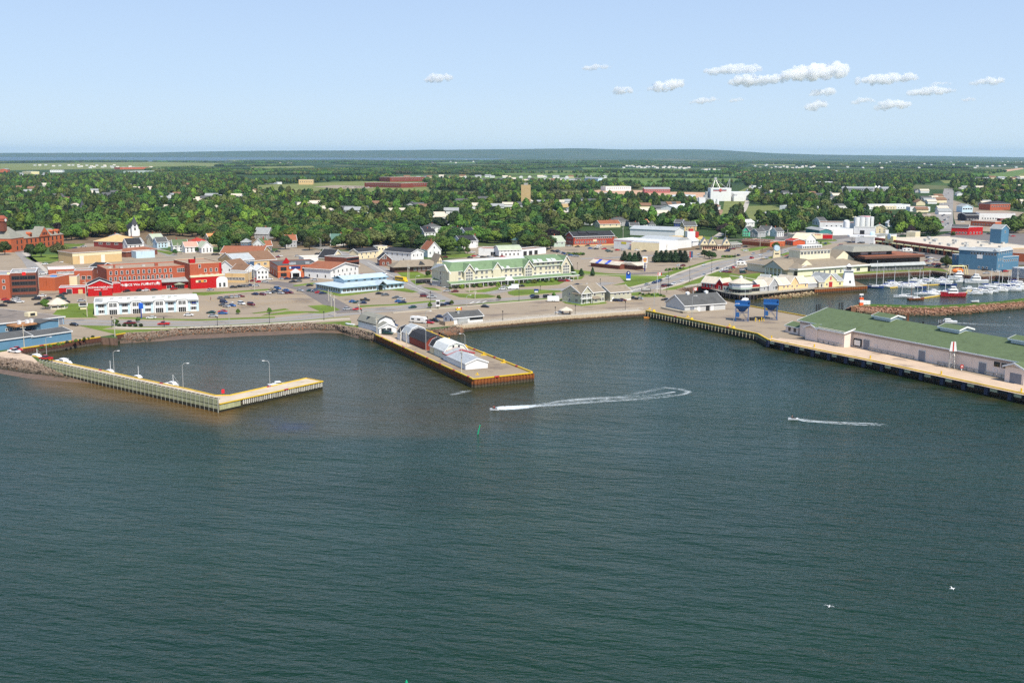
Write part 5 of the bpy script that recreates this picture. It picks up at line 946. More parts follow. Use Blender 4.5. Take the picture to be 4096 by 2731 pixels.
# post office with clock tower
po=house((98,1000),(256,980),18,9.0,'deck',5.2,"orgbrick","slate","red sandstone town hall with clock tower and slate mansard roof","town hall",wins=[('f',9,5.2,1.4,2.6,0,.02,.98,M_DTRIM),('f',9,1.2,1.4,2.6,0,.02,.98,M_DTRIM)],ov=.3,trim=M_CHIM);L=po["L"]
MB().exv([(L*.36,9),(L*.5,16.4),(L*.64,9)],-.7,5).build("gable",WM("orgbrick"),po);MB().exv([(L*.35,9),(L*.5,16.9),(L*.65,9),(L*.65,8.6),(L*.5,16.3),(L*.35,8.6)],-.75,8).build("gable_roof",RM("slate"),po);add_win(po,L,18,'f',[L*.46,L*.5,L*.54],10.4,1.0,1.8,M_DTRIM,0,out=.75)
for f_ in(.2,.76,.9):MB().box(L*f_-1.4,L*f_+1.4,.8,4,9.6,12.2).exv([(L*f_-1.8,12),(L*f_,13.4),(L*f_+1.8,12)],.5,5).build("dormer",WM("orgbrick"),po);add_win(po,L,18,'f',[L*f_],10,1.4,1.6,M_DTRIM,0,out=-.75)
pw_=house((47,1010),(98,1002),16,10.5,'deck',8.5,"orgbrick","slate","town hall wing","wing",wins=[('f',2,6.0,1.4,2.6,0,.3,.98,M_DTRIM),('f',2,1.4,1.4,2.6,0,.3,.98,M_DTRIM)],ov=.2,trim=M_CHIM,name="corner_wing");pw_.parent=po;pw_.matrix_parent_inverse=po.matrix_basis.inverted()if False else(Matrix.Translation(po.location)@Matrix.Rotation(po.rotation_euler.z,4,'Z')).inverted()
for k_ in("label","category"):del pw_[k_]
tw=empty("clock_tower",(3.5,8,16));tw.parent=pw_;MB().box(-2.2,2.2,-2.2,2.2,0,7.5).build("shaft",WM("dkbrick"),tw);MB().frus((-3,3,-3,3),(-1,1,-1,1),9.5,12).box(-2.7,2.7,-2.7,2.7,7.5,9.5).build("belfry",M_CHIM,tw);MB().tube((0,-2.9,8.5),(0,-2.6,8.5),1.3,n=14).build("clock_face",M_TRIM,tw);MB().box(-2,-.8,0,1.2,-6,1.4).build("chimney",M_CHIM,tw,(12,0,0))
# blue fish plant at the frame edge
M_FB=mat("plant_blue_siding",lin((92,132,158)),.7,.06,.3,lines=(2.5,'X',.05));M_PR=mat("worn_tar_roof",lin((132,120,108)),.9,.2,.12,dirt=(lin((100,92,84)),.12,.5,(1,1,1)))
fp=house((-330,1382),(257,1297),46,3.6,'gv',0.8,"blue",M_PR,"big blue fish plant with worn flat-pitched roof at the water","plant",wm=M_FB,ov=.5,wins=[('f',1,1.2,2.2,1.9,1,.66,.72),('f',2,.8,1.5,.9,1,.56,.66)]);L=fp["L"];add_door(fp,L,46,'f',L*.975,2.0,2.8,M_DOCK);MB().box(L*.74,L*.87,-8,0,0,3.6).build("projecting_block",M_FB,fp);MB().exv([(L*.73,3.5),(L*.80,4.2),(L*.88,3.5),(L*.88,3.3),(L*.80,4.0),(L*.73,3.3)],-8.4,.5).build("block_roof",RM("dkgrey"),fp);c=empty("roof_unit",(L*.86,10,4.0));c.parent=fp;MB().box(-2.2,2.2,-1.4,1.4,0,1.8).build("casing",WM("cream"),c);MB().box(-1.2,1.2,-1.45,-1.4,.3,1.5).build("grille",M_DARK,c)
fa=house((-330,1449),(130,1383),14,4.2,'gu',1.5,"blue","dkgrey","long blue fish plant annex with black roof along the weedy bank","plant annex",wm=M_FB,ov=.4);fb=house((128,1383),(287,1359.5),13,3.8,'gu',1.1,"blue","dkgrey","blue fish plant annex with charcoal roof nearest the yellow-capped wall","plant annex",wm=M_FB,ov=.4)
vents(fp,[(L*.63,-4,3.6),(L*.68,-4.6,3.6),(L*.71,-4.6,3.6)],M_TRIM,size=(1.2,1.2,1.4));MB().box(L*.58,L*.75,-6.5,0,2.8,3.5).build("rust_roof",mat("rust_roof",lin((165,118,78)),.9,.2),fp)
e=empty("gazebo",at(232,1235),0,"round pale-roofed gazebo on the green","gazebo");MB().cone((0,0),5.2,2.6,4.4,2.4,8).cone((0,0),2.4,4.4,5.6,.1,8).build("roof",RM("beige"),e);mb=MB();[mb.box(4.3*math.cos(t)-.12,4.3*math.cos(t)+.12,4.3*math.sin(t)-.12,4.3*math.sin(t)+.12,0,2.7)for t in np.arange(.4,6.6,math.pi/4)];mb.build("posts",M_TRIM,e);MB().cone((0,0),4.5,0,.9,4.5,8).build("base",mat("deck_edge_concrete",(0,0,0)),e)
house((321,1239),(347,1238),3,2.3,'gu',.8,"cream","black","tiny cream shed with black roof on the green","shed",clr=False);MB
# hotel
ht=house((1795,1152),(2276,1116),19,9.3,'deck',4.4,"beige","hgreen","long three-storey beige hotel with green roof and wraparound porch","hotel",ov=.6);L=ht["L"];M_GR=RM("hgreen")
MB().box(6,L-22,7,18,13.0,13.8).build("flat_roof",RM("white"),ht)
def hbay(u,w,dep,peak,big=True):
    b_=empty("gabled_bay",(0,0,0));b_.parent=ht;MB().box(u-w/2,u+w/2,-dep,.1,0,9.2).exv([(u-w/2,9.0),(u,peak),(u+w/2,9.0)],-dep,-dep+.3).build("wall",WM("beige"),b_)
    e=[(u-w/2-.8,8.7),(u,peak+.5),(u+w/2+.8,8.7)];MB().exv(e+[(a,z-.3)for a,z in reversed(e)],-dep-.6,8).build("roof",M_GR,b_);MB().exv([(a,z+.06)for a,z in e]+[(a,z-.55)for a,z in reversed(e)],-dep-.75,-dep-.6).build("roof_edge",M_TRIM,b_)
    if big:
        for z_,hh_ in((3.9,1.3),(5.8,1.0),(7.4,1.2)):add_win(ht,L,19,'f',[u-1.6,u,u+1.6],z_,1.25,hh_,None,1,out=dep+.02)
        add_win(ht,L,19,'f',[u],9.0,1.4,1.2,None,1,out=dep+.02)
hu=lambda x:(at(x,1152-(x-1795)*.075)-ht.location).length
hbay(hu(1871),6.4,1.6,12.8);hbay(hu(2108),6.2,1.6,12.8);hbay(hu(1986),5.6,.6,12.6,False);hbay(L-3.2,7.0,1.2,14.2)
MB().box(hu(2130),L-6.5,-.1,6,9.2,11.9).exu([(-.9,11.7),(9,14.6),(9,14.2),(-.9,11.4)],hu(2130),L-3).build("top_floor",WM("beige"),ht);MB().exu([(-1.1,11.8),(9,14.8),(9,14.5),(-1.1,11.5)],hu(2130)-.5,L-4).build("top_roof",M_GR,ht);MB().exu([(-1.15,11.85),(-1.0,11.85),(-1.0,11.3),(-1.15,11.3)],hu(2130)-.5,L-4).build("roof_edge",M_TRIM,ht);add_win(ht,L,19,'f',[hu(2150),hu(2172),hu(2192),hu(2210),hu(2232)],9.7,1.6,1.4,None,1,out=.12)
for z_ in(3.9,6.9):
    add_win(ht,L,19,'f',[hu(x)for x in(1820,1838,1905,1928,1946,1972,1986,2000,2023,2044,2062,2080,2140,2162,2184,2198,2213,2230,2246)],z_,1.5,1.5,None,1,out=.05 if True else 0)
for x in(1905,2007,2030,2140,2160,2195,2214):u=hu(x);z0_=12 if x>2130 else 9.3;MB().exv([(u-1.3,z0_-.2),(u,z0_+1.2),(u+1.3,z0_-.2)],-1.2,3).build("dormer",M_TRIM,ht)
MB().box(-9,0,2,10,0,11.2).build("end_tower",WM("beige"),ht)if False else None
tg=empty("end_wing",(0,0,0));tg.parent=ht;MB().box(-.1,4.8,-3.4,8,0,9.6).build("wall",WM("beige"),tg)if False else MB().box(-.5,5.5,-1.5,.1,0,9.2).build("wall",WM("beige"),tg)
MB().exu([(-4,8.6),(3,13.2),(9.5,13.2),(19,9.0),(19,8.8),(3,12.8),(-4,8.3)],-1.3,-.9).build("gable_edge",M_TRIM,tg);MB().exu([(0,9.2),(4,13),(14,13),(19,9.2)],-.9,.2).build("gable",WM("beige"),tg);add_win(ht,L,19,'l',[10,],1.2,1.2,1.6,None,0,out=.02);add_win(ht,L,19,'l',[10,],4.2,1.2,1.6,None,0,out=.02);add_win(ht,L,19,'l',[10],7.0,1.2,1.6,None,0,out=.02)
pc=empty("porch",(0,0,0));pc.parent=ht;MB().exu([(-4.6,2.7),(-.1,4.1),(-.1,3.85),(-4.6,2.45)],-1.5,L+4.5).exv([(L,4.1),(L+4.6,2.7),(L+4.6,2.45),(L,3.85)],-4,10).build("roof",M_GR,pc);mb=MB();[mb.box(u-.12,u+.12,-4.3,-4.06,0,2.6)for u in np.arange(-1,L+5,3.1)];mb.box(-1.5,L+4.5,-4.65,-4.5,2.35,2.72).box(-1.5,L+4.5,-.9,-.02,3.9,4.25);mb.build("columns",M_TRIM,pc);add_win(ht,L,19,'f',spread(16,2,L-2),.4,2.0,1.9,None,1)
u=hu(2018);MB().exv([(u-2.4,2.6),(u,4.8),(u+2.4,2.6)],-7,-3).build("gable",M_TRIM,pc);mb=MB();[mb.box(x-.15,x+.15,-6.9,-6.6,0,2.7)for x in(u-2.2,u+2.2)];mb.build("columns",M_TRIM,pc)
house((1728,1142),(1766,1146),8,3.4,'gu',2.0,"grey","green","small green-roofed service shed at the hotel's end","service shed")
# blue-roofed clinic
cl=house((1365,1174),(1615,1152),ldist((1258,1156),(1365,1174)),3.2,'hip',2.2,"pblue","bluegrey","wide low clinic with pale blue hipped roof and clerestory","clinic",ov=1.2,trim=mat("blue_fascia",lin((110,150,170)),.6),wins=[('f',9,.8,1.8,1.5,1,.02,.55),('f',4,.8,1.4,1.5,0,.7,.98),('l',10,.7,1.8,1.7,1)]);L,D_=cl["L"],cl["D"]
c=empty("clerestory",(0,0,0));c.parent=cl;MB().box(L*.18,L*.86,D_*.32,D_*.75,3.6,6.4).build("wall",WM("pblue"),c);add_roof(c,L*.68,D_*.43,6.4,'gu',1.6,RM("bluegrey"),mat("blue_fascia",(0,0,0)),.8,x0=L*.18,y0=D_*.32);add_win(c,L,D_,'f',[L*f_ for f_ in(.25,.37,.5,.62,.75,.82)],5.0,1.6,.8,None,0,out=-D_*.32+.05)
MB().exv([(L*.55,3.2),(L*.62,5.6),(L*.69,3.2),(L*.69,2.9),(L*.62,5.2),(L*.55,2.9)],-2.6,3).build("entrance_gable",RM("bluegrey"),cl);MB().box(L*.59,L*.65,-.3,0,0,4.4).build("entrance_glass",M_GLASS,cl)
# brick bank and neighbours
bk_=house((1112,1113),(1282,1107),ldist((1078,1096),(1112,1113))+8,7.8,'flat',0,"orgbrick","dkgrey","two-storey orange brick bank with white gabled entrance","bank",trim=mat("dark_cap",lin((90,90,88))),wins=[('f',2,4.6,1.7,2.0,1,.07,.2,M_DTRIM),('f',5,4.6,1.7,2.0,1,.57,.98,M_DTRIM),('f',2,1.0,1.7,2.0,1,.07,.2,M_DTRIM),('l',7,4.6,1.2,2.0,0),('l',3,1.0,1.4,2.0,0)]);L=bk_["L"]
MB().box(-.05,L+.05,-.07,0,3.9,4.15).box(-.07,0,0,bk_["D"],3.9,4.15).build("stone_band",WM("tan"),bk_);MB().box(L*.26,L*.53,-.25,0,5.4,7.1).build("sign_board",mat("sign_navy",lin((30,40,95))),bk_);MB().box(L*.27,L*.31,-.32,-.25,5.6,6.9).build("sign_emblem",WM("pblue"),bk_);letters(bk_,"BANK",L*.34,-.3,6.6,.6,M_YEL)if False else None
MB().exv([(L*.29,3.6),(L*.41,5.8),(L*.53,3.6)],-2.4,0).box(L*.29,L*.53,-2.2,0,3.0,3.6).box(L*.30,L*.33,-2.2,-1.6,0,3.1).box(L*.49,L*.52,-2.2,-1.6,0,3.1).build("entrance_gable",M_TRIM,bk_);MB().box(L*.33,L*.49,-.3,-.05,0,2.9).build("entrance_glass",M_GLASS,bk_);vents(bk_,[(L*.35,6,7.2),(L*.42,8,7.2),(L*.75,9,7.2)],M_STEEL,size=(2.6,2,1.4));MB().exv([(L*.2,7.4),(L*.3,11),(L*.4,7.4)],14,17).build("red_shed",WM("red"),bk_)
ww=house((1323,1117),(1434,1100),ldist((1285,1107),(1323,1117))+4,6.2,'gv',3.0,"white","rbrown","big white gabled building with rust brown roof behind the clinic","building",ov=.8,trim=M_TRIM,wins=[('f',6,3.6,1.1,1.5,0),('f',5,.8,1.1,1.4,0),('l',3,.8,1.1,1.6)])
bo=house((1385,1068),(1437,1062),20,6.4,'flat',0,"dkbrick","slate","brown brick office with two dark window bands","office");MB().box(.3,bo["L"]-.3,-.1,0,4.2,5.6).box(.3,bo["L"]-.3,-.1,0,1.0,2.6).build("window_band",M_GLASS,bo)
house((1327,1058),(1375,1052),12,4.6,'gv',5.2,"cream","black","cream gabled house with steep black roof beside the brown brick office","house",wins=[('f',1,4.2,1.2,1.4,0,.4,.6)])
house((1215,1050),(1300,1047),16,3.4,'flat',0,"white","beige","low pale flat roof behind the orange brick bank","store")
house((1434,1038),(1514,1030),9,5.4,'gu',2.2,"cream","black","long cream house with black roof and rooftop room","house",wins=[('f',4,3.0,1.0,1.4),('f',3,.6,1.0,1.4)]);house((1512,1028),(1550,1026),8,7.8,'flat',0,"cream","maroon" if False else "brown","cream flat-topped house with a wooden deck","house",wins=[('f',3,5.4,1.0,1.0)])
house((1518,1064),(1567,1063),13,4.8,'gv',3.6,"dkbrick","black","dark brown shingled house with white-framed windows at the crossing","house",wins=[('f',2,4.8,1.0,1.8,0,.2,.6),('f',2,1.0,1.2,1.4,0,.15,.85),('l',3,1,1,1.4)])
lh=house((1645,1048),(1695,1043),28,6.6,'gv',2.2,"white","black","long white hall with black roof beside the station","hall",wins=[('f',3,3.8,1.0,1.4),('l',5,3.8,1,1.4),('l',2,.5,1,1.4)])
house((1572,1038),(1580,1036),1,1,'flat',0,"white","grey","small white shed beside the dark brown shingled house","shed")
house((1711,1030),(1764,1028),15,5.8,'gv',5.6,"white","rbrown","tall white gabled house with steep red-brown roof","house",wins=[('f',1,6.6,1,1.2),('f',3,2.6,1,1.4)],chim=1)
sn_=house((1578,1091),(1760,1084),11,3.6,'hip',3.8,"brown","taupe","old railway station with broad taupe hipped roof and timbered gable","station",ov=1.6,trim=M_DTRIM,wins=[('f',6,1.0,1.6,1.6,1,.4,.98)]);L=sn_["L"]
MB().exv([(L*.52,4.2),(L*.6,6.6),(L*.68,4.2)],-.2,4).build("dormer",M_DTRIM,sn_);b_=empty("timbered_wing",(0,0,0));b_.parent=sn_;MB().box(L*.9,L*1.08,-2,10,0,5).exv([(L*.9,4.9),(L*.99,10),(L*1.08,4.9)],-2,-1.7).build("wall",WM("cream"),b_);pr=[(L*.87,4.4),(L*.99,11),(L*1.11,4.4)];MB().exv(pr+[(a,z-.35)for a,z in reversed(pr)],-3,11).build("roof",RM("taupe"),b_);mb=MB();[mb.box(L*f_-.1,L*f_+.1,-2.1,-1.98,4.6,7.8)for f_ in(.955,.99,1.025)];mb.box(L*.93,L*1.05,-2.1,-1.98,6.4,6.7).box(L*.9,L*1.08,-2.1,-1.98,4.4,4.8);mb.build("timbering",M_DTRIM,b_)
# white shop row behind the hotel
house((1914,1022),(1995,1024),14,5.4,'flat',0,"white","rbrown","white flat-roofed shop with dark doorway behind the hotel","shop",wins=[('f',3,.4,1.4,2.4,0,.6,.95,M_DTRIM)])
house((1996,1027),(2084,1024),11,5.0,'mu',3.0,"white","pgreen","white gambrel shop with red awnings behind the hotel","shop",wins=[('f',5,.8,1.2,1.6),('f',6,3.6,.9,1.0)]);ga=house((2084,1024),(2184,1014),12,4.6,'flat',0,"white","brown","white garage with three black bay doors beside the used-car row","garage",wins=[('f',3,.1,3.6,3.0,0,.05,.7,M_DTRIM)])
rb=house((2294,985),(2455,980),15,8.2,'gu',3.4,"brick2","black","red brick warehouse with black roof and long shed dormers","warehouse",ov=.7,wins=[('f',19,5.8,1.0,1.6),('f',13,2.2,1.0,1.8,0,.02,.82),('l',5,5.8,1,1.6),('l',5,2.2,1.0,1.8)],base=(1.0,WM("tan")));L=rb["L"]
for a_,b__ in((.18,.34),(.40,.62)):MB().exu([(3,9.6),(6.2,11.4),(6.2,9.6)],L*a_,L*b__).build("dormer",WM("white"),rb);MB().exu([(2.2,10.1),(7.2,11.9),(7.2,11.6),(2.2,9.8)],L*a_-.4,L*b__+.4).build("dormer_roof",RM("black"),rb);MB().box(L*a_+1,L*b__-1,2.9,3.0,9.6,9.9).build("dormer_window",M_GLASS,rb)
MB().box(L*.48,L*.57,-.2,-.02,3.4,5.0).build("sign_board",WM("cream"),rb);house((2455,980),(2480,978),10,3.8,'gu',2.4,"maroon","dkbrick" if False else "brown","low maroon lean-to at the red brick warehouse's end","lean-to")
# hardware store
hw=house((2455,993),(2636,1006),26,7.4,'flat',0,"white","white","big white hardware store with red stripe and black doorway","store");L=hw["L"];MB().box(-.05,L+.05,-.08,0,6.1,6.4).build("red_stripe",M_RED,hw);MB().box(L*.17,L*.28,-.14,0,4.0,5.6).build("sign_board",mat("sign_olive",lin((200,190,40))),hw);MB().box(L*.38,L*.55,-2,0,3.6,3.9).build("canopy",M_RED,hw);MB().box(L*.42,L*.54,-.1,0,0,3.2).build("doorway",M_DTRIM,hw);letters(hw,"WINDOWS ROOFING\nDOORS LUMBER",L*.77,-.1,4.0,1.0,M_DTRIM,sx=1.2)
M_WR=WM("white");MB().box(L*.1,L*.9,26,52,0,6.4).build("rear_wing",M_WR,hw);MB().exu([(26,6.4),(39,9),(52,6.4)],L*.1,L*.9).build("rear_roof",RM("lgrey"),hw)
house((2636,1006),(2726,990),24,6.6,'flat',0,"cream","white","white side wing of the hardware store","store wing");house((2520,940),(2700,948),20,6.2,'gu',2.4,"white","lgrey","long white lumber shed behind the hardware store","shed");house((2730,983),(2770,985),12,4.4,'gv',2.6,"white","white","white open-fronted shed with stacked goods","shed",wins=[('f',3,.4,1.4,2.0,0,.1,.9,M_RED)])
e=empty("advert_tower",at(2765,951),.2,"white and red box tower in the lumber yard","sign");MB().box(-5,2.6,-3,3,0,6).build("panel",M_TRIM,e);MB().box(2.7,6,-3,3,0,5.4).build("panel",M_RED,e);MB().box(-2.2,1.2,-2,2,6,8.2).build("top",M_RED,e)
for i in range(26):x=2690+(i%9)*14+random.uniform(-4,4);y=950+(i//9)*7;e=empty("lumber_stack",at(x,y),random.uniform(-.3,.1),"strapped stack of fresh lumber lying in the yard behind the hardware store","lumber","lumber stacks in the yard");MB().box(-2.4,2.4,-.7,.7,.15,random.uniform(.8,1.6)).build("boards",mat("fresh_lumber",lin((232,196,130)),.8,.1,1,lines=(5,'Z',.12)),e);MB().box(-1.8,-1.6,-.7,.7,0,.15).box(1.6,1.8,-.7,.7,0,.15).build("bearers",M_TPOST,e)
# burger restaurant
br=house((2363,1066),(2480,1078),16,3.6,'flat',0,"dkbrick","grey","low brown burger restaurant with two blue roof stripes","restaurant");L=br["L"];MB().exu([(-1.2,2.9),(3.2,5.0),(3.2,4.7),(-1.2,2.6)],-.5,L+.5).build("mansard",RM("beige"),br)
for f_ in(.2,.52):MB().exu([(-1.25,3.0),(3.15,5.1),(3.15,4.95),(-1.25,2.85)],L*f_,L*(f_+.1)).build("blue_stripe",mat("stripe_blue",lin((40,80,190))),br)
MB().box(0,L,3.2,3.5,4.6,5.3).build("red_parapet",WM("red"),br);MB().exv([(L*.5,3),(L+6,4.6),(L+12,3)],4,14).build("dining_roof",RM("beige"),br);MB().box(L,L+10,4.4,13,0,3).build("dining_room",WM("brown"),br);vents(br,[(L*.4,8,3.2),(L*.6,9,3.2),(L*.8,9,3.2)])
e=empty("burger_sign",at(2579,1086),0,"tall white burger restaurant sign on a blue pole","sign");MB().box(-.35,.35,-.3,.3,0,5.6).build("pole",mat("pole_navy",lin((30,40,110))),e);MB().box(-1.65,1.65,-.35,.35,5.6,9.6).build("panel",M_TRIM,e);MB().box(-1.2,1.2,-.3,.3,2.4,3.7).build("letter_board",M_TRIM,e);mb=MB();mb.exv([(1.15*math.cos(t),8.05+.95*math.sin(t))for t in np.linspace(0,math.pi,9)],-.42,-.36);mb.exv([(1.15*math.cos(t),7.15+.95*math.sin(t))for t in np.linspace(math.pi,2*math.pi,9)],-.42,-.36);mb.build("bun_emblem",mat("bun_yellow",lin((245,175,50))),e);letters(e,"BURGER\nKING",0,-.45,7.6,.8,M_RED,sx=.95);letters(e,"DRIVE THRU",0,-.36,3.05,.36,M_DARK)
# ornate shop and brown strip
os_=house((2808,1000),(2915,1000),12,4.4,'gu',3.4,"cream","taupe","ornate cream shop with three spired gables","shop",ov=.6,wins=[('f',12,.8,1.0,2.0,0,.02,.98,M_RED)]);L=os_["L"]
for f_ in(.08,.38,.9):u=L*f_;MB().exv([(u-3.4,4.2),(u,9.4),(u+3.4,4.2)],-1.6,4).build("gable",WM("cream"),os_);e_=[(u-4,3.8),(u,10),(u+4,3.8)];MB().exv(e_+[(a,z-.4)for a,z in reversed(e_)],-1.9,6).build("gable_roof",RM("grey"),os_);MB().cone((u,-1.5),.15,9.6,12,.02,5).build("spire",M_YEL,os_);add_win(os_,L,12,'f',[u],5.4,1.4,1.6,None,1,out=1.65)
house((2916,995),(2965,992),12,3.6,'gu',1.4,"brown","slate","low grey-roofed diner beside the ornate shop","diner",wins=[('f',6,.8,1.4,1.6)]);bp_=house((2968,978),(3080,988),18,4.4,'flat',0,"orgbrick","gravel","brown brick strip with sloping gravel roof and red corner","strip mall");MB().exu([(-1.4,3.2),(4,5.2),(4,4.9),(-1.4,2.9)],0,bp_["L"]).build("mansard",RM("brown"),bp_);vents(bp_,[(bp_["L"]*f_,2.2,4.2)for f_ in(.15,.3,.45,.6,.75,.9)],M_CHIM,size=(.8,.8,.8))
house((3140,978),(3172,982),12,4.0,'gu',1.4,"orange","red","small orange take-away beside the chalet restaurant","takeaway",wins=[('f',3,.6,1.4,1.8)]);house((3168,972),(3224,976),14,4.0,'gu',4.8,"white","cream2","white chalet restaurant with steep cream roof","restaurant",wins=[('r',3,1.0,1.2,1.6),('f',3,.6,1.4,1.8)])
# hip-roofed exhibition hall
eh=house((3190,1107),(3470,1087),46,5.0,'hip',6.5,"cream2w","taupe","large cream hall with taupe hip roof and glazed clerestory","hall",ov=1.0,wins=[('f',7,.9,1.3,1.8,1,.18,.72),('f',1,1.0,3.0,2.0,2,.82,.9)]);L=eh["L"]
MB().box(-1.05,L+1.05,-1.1,-1.0,4.1,5.1).build("fascia",M_TRIM,eh);c=empty("clerestory",(0,0,0));c.parent=eh;MB().box(L*.23,L*.66,13,23,5,14.6).build("wall",WM("cream2w"),c);add_roof(c,L*.43,10,14.6,'deck',1.0,RM("taupe"),M_TRIM,.4,x0=L*.23,y0=13);add_win(c,L,10,'f',spread(9,L*.23,L*.66),12.2,2.0,1.5,None,1,out=-13+.05);c2=empty("upper_clerestory",(0,0,0));c2.parent=eh;MB().box(L*.30,L*.58,15.5,20.5,15.2,17.6).build("wall",M_TRIM,c2);mb=MB();[mb.box(u,u+.9,15.4,15.5,15.9,17.0)for u in np.arange(L*.31,L*.57,1.5)];mb.build("slots",M_DTRIM,c2)
for f_,w_,y_,z_,pk in((.19,11,4,5.6,9.4),(.84,20,11,6.6,12.8)):MB().exv([(L*f_-w_/2,z_),(L*f_-w_*.02,pk),(L*f_+w_/2,z_)],y_,y_+5).build("gable",WM("cream2w"),eh);pr=[(L*f_-w_/2-1,z_-.4),(L*f_-w_*.02,pk+.8),(L*f_+w_/2+1,z_-.4)];MB().exv(pr+[(a,z-.5)for a,z in reversed(pr)],y_+.5,y_+16).build("gable_roof",RM("taupe"),eh)
p2=house((3072,1094),(3150,1104),20,4.6,'gv',4.6,"cream2w","taupe","columned entrance wing of the large cream hall with grey pediment","entrance wing",ov=1.0);Lp=p2["L"];mb=MB();[mb.box(u-.3,u+.3,-4,-3.4,0,4.4)for u in spread(5,0,Lp)];mb.build("columns",M_TRIM,p2);pr=[(-1.2,4.2),(Lp/2,9.4),(Lp+1.2,4.2)];MB().exv(pr+[(a,z-.4)for a,z in reversed(pr)],-4.6,2).build("porch_roof",RM("taupe"),p2);MB().exv([(-.6,4.3),(Lp/2,8.8),(Lp+.6,4.3)],-4.3,-4).build("pediment",WM("grey"),p2);house((3150,1104),(3190,1107),20,4.6,'gu',2,"cream2w","taupe","corner wing linking the cream hall to its columned entrance","wing",wins=[('f',1,.2,2.0,3.0,0,.7,.95,M_DTRIM)])
e=empty("sign_tower",at(3105,1040),0,"cream sign tower with round emblem beside the main road","sign");MB().frus((-2.8,2.8,-1.5,1.5),(-2.2,2.2,-1.2,1.2),0,7.4).build("body",WM("cream"),e);MB().tube((0,-1.5,8.6),(0,1.5,8.6),2.1,n=14).build("emblem",WM("pblue"),e);MB().box(-1.4,1.4,-1.5,-1.35,4.4,5.1).build("slot",M_DTRIM,e)
# dark-fronted pavilion by the marina
pv_=house((3482,1086),(3695,1078),30,3.4,'flat',0,"grey","brown","dark two-tier waterfront office with overhanging brown roofs","office");L=pv_["L"];mb=MB();[mb.box(u,u+.55,-.12,0,.3,3.0)for u in np.arange(.6,L-.6,1.1)];mb.build("window_slots",M_GLASS,pv_);MB().exu([(-1.2,3.3),(.3,5.2),(.6,5.2),(-.9,3.1)],-.6,L+.6).build("sloping_band",RM("lgrey"),pv_);MB().box(2,L-2,2,28,4.6,8.4).build("upper_glazing",mat("bronze_glass",(.05,.04,.035),.2,.1,.5),pv_)
MB().box(-6,L-1,-1.5,30,8.4,9.9).build("upper_roof",WM("brown"),pv_);MB().box(-5.6,L-1.4,-1.1,29.6,9.9,10.0).build("roof_deck",RM("rbrown"),pv_);MB().box(-8,22,8,26,10,12.6).build("top_glazing",M_DTRIM,pv_);add_roof(pv_,36,24,12.6,'deck',3.0,RM("slate"),None,.2,x0=-11,y0=5,names=("top_roof","roof_edge"));[MB().box(a,a+5.5,7.2,8,10.4,12.2).build("roof_screen",RM("lgrey"),pv_)for a in(-3,5.5,11.5)]
# marine blue building
mbb=house((3832,1074),(3985,1085),26,13.0,'flat',0,"marblue","grey","tall slate blue ship-like theatre beside the marina","theatre",wins=[('f',9,10.2,1.2,1.4,0,.3,.98),('r',7,6.6,.9,1.4),('r',6,10.8,.8,.9),('r',4,2.4,.9,1.4),('f',2,.2,2.4,2.6,0,.0,.3),('f',3,1.2,1.0,1.2,0,.5,.8)]);L=mbb["L"];MB().exu([(-.6,12.6),(2,14.6),(2,12.6)],-.5,L+.5).exv([(L-2,12.6),(L-2,14.6),(L+.6,12.6)],-.5,26).build("roof_skirt",RM("lgrey"),mbb);MB().box(L*.48,L*.62,-.12,0,7.6,10.2).build("sign_board",M_TRIM,mbb)
house((3806,1066),(3834,1072),20,8.6,'flat',0,"marblue","grey","lower slate blue wing nearest the pavilion","theatre wing",wins=[('f',1,5.6,1.6,2.2)]);house((3990,1082),(4072,1076),14,8.8,'flat',0,"marblue","grey","lower slate blue wing nearest the grey boat office","theatre wing",wins=[('f',9,5.6,.9,1.2)]);house((4000,1006),(4030,1004),10,18,'gv',3,"marblue","grey","small blue barrel-roofed hut rising behind the theatre","hut",wins=[('f',1,14.4,1.2,1.8)])
house((4046,1108),(4220,1130),16,6.0,'flat',0,"grey","lgrey","grey two-storey boat office at the frame edge","office",wins=[('f',4,3.6,2.2,1.4,1),('f',4,.8,2.2,1.4,1)])
# shopping mall
ml=house((3508,982),(3850,1030),70,6.4,'flat',0,"tan","beige","sprawling shopping mall with pale gravel roof and red-brown arcade","mall");L=ml["L"];MB().box(-.2,L+.2,-2.4,0,4.2,6.6).build("arcade_fascia",mat("arcade_red",lin((138,62,44)),.8,.1),ml)
for u in np.arange(1,L-6,L/11):MB().box(u,u+1.2,-2.4,-1.2,0,4.3).build("pier",WM("orgbrick"),ml);MB().exu([(-3.4,3.8),(-2.2,5.0),(-2.2,3.8)],u+1.4,u+L/11-.2).build("awning",WM("yellow"),ml);MB().box(u+1.4,u+L/11-.4,-.15,0,0,3.8).build("shopfront",M_GLASS,ml)
MB().box(L*.14,L*.24,-2.8,0,5,9.5).build("sign_wall",WM("yellow"),ml);MB().tube((L*.19,-3.2,9),(L*.19,-2.8,9),2.4,n=16).build("round_sign",WM("pblue"),ml);vents(ml,[(L*random.uniform(.05,.95),random.uniform(8,66),6.0)for _ in range(26)],size=(3,2,1.4));house((3850,1030),(4300,1062),60,6.0,'flat',0,"orgbrick","gravel","brick wing of the mall behind the slate blue theatre","mall wing");house((3624,960),(3660,962),10,7.6,'flat',0,"cream","cream2","small cream rooftop block at the mall's back","block")
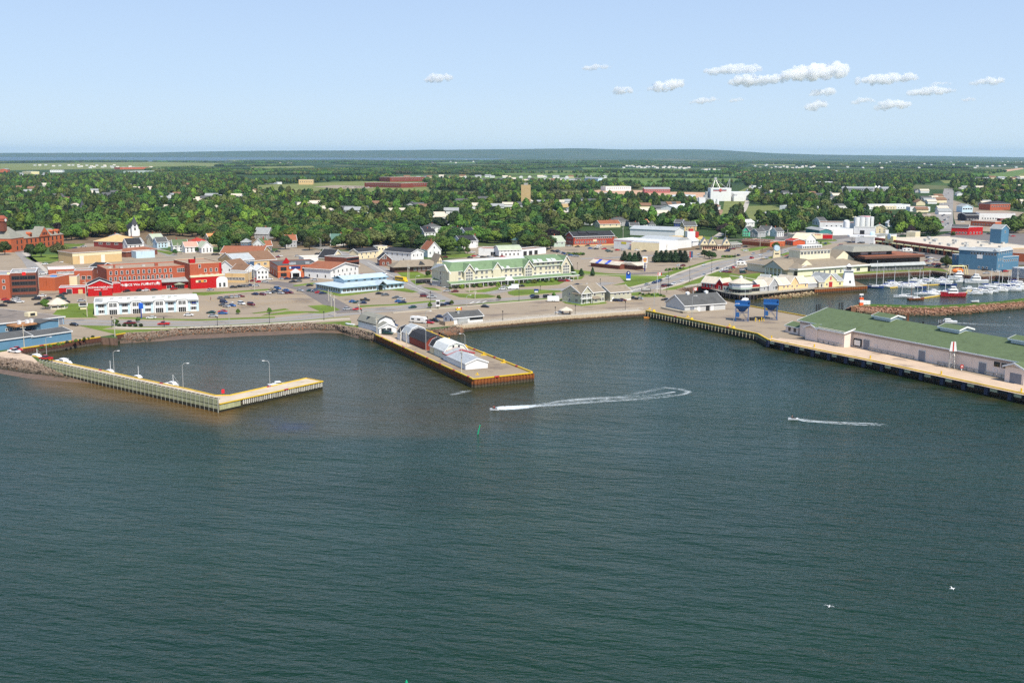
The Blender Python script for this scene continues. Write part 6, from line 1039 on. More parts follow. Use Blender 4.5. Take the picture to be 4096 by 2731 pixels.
# gas station and white plants
ir=house((3494,976),(3586,960),16,5.2,'flat',0,"white","slate","white service station shop with grey roof","service station",wins=[('f',1,.2,3.6,3.4,0,.3,.5,M_DTRIM)]);e=empty("pump_canopy",at(3440,968),math.radians(-4),"long white forecourt canopy with black lettering","canopy");MB().box(-10,13,-4,4,4.6,6.0).build("canopy_roof",M_TRIM,e);[MB().box(x-.25,x+.25,-.3,.3,0,4.6).build("column",M_TRIM,e)for x in(-7,0,9)];letters(e,"IRVING",-.5,-4.1,5.3,1.1,mat("sign_navy",(0,0,0)),sx=1.5);MB().ball((10,-1,7.2),2.2,12,8,(1,.5,1)).build("globe_sign",WM("pblue"),e)
e=empty("white_pylon",at(3547,948),0,"slim white pylon beside the service station","sign");MB().box(-1.4,1.4,-.4,.4,0,6.6).build("panel",M_TRIM,e)
house((3315,942),(3412,940),22,6.0,'flat',0,"white","white","white dairy building with a white tank behind it","plant",wins=[('f',1,.2,3,3,0,.02,.15,M_DTRIM)]);house((3414,936),(3500,938),20,6.0,'flat',0,"white","slate","white flat-roofed plant beside the dairy","plant",wins=[('f',1,.2,4,3.4,0,.3,.5,M_DTRIM)]);house((3278,915),(3470,918),26,6.4,'flat',0,"white","brown","long white plant with brown roof","plant",wins=[('f',5,2.6,1.4,1.0,0,.1,.6)])
e=empty("storage_tank",at(3384,930),0,"domed white storage tank at the dairy","tank");MB().cone((0,0),2.9,0,11,2.9,14).ball((0,0,11),2.9,12,6,(1,1,.45)).build("shell",M_TRIM,e);e=empty("silo_block",at(3450,918),0,"white block of three joined silos behind the plants","silo");[MB().cone((x,0),2.9,0,12.5,2.9,12).build("silo",M_TRIM,e)for x in(-6.4,-.9,4.6)];MB().box(7.6,10.4,-2.5,2.5,0,13).build("stair_shaft",M_TRIM,e)
house((3276,940),(3312,942),10,4.6,'flat',0,"white","brown","small white workshop beside the dairy","workshop");house((3222,935),(3278,944),12,5.4,'gu',1.6,"teal","grey","teal-sided workshop at the main road","workshop");tm=house((3180,958),(3290,955),12,4.6,'flat',0,"cream","gravel","cream coffee shop with red lettering along its fascia","coffee shop");letters(tm,"Tim Hortons",tm["L"]*.82,-.1,3.8,1.2,M_RED);house((3290,955),(3330,955),12,3.8,'flat',0,"red","brown","red-fronted cafe beside the coffee shop","cafe");house((3120,905),(3190,903),24,6.2,'flat',0,"white","rbrown","white warehouse with red-brown roof among the roadside trees","warehouse");house((3028,887),(3095,889),10,4.6,'flat',0,"white","white","low white shed beside the tan barn","shed");house((3046,880),(3085,880),14,6.8,'gu',2.4,"tan","grey","tan barn with grey roof across the meadow","barn")
# avenue shops
AV=[((3498,838),(3585,838),14,5,'flat',"cream","gravel","cream avenue shop with brown roof band"),((3400,870),(3480,868),20,5,'gu',"cream2w","beige","pale low-gabled hall beside the pink-roofed mall"),((3470,886),(3625,884),22,5,'flat',"white","pinkred","long mall with faded pink-red roof"),((3625,880),(3680,878),10,4,'flat',"yellow","orange","pale yellow shop with orange roof edge"),((3460,838),(3640,836),20,6.4,'flat',"white","lgrey","long white shopping building with grey roof"),((3640,846),(3720,846),14,6,'flat',"white","red","white shop with faded red roof on the avenue"),((3862,884),(3914,884),22,7,'gu',"black2","black","black-fronted store with white arch sign"),((3916,880),(4060,882),26,8,'flat',"white","brown","long white supermarket with brown roof"),((4000,888),(4062,888),8,4,'flat',"maroon","grey","purple-fronted shop at the supermarket's corner"),((3882,902),(3980,908),16,5.4,'flat',"orgbrick","beige","brick shop with white fascia behind the red fire hall"),((3804,938),(3872,940),16,7.2,'gu',"red","dkgrey","red and white two-storey store at the foot of the avenue"),((3872,940),(3930,938),20,7.4,'flat',"red","grey","boxy bright red store with white bay doors"),((3118,842),(3248,847),18,6.6,'flat',"white","white","long white depot with grey annex"),((3245,868),(3310,866),20,7,'gu',"white","cream2","white curved-roof depot by the meadow"),((3118,862),(3196,864),10,5.4,'flat',"lgreen","lgrey","pale green lean-to beside the long white depot"),((3348,840),(3388,838),10,6,'hip',"white","dkgrey","white corner house with dark roof at the depot road")]
for A_,B_,D_,h_,rf,wl__,rm_,lab in AV:r=house(A_,B_,D_,h_,rf,2.2,wl__,rm_,lab,"store",wins=[('f',max(2,int((B_[0]-A_[0])/12)),1.2,1.6,1.4,0,.06,.95)])
# ---------------------------------------------------------------- houses among the trees (eave line in pixels)
bl="behind the long brick block"
HS=[ # A eave, B eave, depth, h, roof, rise, wall, roof colour, chimneys, label
 ((888,1031),(936,1040),14,6.0,'gv',3.4,"dkblue","lgrey",0,"dark blue gabled house hard against the red corner strip"),
 ((900,1092),(980,1093),12,5.6,'flat',0,"tan","grey",0,"tan brick box building with grey flat roof beside the white houses"),
 ((936,1070),(994,1060),12,5.2,'gu',4.2,"white","brown",0,"white house with brown roof facing the bank car park"),
 ((980,1080),(1025,1075),12,5.6,'gv',3.0,"white","brown",0,"white gabled house front joined to the brown-roofed white house"),
 ((1026,1080),(1073,1078),14,6.0,'gv',2.2,"white","white",0,"plain white gabled building with small square upper window"),
 ((936,1046),(1105,1036),26,5.0,'gu',5.0,"tan","brown",0,"wide tan building with big dark brown roof beside the car park"),
 ((880,1012),(1050,1012),30,4.4,'gu',4.0,"tan","rbrown",0,"long reddish brown roofed wing behind the wide tan building"),
 ((510,978),(569,975),11,5.4,'gu',4.4,"white","black",0,"white house with charcoal roof beside the pyramid-roofed building"),
 ((487,962),(512,972),12,5,'gv',3,"white","grey",1,"grey-roofed white house peeping from behind the charcoal-roofed house"),
 ((448,948),(500,946),10,5,'hip',2.6,"grey","grey",1,"grey hip-roofed house under the church trees"),
 ((183,863),(231,861),12,5,'hip',2.6,"white","pgreen",0,"white house with pale green hip roof among the trees"),
 ((100,886),(190,892),11,5,'gu',4,"white","black",1,"long dark-roofed white house behind the town hall"),
 ((612,955),(655,953),14,6,'gu',3.6,"cream","pgreen",1,"cream house with pale green roof on the side street"),((628,968),(670,966),9,5,'gu',3.6,"pblue","dkgrey",0,"pale blue house with grey gabled roof on the side street"),
 ((646,974),(690,970),9,3.2,'gv',2.6,"white","black",1,"low white bungalow with black roof by the utility poles"),((692,981),(752,979),10,5,'gu',4,"white","green",1,"white house with moss green roof across the side street"),
 ((740,987),(792,985),11,4.8,'gu',3.4,"white","pink",1,"white house with dusty pink roof"),((786,966),(826,963),10,5,'hip',2.6,"white","red",1,"white house with red hip roof behind the pink-roofed one"),((806,989),(851,987),12,4.6,'gv',4.2,"white","pgreen",0,"white gable-fronted house with porch beside the pink-roofed one"),
 ((835,953),(884,951),10,6,'gu',3.6,"cream","orange",2,"cream house with orange roof and two chimneys"),((963,968),(995,968),10,6,'hip',2.4,"dkblue","grey",0,"dark blue house half hidden by trees near the tan building"),((1012,975),(1055,976),12,5.8,'gv',4,"white","green",1,"white house with red gable and green roof"),
 ((1056,982),(1088,981),10,4.6,'gu',3.4,"dkgrey","rbrown",0,"grey house with rust roof next to the red-gabled white house"),((1017,933),(1071,934),12,5,'gu',5,"grey","grey",1,"broad grey roofed house in the trees above the car park"),((1143,961),(1187,960),11,6,'gu',4,"grey","rbrown",1,"grey house with rust roof and red chimney beyond the car park"),
 ((1186,921),(1231,919),10,4,'gu',3,"grey","grey",1,"grey roofed house with smoking chimney in the trees"),((1240,909),(1292,909),12,5,'hip',3.4,"cream","beige",1,"cream house with pale hip roof in the trees"),((1320,958),(1376,958),11,5,'gu',4.4,"white","teal",1,"white house with teal roof beside the street lamp"),((1377,940),(1413,938),10,5,'hip',3,"white","black",1,"black hip roof deep in the trees above the brown office"),
 ((1478,932),(1528,930),10,5,'gv',4,"cream","orange",1,"cream house with orange gable above black roofs"),((1472,936),(1500,936),9,4,'hip',3,"grey","black",0,"black hip roof beside the orange gable"),((1535,916),(1598,913),9,5,'flat',0,"lgreen","grey",0,"pale green flat-topped house with columned veranda"),
 ((1612,903),(1652,902),9,5,'gv',3,"white","grey",0,"white pediment front among the trees"),((1712,909),(1766,907),12,5.6,'hip',3,"white","dkgrey",1,"white house with grey hip roof and dormers"),((1756,896),(1808,892),12,6,'hip',4,"white","black",2,"rambling white house with black roofs"),((1807,880),(1837,878),10,6,'gv',4.2,"yellow","black",0,"yellow Victorian gabled house"),
 ((1796,902),(1838,903),8,3,'flat',0,"brown","tan",0,"brown porch with tan deck below the yellow Victorian house"),((1697,929),(1742,928),12,5,'gu',3,"white","black",1,"white house with flat black roof and red chimney"),((1674,916),(1692,925),9,5,'gv',3.4,"cream","black",0,"cream steep gable in the trees by the flat black roof"),
 ((1793,922),(1830,925),10,5,'gu',3.4,"lgreen","black",1,"pale green house with black roof by the white gable"),((1832,932),(1866,934),12,6.4,'gv',4.8,"white","black",0,"tall white gabled house on the hill street"),((1838,903),(1870,902),9,5,'gu',4,"white","black",0,"black roofed house behind the tall white gable"),((1812,958),(1842,964),14,6.0,'gv',3.8,"white","black",0,"white gabled house with round porch"),
 ((1884,962),(1912,962),11,5.6,'gv',4,"white","black",1,"white gabled house with blue step at the dirt lot"),((2196,918),(2240,921),12,6,'hip',3,"white","black",0,"tall white house with black roof beside the red brick warehouse"),((2182,960),(2216,966),10,4.6,'gv',4,"lgreen","pgreen",1,"green gabled cottage beside the red brick warehouse"),((2048,958),(2066,960),8,4,'hip',2.4,"yellow","teal",0,"little yellow house with teal roof in the trees"),
 ((2328,884),(2364,886),10,4,'gv',3.4,"white","dkgrey",0,"white gabled house behind the red brick warehouse"),((2400,896),(2482,894),12,4,'gu',3.4,"cream","rbrown",1,"long brown roofed house behind the red brick warehouse"),((2455,887),(2516,884),12,5,'hip',4,"grey","dkgrey",1,"grey house with slate hip roof and tall red chimney"),((2520,902),(2556,902),10,4.6,'gu',3,"green","dkgrey",1,"dark green house above the lumber store"),
 ((2575,890),(2597,889),8,4,'gu',3,"white","orange",0,"orange roofed cottage above the lumber store"),((2597,899),(2622,899),9,4.4,'hip',4,"white","dkgrey",0,"slate hip roofed house above the lumber store"),((2697,889),(2728,890),9,6,'gu',3,"navy","dkgrey",1,"royal blue house beside the stone house"),((2738,903),(2787,902),10,5.2,'gu',4,"tan","dkgrey",0,"stone coloured house with twin gables by the meadow"),
 ((2971,921),(2997,922),12,5.6,'gv',3.6,"mint","dkgrey",0,"bright mint green gabled house"),((3000,926),(3032,928),12,5.2,'gv',3,"grey","dkgrey",0,"grey gabled house next to the mint green one"),((3034,920),(3075,922),10,5,'gu',4,"white","dkgrey",1,"white house with broad dark roof near the mint green one"),((2951,888),(2984,890),14,5,'gv',2.8,"white","white",0,"white shed-like building above the mint green house"),
 ((3108,926),(3135,925),10,5,'gu',3.4,"white","dkgrey",1,"white dormered house by the roadside trees"),((3250,882),(3282,884),10,4.6,'gv',3.8,"white","dkgrey",0,"white gabled house with tall flues behind the long plant"),((3492,912),(3548,913),12,5,'gv',3.4,"cream","pgreen",1,"cream house with pale roof and brick chimney by the service station"),((3552,892),(3578,892),8,4,'gv',2.6,"white","white",0,"small white cottage under the pink-red mall"),((3655,920),(3680,918),10,4,'hip',2.6,"white","red",0,"red roof among the trees beside the avenue"),((3655,882),(3705,884),12,4.4,'gu',4,"white","brown",0,"white house with brown roof on the avenue")]
for A_,B_,D_,h_,rf,ri,wl__,rm_,ch,lab in HS:
    big=rf!='flat' and D_<20;house(A_,B_,D_,h_,rf,ri,wl__,rm_,lab,"house" if D_<20 else "building",eave=True,chim=ch,wins=([('f',3,h_-2.2,1.0,1.4)]+([('f',3,.8,1.0,1.4)]if h_>4.5 else[])+([('l',2,h_-2.3,1,1.3),('r',2,h_-2.3,1,1.3)]))if big else[('f',6,1.6,2.0,1.4,1)],ov=.4)
# churches
def church(px,py,label,top,nave=True):
    e=empty("church",at(px,py),.5,label,"church");clear(px,py,10);H=hgt(px,py,top);MB().box(-3,3,-3,3,0,H*.48).build("tower",WM("white"),e);MB().frus((-3.2,3.2,-3.2,3.2),(-.05,.05,-.05,.05),H*.5,H).build("steeple",mat("steeple_black",(.02,.022,.03),.6),e)
    for s_ in(-1.6,1.6):MB().exv([(s_-1.2,H*.46),(s_,H*.58),(s_+1.2,H*.46)],-3.2,0).build("gablet",M_TRIM,e)
    if nave:MB().box(-5,5,2,22,0,6).exv([(-5,6),(0,11),(5,6)],2,2.3).exv([(-5,6),(0,11),(5,6)],21.7,22).build("nave",WM("white"),e);MB().exv([(-5.6,5.6),(0,11.3),(5.6,5.6),(5.6,5.2),(0,10.9),(-5.6,5.2)],1.6,22.4).build("roof",RM("black"),e);add_win(e,0,0,'f',[0],H*.3,1.2,2.2,M_DTRIM,0,out=3.02)
church(539,944,"white wooden church with black pointed steeple",864);church(331,862,"distant church showing only its thin dark steeple above the canopy",800,False)
# grain mill, tower and industry beyond the trees
e=empty("grain_mill",at(2878,804),math.radians(4),"white grain mill tower with red emblem, silos and steel headframe","mill");MB().box(-17,17,-8,12,0,21).build("main_tower",WM("white"),e);MB().box(-13,9,-8.2,-8,17.5,18.6).build("navy_stripe",mat("sign_navy",(0,0,0)),e);MB().box(-13,9,-8.2,-8,16.2,17).build("red_stripe",M_RED,e);MB().tube((-1,-8.6,17.6),(-1,-8.2,17.6),2.5,n=14).build("emblem",M_RED,e);letters(e,"Co-op",-1,-8.8,17.6,1.5,M_TRIM);MB().box(17,60,20,44,0,14).build("storage_hall",WM("white"),e);mb=MB();[mb.cone((x,y),3.4,0,h_,3.4,12)for x,y,h_ in((-25,-6,10),(-20,4,15),(20,2,13),(25,-2,11))];mb.build("silos",M_STEEL,e)
mb=MB();[mb.tube((x,y,21),(-7,4,36),.35,n=4)for x in(-13,-1)for y in(-4,9)];mb.tube((12,4,21),(17,4,36),.5,n=4);mb.tube((17,4,14),(17,4,36),.6,n=5);mb.tube((-7,4,36),(12,4,21),.4,n=4);mb.box(-9,-5,2,6,34,38);mb.build("headframe",M_STEEL,e);MB().box(20,38,-14,-2,0,8).build("annex",WM("white"),e);MB().box(-45,-18,-10,2,0,5).build("shed",RM("grey"),e)
e=empty("silo",at(2806,838),0,"white square silo tower standing below the grain mill","silo");MB().box(-4.4,4.4,-4,4,0,16).build("shaft",WM("white"),e);MB().box(-4.6,4.6,-4.2,4.2,16,16.6).build("cap",M_TRIM,e)
e=empty("silo_pair",at(2862,830),0,"pair of white rounded silos at the mill's foot","silo");[MB().cone((x,0),2.3,0,12,2.3,12).build("silo",M_TRIM,e)for x in(-2.6,2.6)]
e=empty("water_tower",at(2103,822),0,"tall plain tan concrete tower rising out of the trees","tower");MB().box(-7,7,-6,6,0,hgt(2103,822,740)).build("shaft",mat("tan_concrete",lin((186,160,115)),.85,.08,.2,streak=.1),e);MB().box(-3,3,-3,3,hgt(2103,822,740),hgt(2103,822,732)).build("plant_room",RM("grey"),e)
for A_,B_,D_,h_,rf,wl__,rm_,lab in[((1458,748),(1604,752),40,10,'flat',"maroonb","brown","long low red brick school front block on the olive field"),((1604,750),(1715,747),36,9,'flat',"maroonb","brown","stepped red brick school end block"),((1560,728),(1700,726),60,12,'flat',"maroonb","brown","taller rear block of the red brick school"),((1195,739),(1252,739),26,12,'flat',"tan","brown","tan windowless school hall at the field's edge"),((1040,735),(1110,737),14,5,'flat',"white","lgrey","white single-storey school row at the field's edge"),
  ((2423,764),(2524,763),26,9,'flat',"white","tan","white and tan works building on the sandy yard"),((2578,772),(2680,772),24,8,'gu',"pinkred","grey","long dusty red shed on the sandy yard"),((2370,799),(2442,797),20,8,'gu',"white","grey","white barn-like building with grey roof by the yard"),((2686,800),(2782,796),24,7,'flat',"pblue","lgrey","pale blue flat-roofed works beside the mill"),((2193,832),(2310,828),24,5,'flat',"tan","gravel","low tan flat-roofed building in front of the works yard"),((2700,852),(2790,842),20,7,'gu',"white","white","white sheds below the mill in the trees"),((2840,848),(2882,838),12,5,'gu',"white","brown","brown-roofed white shop beside the brown earth patch"),((2340,730),(2392,733),16,12,'gu',"pblue","grey","grey-roofed apartment house standing over the estate"),
  ((3012,762),(3046,762),14,10,'flat',"white","grey","small white block on the right bank of the track"),((3366,768),(3492,770),30,8,'gu',"grey","grey","long grey warehouse beyond the wooded rise"),((3530,770),(3580,770),24,8,'gu',"grey","grey","grey shed beside the white tents"),((3190,735),(3420,745),20,5,'flat',"white","white","very long white roof line in the far trees"),((3250,735),(3330,735),18,5,'flat',"white","white","white roof line in the far trees"),((3580,730),(3620,730),24,9,'gu',"white","dkgrey","white farmhouse-like block beyond the wooded rise"),((3415,812),(3465,815),14,8,'hip',"white","dkgrey","tall white farmhouse with dark roof in the wooded rise"),((3318,804),(3348,804),12,5,'gu',"white","dkgrey","white cottage with dark roof in the wooded rise"),((3960,842),(4040,840),20,9,'hip',"brick","black","brick apartment house with white bays near the frame edge"),((3848,850),(3890,850),18,8,'gv',"pblue","grey","pale blue gabled church hall beside the avenue"),((3920,776),(4010,776),20,6,'gu',"grey","brown","long low roof in the trees beyond the avenue"),
  ((90,697),(125,698),30,10,'flat',"yellow","white","yellow and white store on the far left retail strip"),((200,690),(250,690),30,9,'flat',"white","white","white store on the far left retail strip"),((480,678),(600,677),60,10,'flat',"orgbrick","lgrey","big brick industrial building under the radio mast"),((538,694),(620,692),50,8,'flat',"lgreen","white","wide white-roofed shed on the far retail strip"),((0,690),(30,690),30,12,'gv',"orgbrick","grey","brick gabled building at the far left edge")]:house(A_,B_,D_,h_,rf,3,wl__,rm_,lab,"building",wins=[('f',max(3,int((B_[0]-A_[0])/9)),h_*.5,2.4,1.6)]if h_>6 else[],ov=.5)
for i in range(2):e=empty("white_tent",at(3502+i*13,768),0,"white peaked tent by the grey warehouse, %s of two"%("nearer the wooded rise's dip" if i else "against the warehouse"),"tent");MB().frus((-7,7,-7,7),(-.3,.3,-.3,.3),3,13).build("canopy",M_TRIM,e);MB().box(-6.6,6.6,-6.6,6.6,0,3).build("sides",M_TRIM,e)
# estates of small houses, far off
FARH=[]
def estate(x0,x1,y0,y1,n_,lab,group):
    pr=[]
    for w_,r_ in((WM("white"),"grey"),(WM("cream"),"brown"),(WM("white"),"beige"),(WM("grey"),"dkgrey")):pr.append((MB().box(-7,7,-4.5,4.5,0,3.6).exu([(-4.5,3.6),(0,5.8),(4.5,3.6)],-7,-6.8).exu([(-4.5,3.6),(0,5.8),(4.5,3.6)],6.8,7).mesh("wall",w_),MB().exu([(-5,3.4),(0,6.1),(5,3.4),(5,3.1),(0,5.8),(-5,3.1)],-7.5,7.5).mesh("roof",RM(r_))))
    for i in range(n_):
        px_=x0+(x1-x0)*(i+random.uniform(.1,.9))/n_;py_=random.uniform(y0,y1);p=at(px_,py_)
        if y1<690:FARH.append((p,random.uniform(0,.6),i%4));continue
        e=empty("estate_house",p,random.choice((0,0,.3,1.5))+random.uniform(-.1,.1),lab,"house",group);w_,r_=random.choice(pr);s_=random.uniform(.95,1.5);e.scale=(s_,s_,s_);link("wall",w_,e);link("roof",r_,e);v=Vector((p.x,p.y,0)).normalized();[CLEAR.append((p.x-v.x*q,p.y-v.y*q,13))for q in range(0,int(20+p.y*.085),14)]
estate(1575,2420,709,713,24,"small pale house in the back row of the new estate behind the school","houses of the new estate");estate(1860,2360,722,728,18,"small pale house in the front row of the new estate behind the school","houses of the new estate")
estate(2270,2420,664,668,9,"tiny pale house on the far estate below the hills","houses of the far estate");estate(2490,2760,664,676,26,"tiny pale house on the far estate below the hills","houses of the far estate");estate(2800,2940,680,684,9,"tiny white house at the end of the green strips","farmhouses on the strips");estate(880,1180,655,662,14,"tiny pale house near the bay","houses near the bay");estate(130,480,662,668,14,"tiny pale house on the open fields near the bay","houses near the bay");estate(3060,3260,664,676,14,"tiny pale house on the far plain","houses on the plain");estate(3420,4096,648,655,26,"tiny white building under the right-hand skyline".replace("right-hand","low"),"far buildings under the skyline");estate(3440,3800,680,688,22,"tiny pale roof in the far commercial belt","roofs of the far belt");estate(3900,4096,715,728,12,"small house among trees beyond the avenue fields","houses beyond the avenue");estate(300,620,668,674,14,"tiny pale roof on the far retail strip","roofs of the retail strip");estate(60,1050,740,850,46,"pale roof glimpsed in the canopy west of the school field","roofs in the canopy");estate(1150,2300,805,880,36,"pale roof glimpsed in the canopy below the school field","roofs in the canopy");estate(2560,2800,822,872,10,"pale roof glimpsed in the canopy below the mill","roofs in the canopy");estate(3660,3780,760,860,12,"white house beside the long avenue","houses beside the avenue");estate(2100,2440,812,822,8,"pale low building near the works yard","roofs near the works yard");estate(60,260,700,712,10,"pale roof at the back of the left canopy".replace("left","western"),"roofs of the retail strip")
estate(2950,3400,688,704,26,"tiny pale roof in the wooded far plain","houses of the wooded plain");estate(3000,4096,655,676,40,"tiny white farm building far across the plain","farms across the plain");estate(1350,1900,640,655,18,"tiny white building near the far bay","buildings near the far bay");estate(2900,3400,765,800,14,"pale roof in the trees beyond the meadow","roofs beyond the meadow");estate(3820,4096,745,830,16,"pale roof in the trees beyond the avenue","roofs beyond the avenue")
fr=[MB(),MB(),MB()]
for p,a,k in FARH:
    c_,s_=math.cos(a),math.sin(a)
    for j,(q,q2)in enumerate(((MB().box(-8,8,-5,5,0,4.4),0),(MB().exu([(-5.5,4.3),(0,7.4),(5.5,4.3)],-8.5,8.5),0))):t=fr[0]if j==0 else fr[1+k%2];t.add([(p.x+v[0]*c_-v[1]*s_,p.y+v[0]*s_+v[1]*c_,p.z+v[2])for v in q.v],q.f)
fh=MB();
for j,q in enumerate(fr):fh.cur=j;fh.add(q.v,q.f)
tag(fh.build("far_houses",[WM("white"),RM("grey"),RM("beige")]),None,None,None,"stuff")
# ================================================================ trees
def leafmat(name,rgb):
    M=bpy.data.materials.new(name);M.use_nodes=True;n=M.node_tree.nodes;l=M.node_tree.links;b=n["Principled BSDF"];b.inputs["Roughness"].default_value=.65;b.inputs["Specular IOR Level"].default_value=.25
    oi=n.new("ShaderNodeObjectInfo");g=n.new("ShaderNodeNewGeometry");t=n.new("ShaderNodeTexNoise");t.inputs["Scale"].default_value=.28;t.inputs["Detail"].default_value=3;l.new(g.outputs["Position"],t.inputs[0])
    a=n.new("ShaderNodeMapRange");a.inputs[3].default_value=.5;a.inputs[4].default_value=1.75;l.new(oi.outputs["Random"],a.inputs[0])
    c=n.new("ShaderNodeMapRange");c.inputs[1].default_value=.3;c.inputs[2].default_value=.7;c.inputs[3].default_value=.72;c.inputs[4].default_value=1.3;l.new(t.outputs["Fac"],c.inputs[0])
    mu=n.new("ShaderNodeMath");mu.operation='MULTIPLY';l.new(a.outputs[0],mu.inputs[0]);l.new(c.outputs[0],mu.inputs[1])
    hsv=n.new("ShaderNodeHueSaturation");hsv.inputs["Color"].default_value=(*rgb,1);l.new(mu.outputs[0],hsv.inputs["Value"]);h=n.new("ShaderNodeMapRange");h.inputs[3].default_value=.475;h.inputs[4].default_value=.525;l.new(oi.outputs["Random"],h.inputs[0]);l.new(h.outputs[0],hsv.inputs["Hue"])
    l.new(hsv.outputs[0],b.inputs["Base Color"]);_mats[name]=M;return M
TONES=[("mid green",leafmat("leaf_mid",(.060,.105,.014))),("dark green",leafmat("leaf_dark",(.028,.058,.012))),("yellow-green",leafmat("leaf_light",(.115,.165,.018))),("olive",leafmat("leaf_olive",(.085,.095,.026))),("purple-brown",leafmat("leaf_purple",(.035,.022,.018)))]
M_BARK=mat("bark",(.09,.07,.05),.9,.2,1.5)
def crown(seed,nl,ls,conifer=False):
    r=random.Random(seed);mb=MB()
    if conifer:lobes=[((0,0,3+k*2.1),3.4-k*.55,.9)for k in range(5)]
    else:
        lobes=[((0,0,7.4),4.0,.85)]
        for k in range(r.randint(6,8)):t=2*math.pi*k/7+r.uniform(-.3,.3);d=r.uniform(2.2,3.6);lobes.append(((d*math.cos(t),d*math.sin(t),r.uniform(4.6,8.4)),r.uniform(1.9,2.8),r.uniform(.75,1)))
        for k in range(3):lobes.append(((r.uniform(-1.6,1.6),r.uniform(-1.6,1.6),r.uniform(9,10.4)),r.uniform(1.5,2.3),.8))
    tot=sum(l[1]**2 for l in lobes)
    for(c,R,sq)in lobes:
        mb.ball(c,R*.80,6,4,(1,1,sq))
        for _ in range(int(nl*R*R/tot)):
            v=Vector((r.gauss(0,1),r.gauss(0,1),r.gauss(0.25,1))).normalized();k=R*r.uniform(.78,1.12);p=Vector((c[0]+v.x*k,c[1]+v.y*k,c[2]+v.z*k*sq))
            nn=(v+Vector((r.uniform(-.55,.55),r.uniform(-.55,.55),r.uniform(-.4,.6)))).normalized();a=nn.orthogonal().normalized();b_=nn.cross(a);t=r.uniform(0,6.28);a2=a*math.cos(t)+b_*math.sin(t);b2=nn.cross(a2);s=ls*r.uniform(.6,1.3)
            mb.add([p-a2*s-b2*s*.7,p+a2*s-b2*s*.6,p+a2*s*.8+b2*s*.8,p-a2*s*.7+b2*s*.7],[(0,1,2,3)])
    return mb
def trunk(seed,conifer=False):
    r=random.Random(seed);mb=MB().tube((0,0,-.3),(.1,.05,4.6),.42,.26,6)
    if not conifer:
        for k in range(4):t=k*1.57+r.uniform(-.4,.4);mb.tube((.08,.04,3.4+k*.3),(2.4*math.cos(t),2.4*math.sin(t),6.6),.2,.07,4)
    else:mb.tube((0,0,4),(0,0,11),.25,.05,5)
    return mb
NV=3;trunks=[trunk(i).mesh("trunk",M_BARK)for i in range(NV)];CR={}
for v in range(NV):
    base=crown(10+v,1500,.46)
    for ti,(_,tm)in enumerate(TONES):CR[(ti,v)]=base.mesh("crown",tm)
ctr,ccr=trunk(5,True).mesh("trunk",M_BARK),crown(50,900,.42,True).mesh("crown",leafmat("needles",(.022,.042,.014)))
def tree(p,H,ti,v,label,group=None,conifer=False,name="tree",cat="tree",wx=1.0):
    e=empty(name,p,random.uniform(0,6.28),label,cat,group);s=H/11.5;e.scale=(s*wx,s*wx,s)
    link("trunk",ctr if conifer else trunks[v%NV],e);link("crown",ccr if conifer else CR[(ti,v%NV)],e);return e
# --- single trees of the streets and lots: x, base y, crown top y, tone, description
ST=[(182,1236,1196,0,"round street tree beside the gazebo"),(20,1020,965,0,"broad tree at the frame edge by the town hall street"),(-30,1000,955,2,"light tree behind the frame-edge tree"),(125,1030,975,1,"dark tree on the town hall lawn, by the street"),(165,1030,972,0,"middle tree on the town hall lawn"),(235,1035,970,3,"olive tree on the town hall lawn by the parked cars"),(262,1028,982,3,"thin olive tree behind the town hall lawn cars"),
 (340,960,918,2,"bright green tree between the town hall and the pyramid roof"),(1020+122,998,942,1,"dense dark tree beside the rust-roofed grey house"),(1238,1002,945,3,"upright tree standing alone at the car park corner"),(1290,1012,996,2,"small bright tree at the car park street"),(1342,995,950,1,"dark tree by the street lamp above the black gable"),(790,1010,985,1,"small dark tree before the pink-roofed house"),(700,1020,996,1,"low dark tree by the utility poles"),(875,1005,925,0,"large tree beside the porch house"),(900,1010,950,1,"dark tree behind the wide tan building"),
 (980,985,935,1,"dark tree beside the half hidden dark blue house"),(3283,975,966,1,"small tree by the coffee shop road"),(1712,1107,1082,1,"small dark tree on the station lawn"),(1752,1110,1068,1,"conical dark tree at the station's timbered gable"),(1780,1020,975,1,"dark tree behind the steep rust-roofed house"),(1840,1015,985,1,"dark round tree on the dirt lot bank"),(1870,1015,988,0,"green round tree on the dirt lot bank"),
 (3104,1002,968,0,"round tree at the strip mall corner"),(3784,1072,1022,0,"green tree before the slate blue theatre"),(3812,948,926,0,"round tree beside the red and white store"),(2325,1076,1073,1,"x")][:-1]
for x,y,t_,ti,lab in ST:tree(at(x,y),hgt(x,y,t_),ti,int(x),lab,wx=1.0)
for x,y,t_,lab in[(2325,1104,1076,"bushy pine on the lawn nearest the hotel"),(2370,1104,1071,"conical pine on the lawn farther from the hotel"),(2278,1096,1048,"dark conifer against the hotel's gable end"),(2497,1050,1008,"dark pine of the clump at the burger restaurant, nearest its roof"),(2518,1050,1012,"dark pine of the clump at the burger restaurant, second from its roof"),(2538,1052,1014,"dark pine of the clump at the burger restaurant, third from its roof"),(2553,1046,1009,"dark pine of the clump at the burger restaurant, fourth from its roof")]+[(2625+i*19,1050-i%2*3,1006-i%3,"dark pine in the row behind the burger sign, %s from the sign"%ORD[i])for i in range(7)]:tree(at(x,y),hgt(x,y,t_),1,0,lab,conifer=True,name="pine_tree",cat="pine",wx=1.45 if "conical" not in lab else 1.0)
for i,(x,y,t_)in enumerate([(2818,1030,1000),(2838,1036,1003),(2852,1034,1008)]):tree(at(x,y),hgt(x,y,t_),1,i,"dark round tree before the ornate shop, %s from the blue and red sign"%ORD[i],wx=1.2)
